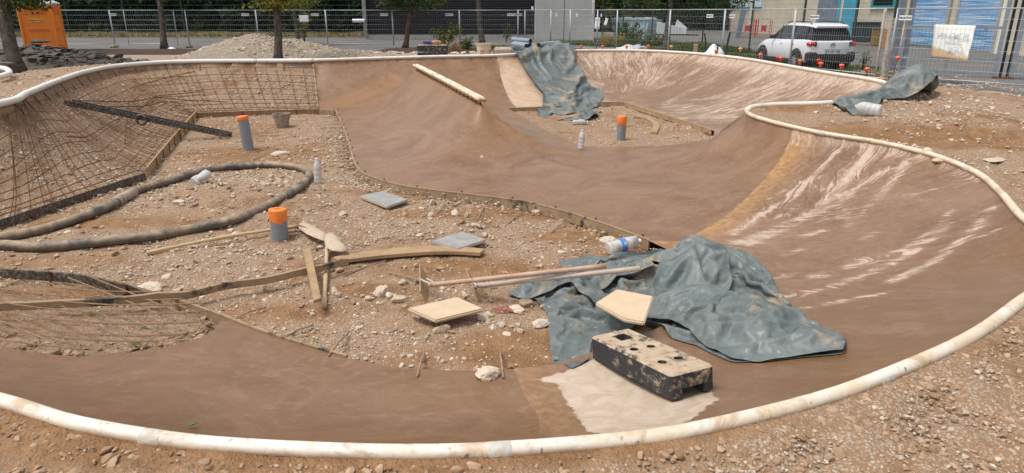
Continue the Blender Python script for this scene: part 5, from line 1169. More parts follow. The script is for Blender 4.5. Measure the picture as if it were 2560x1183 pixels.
M_SOIL = dirt_mat('dark_planting_soil', (.095, .062, .045), (.05, .034, .026), (.2, .15, .11), .15, 14, .8)
def patch(name, x0, x1, y0, y1, h, mat, res=.25, edge=.8, seed=3, kind='structure', label=None, zb=.09, fq=1.2):
    X, Y = np.meshgrid(np.arange(x0, x1, res), np.arange(y0, y1, res)); e = np.minimum(np.minimum(X-x0, x1-X), np.minimum(Y-y0, y1-Y))
    Z = zb-.03+(.03+h*(.5+fbm(X*fq, Y*fq, 4, seed)))*smooth01(e/edge); me = grid_mesh(name, X, Y, Z); o = link(name, me, mat); tag(o, label, None, None, kind); return o
patch('soil_strip', -24, -12.0, 33.5, 39.0, .10, M_SOIL, label='dark planting soil strip before the fence at left')
patch('soil_strip', -7.5, 4.5, 35.5, 40.0, .08, M_SOIL, seed=8, label='dark planting soil strip before the slatted building')
def grass_mat():
    k = N('verge_grass'); t = k.attr('tone'); k.set(col=k.ramp(t, [(0, (.055, .09, .02)), (.6, (.10, .15, .035)), (.85, (.20, .19, .06)), (1, (.26, .16, .07))]), rough=.8, spec=.2); return k.m
M_GRASS = grass_mat(); M_VERGE = dirt_mat('grassy_soil', (.085, .10, .04), (.05, .055, .025), (.16, .13, .08), .3, 18, .8)
def blades(name, X, Y, Z, h, mat, label, wd=.012, lean=.5, tone=None):
    n = len(X); a = rng.uniform(0, 6.28, n); hh = h*rng.uniform(.5, 1.2, n); lx = rng.normal(0, lean, n)*hh; ly = rng.normal(0, lean, n)*hh; cx, cy = np.cos(a)*wd, np.sin(a)*wd
    V = np.stack([np.stack([X-cx, Y-cy, Z], 1), np.stack([X+cx, Y+cy, Z], 1), np.stack([X+lx+cx*.3, Y+ly+cy*.3, Z+hh], 1), np.stack([X+lx-cx*.3, Y+ly-cy*.3, Z+hh*.98], 1)], 1).reshape(-1, 3)
    me = make_mesh(name, V, np.arange(4*n).reshape(-1, 4), smooth=False); set_attr(me, 'tone', np.repeat(rng.uniform(0, 1, n) if tone is None else tone, 4)); o = link(name, me, mat); tag(o, label, None, None, 'stuff'); return o
# verge under the green fence, following x ~ 10 .. 12.5
vp = [(11.2, 21.2), (13.2, 22.3), (12.9, 30), (12.6, 44), (12, 48), (2.5, 50), (3.5, 45.5), (7.2, 40), (7.3, 31.5), (9.2, 26.5), (9.9, 24.4)]
sheet('grass_verge', vp, .115, M_VERGE)
X, Y = cand(60000, 2, 14, 21, 50); m = pip(X, Y, np.array(vp)); X, Y = X[m], Y[m]; m = rng.uniform(0, 1, len(X)) < smooth01((fbm(X*.8, Y*.8, 3, 5)-.3)/.3); X, Y = X[m], Y[m]
blades('grass', X, Y, np.full(len(X), .10), .17, M_GRASS, 'green grass and dry leaves along the verge by the car', .02, .5, tone=np.clip(fbm(X*.6, Y*.6, 3, 9)*1.5-.35+rng.normal(0, .15, len(X)), 0, 1))
X, Y = cand(15000, -48, -11, 57.5, 61); blades('grass', X, Y, np.full(len(X), .1), .35, M_GRASS, 'dry grass strip at the foot of the hedge', .04, .5, tone=np.clip(rng.normal(.82, .15, len(X)), 0, 1))
X, Y = cand(2500, 9.4, 10.9, 12.5, 19.5); X = X+(Y-16)*.22; blades('grass', X, Y, bil(outz, X, Y), .07, M_GRASS, 'thin grass line where gravel meets asphalt at right', .012, .5)
X, Y = cand(2600, -1.6, 3.2, 38.2, 39.6); blades('grass', X, Y, np.full(len(X), .10), .22, M_GRASS, 'weeds along the fence beyond the white bucket', .02, .5)
X, Y = cand(600, -20.5, -17.0, 20.5, 23.5); blades('grass', X, Y, np.full(len(X), .35), .12, M_GRASS, 'weeds on the asphalt rubble heap', .015, .5)
dl = patch('hedge_bank', -60, -10.6, 57.2, 64, .35, dirt_mat('dry_bank', (.17, .13, .07), (.10, .08, .04), (.28, .22, .13), .4, 12, .8), .5, 1.0, label='dry grassy bank under the hedge')

# gravel pile -----------------------------------------------------------
def pile(name, heaps, x0, x1, y0, y1, mat, label, res=.12, rough=.08, stones=2500, ssize=-3.6, smat=None, sshape=SH1, kind='stuff', flat=.6, tonef=None, sname='gravel', slabel=''):
    X, Y = np.meshgrid(np.arange(x0, x1, res), np.arange(y0, y1, res)); Z = np.zeros(X.shape)
    for (cx, cy, rx, ry, h) in heaps:
        q = np.sqrt(((X-cx)/rx)**2+((Y-cy)/ry)**2); q = q*(1+.25*(fbm(X*.9+cx, Y*.9, 3, 7)-.5)); Z = np.maximum(Z, h*np.clip(1-q, 0, 1)**.9) if h else Z
    Z = blur(Z, 3); Z = Z+(fbm(X*3, Y*3, 4, 17)-.5)*rough*2*smooth01(Z/.12); base = .105; Zf = base-.03+Z
    keep_ = (Z > .005); kk = keep_[:-1, :-1] | keep_[1:, :-1] | keep_[:-1, 1:] | keep_[1:, 1:]
    me = grid_mesh(name, X, Y, Zf, kk); o = link(name, me, mat); tag(o, label, 'pile')
    xs, ys = cand(stones*6, x0, x1, y0, y1); fx = ((xs-x0)/res).astype(int).clip(0, X.shape[1]-1); fy = ((ys-y0)/res).astype(int).clip(0, X.shape[0]-1); z = Zf[fy, fx]; m = Z[fy, fx] > .04; xs, ys, z = xs[m][:stones], ys[m][:stones], z[m][:stones]
    s_ = np.clip(np.exp(rng.normal(ssize, .45, len(xs))), .012, .30); so_ = scatter(sname, xs, ys, s_, smat or M_STONE, sshape, .3, zf=lambda a, b: z, label=slabel, tone=tonef(len(xs)) if tonef else rng.uniform(.3, 1, len(xs))); return o
M_PILE = dirt_mat('pale_crushed_stone', (.36, .29, .225), (.27, .21, .16), (.46, .40, .335), .62, 9, .9)
a = UD(640, 31, .1); bq = UD(860, 31, .1); cq = UD(1040, 31, .1)
pile('gravel_pile', [(a[0], a[1], 3.6, 2.6, 1.12), (a[0]+1.5, a[1]+.5, 3.2, 2.2, .85), (bq[0], bq[1]-.6, 3.4, 1.6, .45), (cq[0]-1.3, cq[1]-1.0, 2.2, 1.5, .36), (cq[0]+.6, cq[1]-1.5, 2.0, 1.4, .44), (cq[0]+3.2, cq[1]-2.2, 2.6, 1.5, .34)], -17, 3.5, 25.5, 35.5, M_PILE, 'big heap of pale crushed stone behind the back wall', stones=9000, ssize=-3.35, slabel='loose pale stones on the big heap behind the wall')
a = UD(60, 25, .1)
M_RSOIL = dirt_mat('rubble_soil', (.17, .135, .10), (.10, .085, .07), (.27, .235, .20), .45, 8, .9)
pile('rubble_pile', [(a[0], a[1]+.8, 4.6, 2.6, .80), (a[0]-3, a[1], 3.5, 2.5, .80), (a[0]+2.3, a[1]-1.1, 2.6, 1.7, .36), (a[0]-1.2, a[1]-1.3, 2.8, 1.6, .5)], a[0]-8, a[0]+6, a[1]-4, a[1]+4, M_RSOIL, 'heap of broken asphalt and soil around the leaning tree trunk', stones=1500, ssize=-2.95, slabel='small dark rubble pieces on the asphalt heap', smat=M_RUBBLE, sshape=[stone_shape(ICO1, 300+i, .35) for i in range(10)], sname='rubble')
SLB = [stone_shape(ICO2, 400+i, .22) for i in range(10)]
hx, hy = rng.normal(a[0], 2.4, 260), rng.normal(a[1]+.2, 1.1, 260)
zs = np.array([.80*max(0, 1-math.hypot((x-a[0])/4.6, (y-a[1]-.8)/2.6))**.9 for x, y in zip(hx, hy)])
zs = np.maximum(zs, [.80*max(0, 1-math.hypot((x-a[0]+3)/3.5, (y-a[1])/2.5))**.9 for x, y in zip(hx, hy)]); zs = np.maximum(zs, [.36*max(0, 1-math.hypot((x-a[0]-2.3)/2.6, (y-a[1]+1.1)/1.7))**.9 for x, y in zip(hx, hy)])
scatter('rubble', hx, hy, rng.uniform(.06, .20, 260), M_RUBBLE, SLB, .25, zf=lambda x, y: zs+.12, label='broken asphalt slabs piled at the back left', tilt=.3)
for (px, py, w_, lab, sd_) in ((100, 103, 60, 'long flat asphalt slab on top of the rubble heap', 501), (8, 158, 40, 'pale grey slab at the left foot of the rubble heap', 503)):
    q = UY(px, py, 24.5 if py < 120 else 20.5); V, F = stone_shape(ICO3, sd_, .16); me = make_mesh('asphalt_slab', V*w_/2*24/FPX, F, smooth=False); set_attr(me, 'tone', np.full(len(V), .9)); o = link('asphalt_slab', me, M_RUBBLE); o.location = q; tag(o, lab, 'slab')
V, F = stone_shape(ICO3, 77, .7)
for (px, py, w_, lab, sd_, dd) in ((2458, 240, 46, 'rounded brown boulder at the right edge of the gravel', 601, 14.6), (2500, 252, 34, 'low brown stone between the two boulders at right', 603, 14.2), (2545, 262, 60, 'brown boulder cut by the right frame edge', 605, 13.6)):
    q = UD(px, dd, .25); V, F = stone_shape(ICO3, sd_, .62); V = V*(1+.1*(vnoise(V[:, 0]*4, V[:, 1]*4+V[:, 2]*3, sd_)-.5)[:, None]); me = make_mesh('boulder', V*w_/2*dd/FPX*1.1, F, smooth=False); set_attr(me, 'tone', np.full(len(V), .1)); o = link('boulder', me, simple('brown_sandstone', (.30, .18, .08), .9, 0, .2, 5, .5, bs=12)); o.location = (q[0], q[1], .22+.05); tag(o, lab, 'stone')
# ================================================================== trees, hedge, shrubs
def bark_mat(name, a, b_):
    k = N(name); co = k.co(scale=(1, 1, .35)); n = k.noise(9, 7, .7, co, .6); c = k.mix(k.step(n, .38, .62), a, b_); c = k.mix(k.step(k.noise(26, 5, .7), .6, .7, 0, .6), c, (.24, .25, .19)); k.set(col=c, rough=.95, spec=.1); k.bump(n, .9, .03); return k.m
M_BARK = bark_mat('grey_bark', (.045, .036, .030), (.12, .10, .082)); M_BARK2 = bark_mat('red_brown_bark', (.05, .03, .022), (.15, .09, .06))
def leafm(name, stops):
    k = N(name); t = k.attr('tone'); c = k.ramp(t, stops); k.set(col=c, rough=.55, spec=.3, sss=0.0); k.b.inputs['Transmission Weight'].default_value = 0
    tr = k.node('ShaderNodeBsdfTranslucent'); k.l.new(c, tr.inputs[0]); mx = k.node('ShaderNodeMixShader'); mx.inputs[0].default_value = .3; k.l.new(k.b.outputs[0], mx.inputs[1]); k.l.new(tr.outputs[0], mx.inputs[2]); k.l.new(mx.outputs[0], k.n['Material Output'].inputs[0]); return k.m
M_LEAFG = leafm('maple_leaves', [(0, (.03, .055, .015)), (.5, (.06, .10, .022)), (.8, (.13, .15, .03)), (.93, (.30, .25, .04)), (1, (.33, .14, .03))])
M_LEAFY = leafm('turning_leaves', [(0, (.05, .08, .02)), (.4, (.12, .15, .03)), (.75, (.30, .28, .05)), (1, (.38, .17, .03))])
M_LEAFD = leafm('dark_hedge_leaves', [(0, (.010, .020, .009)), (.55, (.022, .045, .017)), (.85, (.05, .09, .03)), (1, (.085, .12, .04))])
def leaf_cloud(name, C_, S_, mat, parent, tone=None, shape='diamond'):
    n = len(C_); d = rng.normal(size=(n, 3)); d /= np.linalg.norm(d, axis=1)[:, None]; e = rng.normal(size=(n, 3)); e -= d*(e*d).sum(1)[:, None]; e /= np.linalg.norm(e, axis=1)[:, None]; f = np.cross(d, e)
    s_ = S_[:, None]; pts = [C_-d*s_, C_-d*s_*.1+e*s_*.62+f*s_*.15, C_+d*s_, C_-d*s_*.1-e*s_*.62+f*s_*.15]
    V = np.stack(pts, 1).reshape(-1, 3); me = make_mesh(name, V, np.arange(4*n).reshape(-1, 4), smooth=False); set_attr(me, 'tone', np.repeat(np.clip(rng.normal(.45, .22, n) if tone is None else tone, 0, 1), 4)); return link(name, me, mat, parent)
def tree(base, top, wb, label, ztop=4.8, crown_r=2.2, crown_z=(2.5, 6.5), nleaf=5000, lsz=.075, mat=M_LEAFG, bark=M_BARK, low=(), ymean=.45, seed=1):
    r = random.Random(seed); e = empty('tree', base, 0, label, 'tree', 'trees standing along the edge of the site'); B = Vector(base); T = Vector(top); d = T-B
    n = 14; pts = []; rad = []
    ext = ztop/max(.3, d.z)
    for i in range(n+1):
        t = i/n*ext; w = Vector((math.sin(t*5+seed)*.03, math.cos(t*4+seed)*.03, 0)); pts.append(d*t+w); rad.append(wb/2*(1-.45*i/n)*(1+.5*math.exp(-i*1.6)))
    b = MB(); b.tube(pts, rad, 12, M=None); b.build('trunk', bark, e, smooth=True)
    C_ = []; cl = []
    top_ = pts[-1]; b = MB()
    for k in range(14):
        i = r.randint(int(n*.5), n); p = pts[i]; a = r.uniform(0, 6.28); L = r.uniform(.6, 1)*crown_r; q = p+Vector((math.cos(a)*L*.5, math.sin(a)*L*.5, L*.35)); s_ = p+Vector((math.cos(a)*L, math.sin(a)*L, L*r.uniform(.2, .7)))
        b.tube([p, q, s_], [rad[i]*.45, rad[i]*.25, .012], 6); cl += [q, s_, (q+s_)/2]
    for (lx, ly, lz) in low: q = Vector((lx, ly, lz))-B; b.tube([pts[int(n*.7)], (pts[int(n*.7)]+q)/2+Vector((0, 0, .25)), q], [rad[-1]*.5, .02, .008], 6)
    b.build('branches', bark, e)
    cl = np.array([c[:] for c in cl]); nl = int(nleaf*.75); ci = rng.integers(0, len(cl), nl); P = cl[ci]+rng.normal(0, 1, (nl, 3))*np.array([.42, .42, .34])*crown_r*.42
    z0 = crown_z[0]-B.z; P = P[(P[:, 2] > z0+.25*np.sin(P[:, 0]*3+seed)+.2*np.cos(P[:, 1]*4))]
    Q = []
    for (lx, ly, lz) in low:
        m_ = int(nleaf*.25/max(1, len(low))); Q.append(np.array([lx, ly, lz])-np.array(B)+rng.normal(0, 1, (m_, 3))*np.array([.28, .28, .16]))
    if Q: P = np.vstack([P]+Q)
    tone = ymean+(fbm(P[:, 0]*1.5+seed, P[:, 2]*1.5+P[:, 1], 3, seed)-.5)*1.2+rng.normal(0, .12, len(P)); leaf_cloud('crown', P, lsz*rng.uniform(.6, 1.3, len(P)), mat, e, tone); return e
def tb(px, py, d, z=.1): return tuple(UD(px, d, z))
def tt(px, py, d): # top point at depth d
    r_ = ray(px, py); return tuple(np.array([r_[0]*d, r_[1]*d, CAM_Z+r_[2]*d]))
tree(tb(45, 0, 21.6, .2), tt(8, 22, 21.6), .42, 'thick leaning tree trunk rising out of the rubble heap', 6, 2.4, (3.3, 7), 3800, low=(tt(40, -4, 21.6), tt(75, -2, 22)), seed=2)
tree(tb(78, 0, 34, .15), tt(62, 10, 34), .46, 'dark tree trunk just left of the orange toilet cabin', 6, 3.0, (3.2, 7), 5000, low=(tt(95, 4, 33), tt(60, 2, 33), tt(20, 8, 33)), seed=3)
tree(tb(413, 0, 38.5, .1), tt(399, 10, 38.5), .34, 'slim grey tree trunk between the cabin and the gravel heap', 5.5, 1.8, (3.2, 7), 2500, seed=4)
tree(tb(697, 0, 27, .12), tt(690, 10, 27), .33, 'straight tree trunk standing in front of the gravel heap', 5, 1.7, (2.85, 6), 4200, mat=M_LEAFY, low=(tt(664, 3, 27), tt(702, 6, 27)), ymean=.5, seed=5)
tree(tb(746, 0, 41.5, .1), tt(735, 15, 41.5), .30, 'thin tree trunk just right of the gravel heap trunk', 5, 2.0, (2.55, 6), 3800, mat=M_LEAFY, low=(tt(720, 10, 41.5), tt(752, 12, 41.5), tt(770, 6, 41.5)), ymean=.35, seed=6)
tree(tb(1012, 0, 39, .12), tt(1028, 22, 39), .29, 'crooked reddish tree with a low green crown before the slatted building', 5, 2.2, (2.5, 6), 5500, bark=M_BARK2, low=(tt(985, 10, 39), tt(1010, 16, 39), tt(1040, 14, 39), tt(1065, 8, 39), tt(1095, 3, 39), tt(970, 4, 39)), ymean=.5, seed=7)
tree(tb(1206, 0, 40, .1), tt(1196, 10, 40), .34, 'tree trunk in front of the slatted building behind the white bucket', 6, 1.6, (3.6, 7), 1500, seed=8)
tree(tb(1665, 0, 33.5, .12), tt(1676, 15, 33.5), .34, 'tree with dark overhanging leaves left of the white car', 5.5, 2.6, (2.45, 7), 8500, low=(tt(1590, 8, 33.5), tt(1640, 14, 33.5), tt(1700, 22, 33.5), tt(1730, 30, 33.5), tt(1715, 36, 33.5), tt(1770, 12, 33.5), tt(1810, 16, 33.5), tt(1850, 2, 33.5), tt(1600, 2, 33.5), tt(1755, 22, 33)), ymean=.25, seed=9)
# hedge: dark core plus leaf sprays
def hedge(name, x0, x1, y, h, n, label, dep=2.5, zb=.3, mat=M_LEAFD, ls=.16, seed=1, core=(.008, .014, .007), tm=.35):
    e = empty(name, ((x0+x1)/2, y, zb), 0, label, 'hedge'); L = x1-x0; X, Z = np.meshgrid(np.linspace(-L/2, L/2, int(L/.5)), np.linspace(-.2, h, int(h/.35))); Y = .5+(fbm(X*.7+seed, Z*.9, 4, seed)-.5)*1.6
    V = np.column_stack([X.ravel(), Y.ravel(), Z.ravel()]); ny, nx = X.shape; idx = np.arange(nx*ny).reshape(ny, nx); F = np.stack([idx[:-1, :-1], idx[:-1, 1:], idx[1:, 1:], idx[1:, :-1]], -1).reshape(-1, 4)
    # closed back
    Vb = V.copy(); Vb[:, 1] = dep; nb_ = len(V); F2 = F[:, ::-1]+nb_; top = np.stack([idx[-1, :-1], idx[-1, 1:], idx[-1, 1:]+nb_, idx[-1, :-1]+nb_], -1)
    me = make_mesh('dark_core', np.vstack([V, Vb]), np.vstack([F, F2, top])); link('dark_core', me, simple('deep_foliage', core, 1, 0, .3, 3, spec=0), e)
    px_ = rng.uniform(-L/2, L/2, n); pz = rng.uniform(0, h, n); f = fbm(px_*.7+seed, pz*.9, 4, seed); g = fbm(px_*1.6+seed, pz*1.8, 3, seed+5); k_ = rng.uniform(0, 1, n) < smooth01((g-.36)/.2)*.9+.06; px_, pz, f, g = px_[k_], pz[k_], f[k_], g[k_]
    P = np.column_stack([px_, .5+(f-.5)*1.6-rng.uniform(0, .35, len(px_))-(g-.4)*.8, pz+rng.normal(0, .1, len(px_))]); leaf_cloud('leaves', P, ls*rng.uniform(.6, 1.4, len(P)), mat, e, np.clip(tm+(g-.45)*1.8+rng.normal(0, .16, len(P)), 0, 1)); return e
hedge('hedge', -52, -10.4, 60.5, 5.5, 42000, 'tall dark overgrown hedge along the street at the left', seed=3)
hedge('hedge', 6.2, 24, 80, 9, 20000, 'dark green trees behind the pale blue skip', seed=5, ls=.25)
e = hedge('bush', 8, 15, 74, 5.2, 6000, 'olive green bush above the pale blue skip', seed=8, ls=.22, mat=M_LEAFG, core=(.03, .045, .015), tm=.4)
def shrub(px, py, d, w_, h, n, label, mat=M_LEAFG, ym=.5, ls=.05, z=.1, name='shrub'):
    b0 = UD(px, d, z); e = empty(name, b0, 0, label, 'shrub'); b = MB()
    tips = []
    for k in range(9): a = random.uniform(0, 6.28); L = random.uniform(.5, 1)*h; q = Vector((math.cos(a)*w_/2*random.uniform(.3, 1), math.sin(a)*w_/3, L)); b.tube([(0, 0, 0), tuple(q*.5+Vector((0, 0, .08))), tuple(q)], [.018, .012, .005], 5); tips += [q, q*.75, q*.5]
    b.build('stems', M_BARK2, e); tp = np.array([t[:] for t in tips]); P = tp[rng.integers(0, len(tp), n)]+rng.normal(0, .11, (n, 3)); leaf_cloud('leaves', P, ls*rng.uniform(.6, 1.3, n), mat, e, np.clip(rng.normal(ym, .2, n), 0, 1)); return e
shrub(1118, 105, 39.5, 1.6, 1.35, 700, 'reddish green shrub growing before the slatted building', M_LEAFY, .45, .06)
shrub(1160, 105, 36.5, 1.2, .6, 350, 'low leafy weed clump left of the white bucket', M_LEAFG, .35, .06)
shrub(1130, 112, 35.5, 1.3, .55, 260, 'bare reddish bush behind the double rubber blocks', M_LEAFY, .95, .04)
shrub(1265, 80, 47, .9, 1.2, 160, 'sparse sapling against the dark slatted wall', M_LEAFG, .4, .07)
shrub(1560, 100, 43, 2.6, 1.3, 1500, 'leafy bramble in front of the pale blue skip', M_LEAFG, .45, .07)
shrub(1530, 110, 41, 2.2, .7, 800, 'brown and green bramble left of the skip', M_LEAFY, .8, .06)
shrub(1620, 105, 40, 2.2, .7, 800, 'grassy bramble below the trailer', M_LEAFG, .6, .06)
shrub(2154, 60, 23.2, .5, .9, 120, 'spindly weed growing by the fence right of the car', M_LEAFG, .4, .035)
shrub(762, 60, 46, 1.2, 1.9, 260, 'light green sapling between the thin tree and the fence', M_LEAFG, .75, .09)
# ================================================================== fences
M_GALV = simple('galvanised_steel', (.42, .44, .47), .5, .35, .15, 9); M_GREENF = simple('dark_green_coated_steel', (.012, .045, .032), .5, 0, .15, 9); M_WIRE = simple('galvanised_wire', (.36, .38, .39), .55, .3, .1, 9)
M_WHITEP = simple('white_plastic_plate', (.80, .80, .80), .45, 0, .04, 5); M_INK = simple('black_print', (.02, .02, .022), .6, 0, .05)
def text(s_, size, M, mat, parent, name='lettering', ext=.001, bold=.0):
    cu = bpy.data.curves.new(name, 'FONT'); cu.body = s_; cu.size = size; cu.align_x = 'CENTER'; cu.align_y = 'CENTER'; cu.extrude = ext; cu.offset = bold; t = bpy.data.objects.new('t', cu); C.objects.link(t)
    dg = bpy.context.evaluated_depsgraph_get(); me = bpy.data.meshes.new_from_object(t.evaluated_get(dg)); bpy.data.objects.remove(t); me.transform(M); me.materials.clear(); o = link(name, me, mat, parent); return o
def face_cam(x, y, z, dirx, diry):
    """matrix: local X along (dirx,diry), local Y up, local Z towards the viewer side"""
    X = Vector((dirx, diry, 0)).normalized(); Y = Vector((0, 0, 1)); Z = X.cross(Y); m = Matrix((X, Y, Z)).transposed().to_4x4(); m.translation = (x, y, z); return m
foot2 = foot_mesh(.62, .23, .13, True)
G_P = 'temporary fence panels round the building site'
def panel(a, b_, label, plate=None, vs=.11, h=2.0, z=.2, sheet_=None, wire=.0028):
    a = Vector((a[0], a[1], 0)); b_ = Vector((b_[0], b_[1], 0)); L = (b_-a).length; d = (b_-a)/L; e = empty('temporary_fence', (a.x, a.y, z), math.atan2(d.y, d.x), label, 'fence panel', G_P)
    f = MB(); f.tube([(.02, 0, .0), (.02, 0, h)], .021, 8); f.tube([(L-.02, 0, 0), (L-.02, 0, h)], .021, 8); f.tube([(.02, 0, h-.02), (L-.02, 0, h-.02)], .018, 8); f.tube([(.02, 0, .10), (L-.02, 0, .10)], .016, 8); f.build('frame', M_GALV, e, smooth=True)
    m = MB(); n = int(L/vs)
    for i in range(1, n): x = L*i/n; m.tube([(x, 0, .1), (x, 0, h-.02)], wire, 3, False)
    for zz in np.linspace(.1, h-.02, 8)[1:-1]: m.tube([(.02, -.006, zz), (L-.02, -.006, zz)], wire, 3, False)
    m.build('wire_mesh', M_WIRE, e)
    if plate:
        t, w_ = plate; x = L*t; p = MB(); p.box((x, -.015, h-.27), (w_, .006, .13), bev=.002); o = p.build('name_plate', M_WHITEP, e); text('KILOUTOU', .095*w_/.5, Matrix.Translation((x, -.0195, h-.27)) @ Matrix.Rotation(math.pi/2, 4, 'X'), M_INK, o, bold=.004)
    return e
def ff(p, ang, label):
    o = link('rubber_block', foot2, M_RUB2); o.location = (p[0], p[1], .10); o.rotation_euler = (0, 0, ang); tag(o, label, 'fence foot', 'rubber feet carrying the temporary fence'); return o
FP = [(-37.2, 41.5), (-31.0, 41.6), (-27.2, 41.5), (-23.4, 41.6), (-19.0, 41.6), (-14.9, 41.6), (-10.85, 41.6), (-6.95, 41.5), (-3.05, 41.4), (.35, 41.2), (.75, 41.4), (2.15, 39.4), (3.05, 37.4), (4.35, 36.3), (5.1, 34.6), (6.95, 31.4), (8.4, 28.2), (9.75, 24.6), (10.95, 20.95)]
FL_ = ['temporary fence panel at the left frame edge', 'temporary fence panel left of the orange cabin', 'temporary fence panel behind the orange cabin', 'temporary fence panel right of the orange cabin', 'temporary fence panel behind the slim grey trunk', 'temporary fence panel behind the top of the gravel heap', 'temporary fence panel with a blank white sheet behind the thin trunk',
       'temporary fence panel at the corner of the slatted building', 'temporary fence panel behind the crooked reddish tree', 'temporary fence panel behind the white bucket trunk', 'very short fence section before the dark slatted wall', 'angled fence panel before the joint of slats and concrete tower', 'fence section in front of the pale concrete tower',
       'narrow fence section at the right edge of the concrete tower', 'short fence section carrying a tall white notice', 'temporary fence panel in front of the pale blue skip', 'temporary fence panel right of the overhanging tree', 'temporary fence panel left of the white car front', 'temporary fence panel across the back of the white car']
PL = [None, None, None, (.04, .45), (.85, .45), (.85, .45), (.88, .45), (.85, .45), (.88, .45), (.08, .45), None, (.3, .25), (.25, .14), (.2, .13), None, (.75, .42), (.12, .35), (.25, .40), (.84, .36)]
for i in range(len(FP)-1):
    if FL_[i].startswith('very short'): pass
    panel(FP[i], FP[i+1], FL_[i], PL[i], vs=.12 if i < 14 else .10, wire=.0026 if i < 14 else .0024)
panel((-22.75, 41.9), (-19.8, 41.9), 'second fence panel doubled behind the one right of the cabin', None, .14)
panel((11.15, 20.75), (13.5, 17.5), 'temporary fence panel in front of the grey gate', (.07, .36), .11, wire=.0032)
panel((13.55, 17.45), (13.2, 13.6), 'temporary fence panel at the right frame edge', None, .11)
for i, (x, y, lab) in enumerate(((-23.4, 41.5, 'rubber fence foot below the panels right of the cabin'), (-19.0, 41.5, 'rubber fence foot behind the slim grey trunk'), (-10.85, 41.5, 'rubber fence foot right of the gravel heap'), (-3.05, 41.3, 'rubber fence foot behind the double blocks'), (6.95, 31.3, 'rubber fence foot near the overhanging tree'), (10.95, 20.9, 'rubber fence foot right of the car'))):
    ff((x, y), math.pi/2+.1*i, lab)
# notices tied to the fence
def notice(px, py, d, w_, h, ang, label, txt=None, name='notice', mat=None, curl=0.0, kidz=0):
    c = tt(px, py, d); e = empty(name, c, ang, label, 'notice'); n = 8; V = []; F = []
    for i in range(n+1):
        for j in range(n+1): u, v = i/n-.5, j/n-.5; V.append((u*w_, curl*math.sin(v*6)*.5+curl*u*u, v*h))
    for i in range(n):
        for j in range(n): k = i*(n+1)+j; F.append((k, k+n+1, k+n+2, k+1))
    me = make_mesh('paper', V, F); o = link('paper', me, mat or M_WHITEP, e); m = o.modifiers.new('s', 'SOLIDIFY'); m.thickness = .003; return e
nn = notice(760, 47, 41, .55, .36, 0, 'blank white sheet tied to the fence behind the thin trunk')
e = notice(1493, 59, 35.0, .30, .58, -.6, 'white notice with a red heading on the fence by the tower', curl=.05)
b = MB(); [b.box((0, -.02-.012*math.sin(zz*10), zz), (w_, .003, .028)) for zz, w_ in ((.20, .18), (.15, .20))]; b.build('red_heading', simple('red_print', (.7, .25, .2), .7), e); b = MB(); b.box((0, -.03, -.04), (.004, .002, .2)); b.box((-.03, -.03, 0), (.06, .002, .004)); b.build('drawing', simple('grey_print', (.55, .55, .55), .7), e)
e = notice(1515, 55, 38, .18, .40, -.6, 'small tilted white notice on the fence beside the red headed one', curl=.03); e.rotation_euler[1] = .25
notice(1482, 20, 36, .05, .72, 0, 'slim white tube hanging at the corner of the concrete tower')
notice(1331, 21, 38, .12, .18, 0, 'tiny white card on the fence before the slats')
# green mesh fences
G_G = 'dark green welded mesh fence around the lots'
def green_fence(P, h, label, vs=.12, hs=.2, wire=.003, posts=True, z=.1):
    e = empty('mesh_fence', (P[0][0], P[0][1], z), 0, label, 'fence', G_G); o0 = Vector((P[0][0], P[0][1], 0)); m = MB()
    for a, b_ in zip(P[:-1], P[1:]):
        a = Vector((*a, 0))-o0; b_ = Vector((*b_, 0))-o0; L = (b_-a).length; n = max(2, int(L/vs))
        for i in range(n): q = a.lerp(b_, i/n); m.tube([(q.x, q.y, .05), (q.x, q.y, h)], wire, 3, False)
        for zz in np.arange(.1, h+.01, hs): m.tube([(a.x, a.y, zz), (b_.x, b_.y, zz)], wire*1.1, 3, False)
        if posts:
            for q in ((a,) if b_ is not None else ()): pb = MB(); pb.box((q.x, q.y, h/2), (.07, .07, h+.1)); pb.build('post', M_GREENF, e)
    q = Vector((*P[-1], 0))-o0; pb = MB(); pb.box((q.x, q.y, h/2), (.07, .07, h+.1)); pb.build('post', M_GREENF, e)
    m.build('wire_mesh', M_GREENF, e); return e
green_fence([(-46, 58.6), (-41.3, 58.6), (-36.5, 58.6), (-31.8, 58.6), (-27, 58.6), (-22, 58.6), (-17.2, 58.6), (-12, 58.6)], 3.6, 'dark green mesh fence in front of the tall hedge', .22, .4, .006)
green_fence([(6.0, 47.2), (7.3, 46.8), (9.1, 46.2), (12.0, 44.6)], 4.2, 'dark green mesh fence in front of the pale blue skip', .2, .3, .005)
green_fence([(12.0, 44.6), (12.1, 36.0), (12.75, 31.2), (13.3, 27.6), (12.75, 23.8)], 3.2, 'dark green mesh fence running along behind the white car', .13, .2, .0036)

# ================================================================== gate, posts
ga, gb = np.array([12.95, 23.5]), np.array([15.35, 22.1]); gd = (gb-ga)/np.linalg.norm(gb-ga); GL = float(np.linalg.norm(gb-ga)); M_GATE = simple('dull_grey_gate_steel', (.25, .28, .32), .55, .2, .18, 4, dirt=(.42, .42, .42), dirt_amt=.3)
e = empty('gate', (ga[0], ga[1], .10), math.atan2(gd[1], gd[0]), 'wide grey steel gate leaf behind the fence at right', 'gate')
b = MB(); b.box((GL*.02, 0, 1.0), (.09, .06, 1.65)); b.build('stile', M_GATE, e); b = MB(); b.box((GL*.985, 0, 1.9), (.11, .07, 3.7)); b.build('stile', M_GATE, e)
for zz in (.12, .55, 1.52):
    b = MB(); b.box((GL*.5, 0, zz), (GL*.93, .05, .085)); b.build('rail', M_GATE, e)
b = MB(); b.box((GL*.5, 0, .33), (.05, .04, .36)); b.build('short_upright', M_GATE, e)
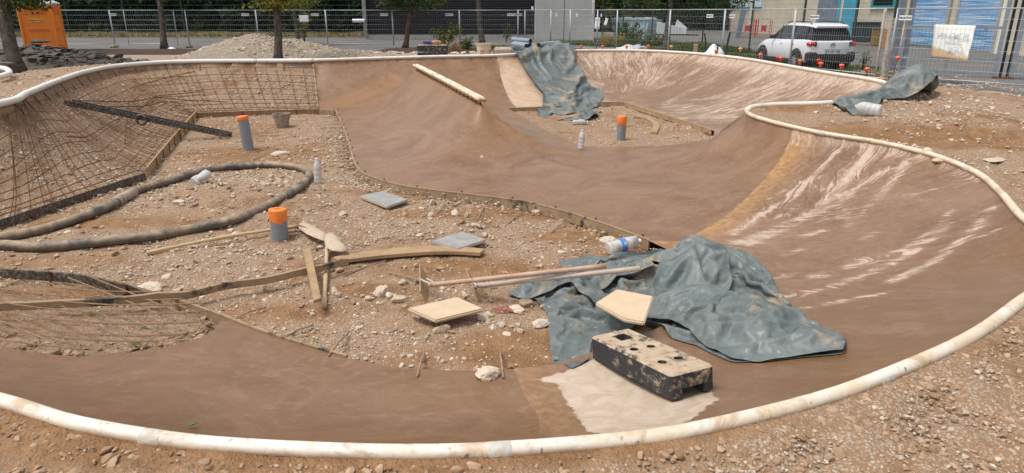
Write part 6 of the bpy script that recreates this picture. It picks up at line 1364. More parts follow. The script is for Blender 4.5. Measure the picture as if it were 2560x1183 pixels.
m = MB(); [m.tube([(GL*t, .02, .14), (GL*t, .02, 1.5)], .003, 3, False) for t in np.linspace(.06, .94, 26)]; [m.tube([(.05, .02, z_), (GL*.95, .02, z_)], .003, 3, False) for z_ in np.arange(.2, 1.5, .12)]; m.build('mesh', M_GREENF, e)
e2 = empty('gate', (gb[0]+gd[0]*.42, gb[1]+gd[1]*.42, .10), math.atan2(gd[1], gd[0]), 'second grey gate leaf at the right frame edge', 'gate')
b = MB(); b.box((0, 0, 1.9), (.12, .08, 3.7)); b.build('stile', M_GATE, e2)
for zz in (.12, .55, 1.52): b = MB(); b.box((1.2, 0, zz), (2.2, .05, .085)); b.build('rail', M_GATE, e2)
m = MB(); [m.tube([(t, .02, .14), (t, .02, 1.5)], .003, 3, False) for t in np.linspace(.1, 2.2, 22)]; m.build('mesh', M_GREENF, e2)
b = MB(); b.box((.42, -.05, 1.12), (.55, .01, .62), bev=.003); s_ = b.build('sign_panel', simple('cream_sign', (.72, .70, .60), .6, 0, .06), e2)
b = MB(); n = 28
for i in range(n):
    a0, a1 = 2*math.pi*i/n, 2*math.pi*(i+1)/n; b.add([(.42+math.cos(q)*r_, -.057, 1.18+math.sin(q)*r_) for q, r_ in ((a0, .11), (a1, .11), (a1, .14), (a0, .14))], [(0, 1, 2, 3)])
b.add([(.42-.09, -.057, 1.18+.075), (.42-.075, -.057, 1.18+.09), (.42+.09, -.057, 1.18-.075), (.42+.075, -.057, 1.18-.09)], [(0, 1, 2, 3)]); b.build('prohibition_ring', simple('faded_red', (.35, .14, .16), .6), s_)
for k, lab in ((.12, 'left black gate post strip between the two leaves'), (.30, 'right black gate post strip between the two leaves')):
    b = MB(); x, y = gb+gd*k; b.box((x, y, 1.95), (.055, .06, 3.7)); tag(b.build('gate_post', simple('black_paint', (.012, .014, .025), .5)), lab, 'post')
b = MB(); b.box((gb[0]+gd[0]*.2, gb[1]+gd[1]*.2, .12), (.55, .25, .06), rz=-.5); tag(b.build('rusty_plate', M_RUST), 'rusty steel stop plate on the ground between the gates', 'plate')
# concrete / steel post left of the gate
p = UD(2210, 22.2, .1); b = MB(); b.box((p[0], p[1], .95), (.17, .17, 1.9), bev=.01); tag(b.build('old_post', simple('peeling_white_post', (.48, .44, .40), .9, 0, .25, 6, .5, dirt=(.25, .2, .16), dirt_amt=.45)), 'peeling pale wooden post beside the grey gate', 'post')
p = UD(2235, 24.6, .1); b = MB(); b.box((p[0]-.1, p[1], 2), (.22, .18, 3.9)); b.box((p[0]+.28, p[1], 2.1), (.14, .14, 4.0)); tag(b.build('steel_gateway', M_GATE), 'tall grey steel frame behind the peeling post', 'post')
a, c_ = tt(2188, 192, 19.6), tt(2212, 24, 19.9); b = MB(); b.tube([a, c_], .024, 8); tag(b.build('leaning_pole', simple('muddy_pole', (.36, .30, .24), .7), smooth=True), 'thin muddy pole leaning right of the fence joint', 'pole')
# stained banner
def banner_mat():
    k = N('stained_white_banner'); co = k.co('Generated'); sx = k.node('ShaderNodeSeparateXYZ'); k.l.new(co, sx.inputs[0]); n = k.noise(3, 7, .7, co, .5)
    m = k.math('SUBTRACT', k.math('ADD', k.math('MULTIPLY', sx.outputs[0], .55), sx.outputs[2]), k.math('MULTIPLY', n, .55)); c = k.mix(k.step(m, .16, .10), (.74, .73, .68), (.48, .33, .19)); c = k.mix(k.step(n, .45, .75, 0, .35), c, (.70, .68, .55)); k.set(col=c, rough=.6); return k.m
cb_ = [tt(2337, 61, 20.3), tt(2440, 64, 19.2), tt(2420, 153, 19.2), tt(2328, 144, 20.3)]; e = empty('banner', cb_[3], 0, 'white faded banner with a brown stain hanging before the gate', 'banner')
V = []; F = []; n = 12; o0 = np.array(cb_[3])
for j in range(n+1):
    for i in range(n+1):
        u, v = i/n, j/n; q = (np.array(cb_[3])*(1-u)+np.array(cb_[2])*u)*(1-v)+(np.array(cb_[0])*(1-u)+np.array(cb_[1])*u)*v-o0; q[1] += .03*math.sin(u*7+v*3)+.02*math.sin(v*9); V.append(tuple(q))
for j in range(n):
    for i in range(n): k = j*(n+1)+i; F.append((k, k+1, k+n+2, k+n+1))
o = link('sheet', make_mesh('sheet', V, F), banner_mat(), e); md = o.modifiers.new('s', 'SOLIDIFY'); md.thickness = .004
dx = np.array(cb_[2])-np.array(cb_[3]); M_FADE = simple('faded_blue_print', (.62, .66, .72), .7, 0, .08); M_FADE2 = simple('very_faded_print', (.69, .70, .70), .7, 0, .05)
nrm_ = Vector((dx[0], dx[1], 0)).cross(Vector((0, 0, 1))).normalized()
for s2, sz, u, v, mt in (('VENEMDR', .24, .52, .66, M_FADE), ('OCEANE', .14, .55, .50, M_FADE2), ('ASO', .26, .66, .27, M_FADE)):
    q = (np.array(cb_[3])*(1-u)+np.array(cb_[2])*u)*(1-v)+(np.array(cb_[0])*(1-u)+np.array(cb_[1])*u)*v-o0; text(s2, sz, face_cam(q[0]+nrm_.x*.05, q[1]+nrm_.y*.05, q[2], dx[0], dx[1]), mt, e, bold=.003)

# ================================================================== buildings
def slat_building():
    y = 54.0; x0, x1 = -11.0, 1.72; e = empty('slatted_building', ((x0+x1)/2, y, .1), 0, 'dark building clad in horizontal wooden slats', 'building'); cx = (x0+x1)/2; W = x1-x0
    b = MB(); b.box((0, 4.2, 3.3), (W-.1, 8, 6.6)); b.build('wall', simple('black_wall_core', (.006, .006, .008), .9), e)
    kk = N('charred_wood'); n = kk.noise(2, 6, .7, kk.co(scale=(.6, 1, 14))); kk.set(col=kk.mix(kk.step(n, .35, .7), (.018, .017, .022), (.062, .056, .062)), rough=.75, spec=.3); 
    b = MB(); z = .42; i = 0
    while z < 6.5: b.box((0, .12, z), (W, .07, .075)); z += .125
    s_ = b.build('slats', kk.m, e)
    b = MB(); b.box((0, .02, .16), (W+.1, .25, .32)); b.build('plinth', simple('pale_concrete_plinth', (.34, .33, .30), .9, 0, .15, 3), e)
    b = MB(); b.box((-W/2-.12, -.05, 3.3), (.26, .3, 6.4)); b.build('corner_post', simple('weathered_grey_timber', (.24, .235, .225), .8, 0, .2, 6), e)
    b = MB(); b.lathe([(.13, 0), (.13, .9)], 10, Matrix.Translation((-W/2-1.0, -.3, 1.35)) @ Matrix.Rotation(R(90), 4, 'Y')); b.build('lamp', simple('white_lamp', (.7, .72, .74), .4), e)
slat_building()
e = empty('concrete_tower', (3.85, 52.2, .1), 0, 'plain pale grey concrete tower beside the slatted building', 'building')
kk = N('pale_cast_concrete'); n = kk.noise(.8, 6, .6, kk.co(scale=(1, 1, .4))); c = kk.mix(kk.step(n, .35, .65), (.42, .42, .39), (.52, .52, .49)); c = kk.mix(kk.step(kk.noise(3, 7, .7), .55, .7, 0, .4), c, (.34, .34, .31)); kk.set(col=c, rough=.9, spec=.2)
for s_, w_ in ((-1.10, 2.08), (1.08, 2.18)): b = MB(); b.box((s_, 2.5, 3.9), (w_, 5, 7.8)); b.build('wall_panel', kk.m, e)
b = MB(); b.box((0, 2.5, 3.9), (4.2, 4.95, 7.7)); b.build('joint_filler', simple('dark_joint', (.08, .08, .08), .9), e)
# garage building on the right
def render_wall(name, a, b_):
    k = N(name); n = k.noise(.5, 6, .65); br = k.node('ShaderNodeTexBrick'); k.l.new(k.co(rot=(0, math.pi/2, math.pi/2)), br.inputs[0]); br.inputs['Scale'].default_value = 2.2; br.inputs['Mortar Size'].default_value = .012; br.inputs[1].default_value = (1, 1, 1, 1); br.inputs[2].default_value = (.9, .9, .9, 1); br.inputs[3].default_value = (.8, .8, .8, 1)
    c = k.mix(k.step(n, .35, .65), a, b_); c = k.mix(.7, c, br.outputs[0], 'MULTIPLY'); k.set(col=c, rough=.9, spec=.2); return k.m
M_CREAM = render_wall('cream_block_wall', (.50, .43, .32), (.62, .55, .43)); XW = 24.4
def wy(px, py): return UX(px, py, XW)[1]
e = empty('garage_building', (XW, 45, .09), 0, 'long cream garage building with blue shutters at right', 'building')
def wall_piece(y0, y1, z0, z1, mat, name, t=.2, dx=0.0, par=None): b = MB(); b.box((dx+t/2, (y0+y1)/2-45, (z0+z1)/2-.09), (t, abs(y1-y0), z1-z0)); return b.build(name, mat, par or e)
ys = dict(s1a=wy(2273, 110), s1b=wy(2359, 118), s2a=wy(2381, 120), s2b=wy(2484, 128)); wall_piece(20, 128, 0, 5.5, M_CREAM, 'wall', 6.0)
def shutter_mat():
    k = N('peeling_blue_shutter'); co = k.co(); n = k.noise(1.6, 7, .7, k.co(scale=(1, .14, 8)), .05); c = k.mix(k.step(n, .46, .56), (.06, .25, .55), (.45, .60, .74)); c = k.mix(k.step(k.noise(4, 6, .7, k.co(scale=(1, .15, 10))), .54, .66), c, (.62, .70, .76)); k.set(col=c, rough=.6); return k.m
M_SHUT = shutter_mat()
for (a, b_) in ((ys['s1a'], ys['s1b']), (ys['s2a'], ys['s2b'])):
    m = MB(); z = .12
    while z < 3.6: m.box((-.03-.02, (a+b_)/2-45, z+.05), (.05, abs(b_-a), .085)); z += .10
    s_ = m.build('shutter', M_SHUT, e); m = MB(); m.box((-.10, (a+b_)/2-45-.9, 1.15), (.04, .14, .04)); m.build('handle', M_INK, s_)
    for q in (a, b_): wall_piece(q-.10, q+.10, 0, 5, simple('grey_concrete_jamb', (.33, .32, .30), .9, 0, .15, 3), 'jamb', .15, -.12)
wall_piece(wy(2500, 131)-.25, ys['s2b']-.14, 0, 5, simple('white_painted_pillar', (.68, .65, .56), .8, 0, .1, 3), 'white_pillar', .1, -.12)
wall_piece(wy(2128, 108), wy(2097, 104), 0, 3.6, simple('turquoise_door', (.05, .30, .42), .55, 0, .2, 2), 'turquoise_door', .06, -.06)
wall_piece(wy(2082, 100), wy(2036, 96), 0, 3.6, simple('grey_blue_door', (.16, .20, .25), .55, 0, .2, 2), 'grey_door', .06, -.06)
wall_piece(wy(2090, 100), wy(2083, 99), 0, 3.6, simple('turquoise_strip', (.05, .32, .44), .55), 'turquoise_strip', .06, -.05)
a, b_ = wy(2240, 22), wy(2178, 22); wn = wall_piece(a, b_, 2.35, 4.2, simple('turquoise_window_frame', (.03, .24, .28), .5), 'window', .08, -.08); wall_piece(a+.35, (a+b_)/2+1.2, 2.5, 4.0, simple('dark_window_glass', (.012, .02, .022), .15), 'pane', .02, -.105, wn); wn.children[0].location = (0, 0, 0)
wall_piece(a-.05, b_+.05, 2.28, 2.35, simple('pale_sill', (.5, .5, .45), .8), 'sill', .16, -.16)
wall_piece(wy(1900, 60), wy(1760, 60), 2.55, 5.4, simple('pale_blue_panel', (.55, .63, .66), .6, 0, .1, 1), 'upper_panel', .1, -.1); wall_piece(wy(1900, 60), wy(1760, 60), 2.42, 2.54, simple('teal_band', (.06, .22, .22), .6), 'teal_band', .12, -.12)
wall_piece(wy(1880, 85), wy(1872, 85), 0, 5, simple('white_downpipe', (.6, .6, .56), .6), 'downpipe', .12, -.14)
# ================================================================== things in the yards
def car():
    d = 24.0; e = empty('parked_car', (11.12, 24.45, .10), R(96.5), 'white compact crossover car parked behind the fence', 'car')
    Mw = simple('white_car_paint', (.74, .75, .77), .25, 0, .02, 1); Mw.node_tree.nodes['Principled BSDF'].inputs['Coat Weight'].default_value = .5; Mb = simple('black_cladding', (.02, .021, .023), .6, 0, .1, 8); Mg = simple('tinted_glass', (.012, .015, .018), .06, 0, .1, 1); Mr = simple('red_tail_lamp', (.45, .02, .02), .2, 0, .1, 2); Mt = simple('tyre', (.018, .018, .019), .85); Ma = simple('alloy', (.55, .56, .58), .35, .6)
    # local: x forward from the rear, y left, z up
    def loft(st, name, mat, par=e, sm=True, ang=40):
        V = []; F = []; n = len(st[0][1])
        for x, sec in st:
            for (y, z) in sec: V.append((x, y, z))
        for i in range(len(st)-1):
            for k in range(n): F.append((i*n+k, i*n+(k+1) % n, (i+1)*n+(k+1) % n, (i+1)*n+k))
        F.append(tuple(range(n-1, -1, -1))); F.append(tuple((len(st)-1)*n+k for k in range(n))); me = make_mesh(name, V, F); bm = bmesh.new(); bm.from_mesh(me); bmesh.ops.recalc_face_normals(bm, faces=bm.faces); bm.to_mesh(me); bm.free(); o = link(name, me, mat, par); auto_smooth(o, ang); return o
    def sec(hw, zb, zm, zt, hwt): return [(-hw*.93, zb), (-hw, zb+.08), (-hw, zm), (-hwt, zt), (hwt, zt), (hw, zm), (hw, zb+.08), (hw*.93, zb)]
    body = loft([(0.0, sec(.72, .52, .84, .99, .66)), (.05, sec(.80, .42, .88, 1.03, .72)), (.2, sec(.86, .32, .90, 1.06, .77)), (.5, sec(.88, .28, .92, 1.07, .79)), (1.6, sec(.88, .26, .92, 1.04, .79)), (2.7, sec(.88, .26, .90, 1.02, .79)), (3.15, sec(.87, .26, .86, 1.00, .77)), (3.6, sec(.86, .27, .82, .95, .73)), (3.95, sec(.80, .28, .74, .84, .66)), (4.13, sec(.62, .34, .62, .68, .52))], 'body', Mw)
    def gs(hwb, zb, hwt, zt): return [(-hwb, zb), (-hwt, zt), (hwt, zt), (hwb, zb)]
    loft([(.10, gs(.74, 1.0, .73, 1.03)), (.22, gs(.76, 1.0, .66, 1.33)), (.36, gs(.77, 1.0, .62, 1.50)), (.8, gs(.78, 1.0, .62, 1.54)), (2.2, gs(.78, 1.0, .62, 1.56)), (2.55, gs(.78, 1.0, .63, 1.42)), (3.15, gs(.76, .98, .70, 1.01))], 'windows', Mg, sm=False)
    loft([(.16, gs(.63, 1.46, .60, 1.49)), (.26, gs(.645, 1.49, .60, 1.565)), (.8, gs(.645, 1.52, .59, 1.61)), (1.6, gs(.645, 1.53, .59, 1.62)), (2.2, gs(.635, 1.53, .58, 1.60)), (2.42, gs(.63, 1.47, .58, 1.49))], 'roof', Mw)
    for s_ in (-1, 1):
        b = MB(); b.tube([(.45, s_*.60, 1.58), (.6, s_*.60, 1.655), (1.9, s_*.60, 1.67), (2.2, s_*.59, 1.60)], .017, 6); b.build('roof_rail', Mb, e)
        for xa, xb in ((.48, .62), (1.38, 1.46), (2.32, 2.40)):
            b = MB(); b.add([(xa, s_*.775, 1.03), (xb, s_*.775, 1.03), (xb+.02, s_*.648, 1.51), (xa+.02, s_*.648, 1.51)], [(0, 1, 2, 3)]); b.build('pillar', Mb, e)
        b = MB(); b.box((.10, s_*.74, .93), (.26, .27, .155), bev=.05); b.build('tail_lamp', Mr, e)
        b = MB(); b.box((.05, s_*.64, .93), (.18, .10, .17), bev=.03); b.build('lamp_surround', Mb, e)
        b = MB(); b.box((2.62, s_*.93, 1.10), (.13, .18, .13), bev=.03); b.build('mirror', Mb, e)
        b = MB(); b.box((1.95, s_*.885, .90), (.16, .02, .03)); b.box((1.10, s_*.885, .90), (.16, .02, .03)); b.build('door_handle', Mw, e)
        for xw in (.78, 3.38):
            q = Matrix.Translation((xw, s_*.70, .33)) @ Matrix.Rotation(R(-90)*s_, 4, 'X')
            b = MB(); b.lathe([(.43, 0), (.44, .18), (.43, .205), (.34, .21)], 28, q); b.build('arch_cladding', Mb, e)
            b = MB(); b.lathe([(.30, .12), (.34, .14), (.34, .225), (.315, .245), (.23, .245), (.2, .20)], 28, q); wh = b.build('wheel', Mt, e); auto_smooth(wh, 40)
            b = MB()
            for k in range(5): b.box((0, 0, 0), (.035, .40, .012), q @ Matrix.Translation((0, 0, .236)) @ Matrix.Rotation(k*math.pi/5+.2, 4, 'Z'))
            b.lathe([(.06, .20), (.06, .236)], 12, q); b.build('rim', Ma, wh)
        b = MB(); b.box((2.08, s_*.875, .30), (1.95, .06, .17), bev=.02); b.build('side_sill', Mb, e)
        b = MB(); b.box((.10, s_*.70, .50), (.30, .36, .34), bev=.06); b.build('bumper_corner', Mb, e)
    b = MB(); b.box((.06, 0, .42), (.26, 1.5, .30), bev=.05); b.build('rear_bumper', Mb, e)
    b = MB(); b.box((-.005, 0, .55), (.10, 1.15, .10), bev=.02); b.build('bumper_top', Mb, e)
    Mpl = face_cam(-.03, 0, .665, 0, -1); b = MB(); b.box((-.025, 0, .665), (.02, .52, .11)); pl = b.build('number_plate', simple('plate_white', (.75, .75, .72), .4), e)
    for s_ in (-1, 1): b = MB(); b.box((-.0375, s_*.237, .665), (.004, .045, .108)); b.build('blue_band', M_BLUE, pl)
    text('FK 055 HP', .105, face_cam(-.0365, 0, .665, 0, -1), M_INK, pl, bold=.002)
    b = MB(); b.box((-.025, 0, .755), (.03, .62, .015)); b.build('trim_strip', simple('chrome_trim', (.4, .4, .4), .3, .6), e)
    for zc in (.895, .945):
        b = MB()
        for s_ in (-1, 1): b.add([(-.02, 0, zc+.035), (-.02, s_*.085, zc-.02), (-.02, s_*.085, zc-.05), (-.02, 0, zc+.005)], [(0, 1, 2, 3)])
        b.build('chevron', simple('dark_chrome', (.10, .10, .11), .3, .7), e)
    text('CITROEN', .045, face_cam(-.012, 0, .825, 0, -1), simple('grey_letters', (.25, .25, .27), .4), e)
    text('C3 AIRCROSS', .045, face_cam(-.02, -.52, .75, 0, -1), simple('grey_letters2', (.25, .25, .27), .4), e)
    b = MB(); b.box((.22, 0, 1.515), (.20, 1.15, .03), bev=.01); b.build('spoiler', Mw, e)
car()
def cabin():
    e = empty('toilet_cabin', (-19.4, 29.4, .10), R(62-43), 'bright orange portable toilet cabin with a grey white roof', 'toilet cabin'); M_O = simple('orange_plastic', (.78, .21, .012), .45, 0, .10, 2, dirt=(.6, .2, .04), dirt_amt=.25); M_OD = simple('orange_plastic_rib_shade', (.55, .12, .01), .5); W, D, Hh = 1.22, 1.2, 2.12
    b = MB(); b.box((0, 0, .15+Hh/2), (W-.04, D-.04, Hh)); b.build('walls', M_O, e)
    for (x, y) in ((-1, -1), (1, -1), (1, 1), (-1, 1)): b = MB(); b.box((x*(W/2-.03), y*(D/2-.03), .15+Hh/2), (.10, .10, Hh), bev=.02); b.build('corner_post', M_O, e)
    b = MB(); b.box((0, 0, .08), (W+.06, D+.06, .15)); b.build('base', simple('grey_base', (.15, .15, .16), .7), e)
    b = MB(); b.box((0, 0, Hh+.20), (W+.06, D+.06, .10), bev=.03); b.box((0, 0, Hh+.29), (W-.06, D-.06, .12), taper=.78, bev=.02); b.build('roof', simple('grey_white_roof', (.62, .63, .65), .4, 0, .08, 3), e)
    for side in ('f', 'r'):
        wd = W if side == 'f' else D
        for zz in (2.17, 2.09, 2.01, 1.93, 1.35, 1.28, .68, .60):
            b = MB(); Lg = wd*.62
            if side == 'f': b.box((0, -D/2+.005, zz), (Lg, .03, .022), bev=.008)
            else: b.box((W/2-.005, 0, zz), (.03, Lg, .022), bev=.008)
            b.build('rib', M_OD if zz in (2.13,) else M_O, e)
            b = MB()
            if side == 'f': b.box((0, -D/2+.014, zz-.024), (Lg*.97, .012, .018))
            else: b.box((W/2-.014, 0, zz-.024), (.012, Lg*.97, .018))
            b.build('rib_shade', M_OD, e)  # strip in darker orange, shade under the rib put into the colour
    b = MB(); b.box((-.02, -D/2-.0, 1.66), (.44, .02, .10)); pl = b.build('name_plate', simple('yellow_plate', (.85, .62, .12), .5), e); text('KILOUTOU', .085, Matrix.Translation((-.02, -D/2-.013, 1.66)) @ Matrix.Rotation(R(90), 4, 'X'), M_INK, pl, bold=.004)
cabin()
# skip container
p0, p1 = UD(1528, 52, .1), UD(1618, 50, .1); L = float(np.linalg.norm(p1-p0)); e = empty('skip_container', p0, math.atan2(p1[1]-p0[1], p1[0]-p0[0]), 'pale blue steel skip container behind the green fence', 'skip'); M_SK = simple('pale_blue_steel', (.36, .46, .52), .6, 0, .12, 2, dirt=(.3, .33, .33), dirt_amt=.3)
b = MB(); b.add([(.25, 0, .1), (L-.35, 0, .1), (L+.15, 0, 1.45), (-.05, 0, 1.45), (.25, 1.8, .1), (L-.35, 1.8, .1), (L+.15, 1.8, 1.45), (-.05, 1.8, 1.45)], [(0, 1, 2, 3), (5, 4, 7, 6), (4, 0, 3, 7), (1, 5, 6, 2), (4, 5, 1, 0)]); b.build('body', M_SK, e)
for k in range(6): b = MB(); b.box((.3+(L-.6)*k/5, -.04, .75), (.07, .08, 1.3)); b.build('rib', M_SK, e)
b = MB(); b.box((L/2+.05, -.03, 1.47), (L+.25, .14, .10)); b.build('rim_bar', M_SK, e)
b = MB(); rr_ = random.Random(3); [b.box((rr_.uniform(.1, L-.1), rr_.uniform(.2, 1.5), 1.5+rr_.uniform(-.03, .06)), (rr_.uniform(.2, .5), .3, .10), rz=rr_.uniform(-1, 1)) for _ in range(14)]; b.build('load', simple('pale_waste', (.6, .62, .62), .8), e)
# trailer
p0 = UD(1676, 47, .1); e = empty('car_trailer', p0, R(-12), 'small white car trailer with open sides beyond the tree', 'trailer'); M_TR = simple('trailer_panel', (.66, .68, .70), .5, 0, .1, 2)
b = MB(); b.add([(-1, -.6, .55), (1, -.6, .55), (1, -.6, .9), (-1, -.6, 1.35), (-1, .6, .55), (1, .6, .55), (1, .6, .9), (-1, .6, 1.35)], [(0, 1, 2, 3), (4, 7, 6, 5), (0, 3, 7, 4), (1, 5, 6, 2), (0, 4, 5, 1)]); b.build('bed', M_TR, e)
b = MB(); b.add([(.2, .62, .9), (1.15, .55, .88), (.35, .5, 1.5)], [(0, 1, 2)]); b.build('raised_flap', M_TR, e)
for s_ in (-1, 1): b = MB(); b.lathe([(.28, 0), (.28, .16), (.12, .17)], 18, Matrix.Translation((-.3, s_*.75+.08, .3)) @ Matrix.Rotation(R(90), 4, 'X')); b.build('wheel', M_INK, e)
b = MB(); b.box((0, 0, .5), (2.2, .9, .08)); b.box((1.4, 0, .48), (.9, .08, .08)); b.build('chassis', M_INK, e); b = MB(); b.box((-1.01, -.45, .95), (.02, .16, .3)); b.build('red_light', simple('orange_red', (.7, .15, .05), .5), e)
# red barriers
M_REDB = simple('red_barrier_plastic', (.62, .04, .05), .5, 0, .12, 3); M_WB = simple('white_band', (.7, .7, .7), .5)
for (px, lab) in ((1866, 'red and white plastic barrier, the left one of the pair'), (1907, 'red and white plastic barrier, the right one of the pair')):
    p0 = UD(px, 56, .1); e = empty('barrier', p0, R(-8), lab, 'barrier', 'pair of red barriers by the garage wall')
    for x in (-.55, .55):
        b = MB(); [b.tube([(x+s_*.07, 0, .0), (x+s_*.07, 0, 1.4)], .03, 6) for s_ in (-1, 1)]; [b.tube([(x-.07, 0, z_), (x+.07, 0, z_)], .02, 5) for z_ in (.3, .6, .9, 1.2)]; b.build('side_frame', M_REDB, e)
    b = MB(); [b.tube([(-.5, 0, z_), (.5, 0, z_)], .035, 6) for z_ in (.45, .95, 1.38)]; b.build('rail', M_REDB, e); b = MB(); [b.box((x, -.04, z_), (.16, .03, .07)) for z_ in (.45, .95, 1.38) for x in (-.3, 0, .3)]; b.build('white_band', M_WB, e)
    b = MB(); b.box((0, -.02, .7), (.42, .05, .42), bev=.02); b.build('panel', M_REDB, e)
    b = MB(); b.box((0, 0, .08), (1.0, .3, .16)); b.build('weight', M_RUB2, e)
# grey ramp panel
a, b_ = UD(1838, 54, .1), tt(1852, 24, 54); b = MB(); b.add([tuple(a), tuple(a+[.45, .2, 0]), (b_[0]+.55, b_[1]+.2, b_[2]), b_], [(0, 1, 2, 3)]); o = b.build('grey_mesh_panel', simple('blue_grey_mesh', (.20, .24, .30), .6)); m_ = o.modifiers.new('s', 'SOLIDIFY'); m_.thickness = .04; tag(o, 'grey lattice panel leaning left of the red barriers', 'panel')
# bins and pallets
p0 = UD(2158, 43, .1); e = empty('wheeled_bin', p0, R(-20), 'dark grey wheeled waste container by the turquoise door', 'bin'); Mb2 = simple('dark_bin_plastic', (.035, .045, .055), .5, 0, .1, 3)
b = MB(); b.box((0, 0, .72), (1.45, .8, 1.1), taper=1.08, bev=.04); b.build('body', Mb2, e); b = MB(); b.box((0, 0, 1.34), (1.6, .95, .12), bev=.04); b.build('lid', simple('black_lid', (.02, .022, .03), .4), e)
for x in (-.6, .6): b = MB(); b.lathe([(.1, -.04), (.1, .04)], 12, Matrix.Translation((x, -.35, .1)) @ Matrix.Rotation(R(90), 4, 'X')); b.build('wheel', M_INK, e)
p0 = UD(2190, 41.5, .1); e = empty('wheeled_bin', p0, R(-20), 'brown wheeled bin between the dark container and the boards', 'bin'); b = MB(); b.box((0, 0, .5), (.58, .6, .95), taper=1.12, bev=.03); b.build('body', simple('ochre_bin', (.30, .17, .05), .6), e); b = MB(); b.box((0, 0, 1.02), (.7, .75, .06), bev=.02); b.build('lid', simple('brown_lid', (.14, .08, .03), .6), e)
p0 = UD(2216, 39.5, .1); b = MB(); M_PLY = simple('orange_plywood', (.50, .26, .11), .7, 0, .15, 4)
for k, (w_, h_, z_, dx_) in enumerate(((.62, .56, .28, 0), (.58, .5, .82, .04))): 
    b = MB(); b.box((0, 0, z_), (w_, .4, h_), bev=.01); o = b.build('wooden_crate', M_PLY); o.location = (p0[0]+dx_, p0[1], .1); o.rotation_euler = (0, 0, R(-25)); tag(o, ('lower' if k == 0 else 'upper')+' orange wooden crate stacked right of the brown bin', 'crate', 'orange wooden crates')
b = MB(); a, c_ = UD(2232, 33, .1), tt(2262, 62, 34); b.box((0, 0, 0), (.9, .22, .03)); b = MB(); M_ = frame_mat(tuple((a+np.array(c_))/2), np.array(c_)-a); b.box((0, 0, 0), (float(np.linalg.norm(np.array(c_)-a)), .2, .03), M_); tag(b.build('leaning_board', M_PLY), 'orange board leaning on the wall beside the left blue shutter', 'board')
# white builders bag
def bigbag():
    q = UD(1768, 24.2, .20); e = empty('builders_bag', q, 0, 'slumped white builders bag with black straps behind the rim', 'bag'); V, F = ICO3; V = V.copy(); r = 1.0
    rr = np.random.default_rng(4); x, y, z = V.T; hgt = np.where(x < -.1, .50, .78)*(1-.25*np.abs(x)); n_ = np.array([mnoise.noise(Vector(v)*2.2) for v in V]); n2 = np.abs(np.array([mnoise.noise(Vector(v)*5.5+Vector((3, 1, 2))) for v in V]))
    P = np.column_stack([x*.68*(1+.25*n_), y*.5*(1+.2*n_), np.maximum(z, -.15)*hgt*(1+.5*n_)+.1-n2*.12]); P[:, 0] += .1*(z > 0)*z; o = link('sack', make_mesh('sack', P, F), simple('woven_white_plastic', (.72, .73, .74), .6, 0, .06, 6, .5, bs=8), e); m = o.modifiers.new('s', 'SUBSURF'); m.levels = 1; m.render_levels = 1
    def strap(pts, w_=.035, name='strap'): b = MB(); b.tube([tuple(p) for p in catmull([np.array(p, float) for p in pts], .05)], w_, 4, sx=.25); b.build(name, M_INK, e)
    strap([(.0, -.50, .05), (.1, -.48, .35), (.22, -.3, .7), (.28, -.1, .82)], .03); strap([(.66, -.1, .15), (.6, -.1, .5), (.62, -.05, .8), (.70, 0, 1.22)], .035); strap([(-.1, 0, .45), (-.12, 0, .8), (-.2, 0, 1.18)], .025)
    b = MB(); b.box((-.52, -.2, .45), (.14, .05, .75), bev=.02); b.build('cardboard_strip', simple('brown_card', (.36, .27, .18), .8), e)
bigbag()
q = UD(1578, 33, .15); V, F = ICO3; n_ = np.array([mnoise.noise(Vector(v)*2.5) for v in V]); P = V*np.array([.62, .35, .26])*(1+.7*n_)[:, None]; P[:, 2] = np.maximum(P[:, 2]+.12+.18*(V[:, 0] > .3)*V[:, 0], 0); o = link('plastic_bag', make_mesh('plastic_bag', P, F), simple('torn_clear_plastic', (.58, .60, .62), .35, 0, .1, 8)); o.location = q; tag(o, 'crumpled whitish plastic bag on the verge left of the tree', 'bag')
q = UD(430, 36.5, .15); V, F = ICO2; n_ = np.array([mnoise.noise(Vector(v)*2.5) for v in V]); o = link('plastic_bag', make_mesh('plastic_bag', V*np.array([.2, .15, .09])*(1+.6*n_)[:, None], F), M_WHITEP); o.location = q+[0, 0, .05]; tag(o, 'small white plastic scrap right of the slim grey trunk', 'bag')
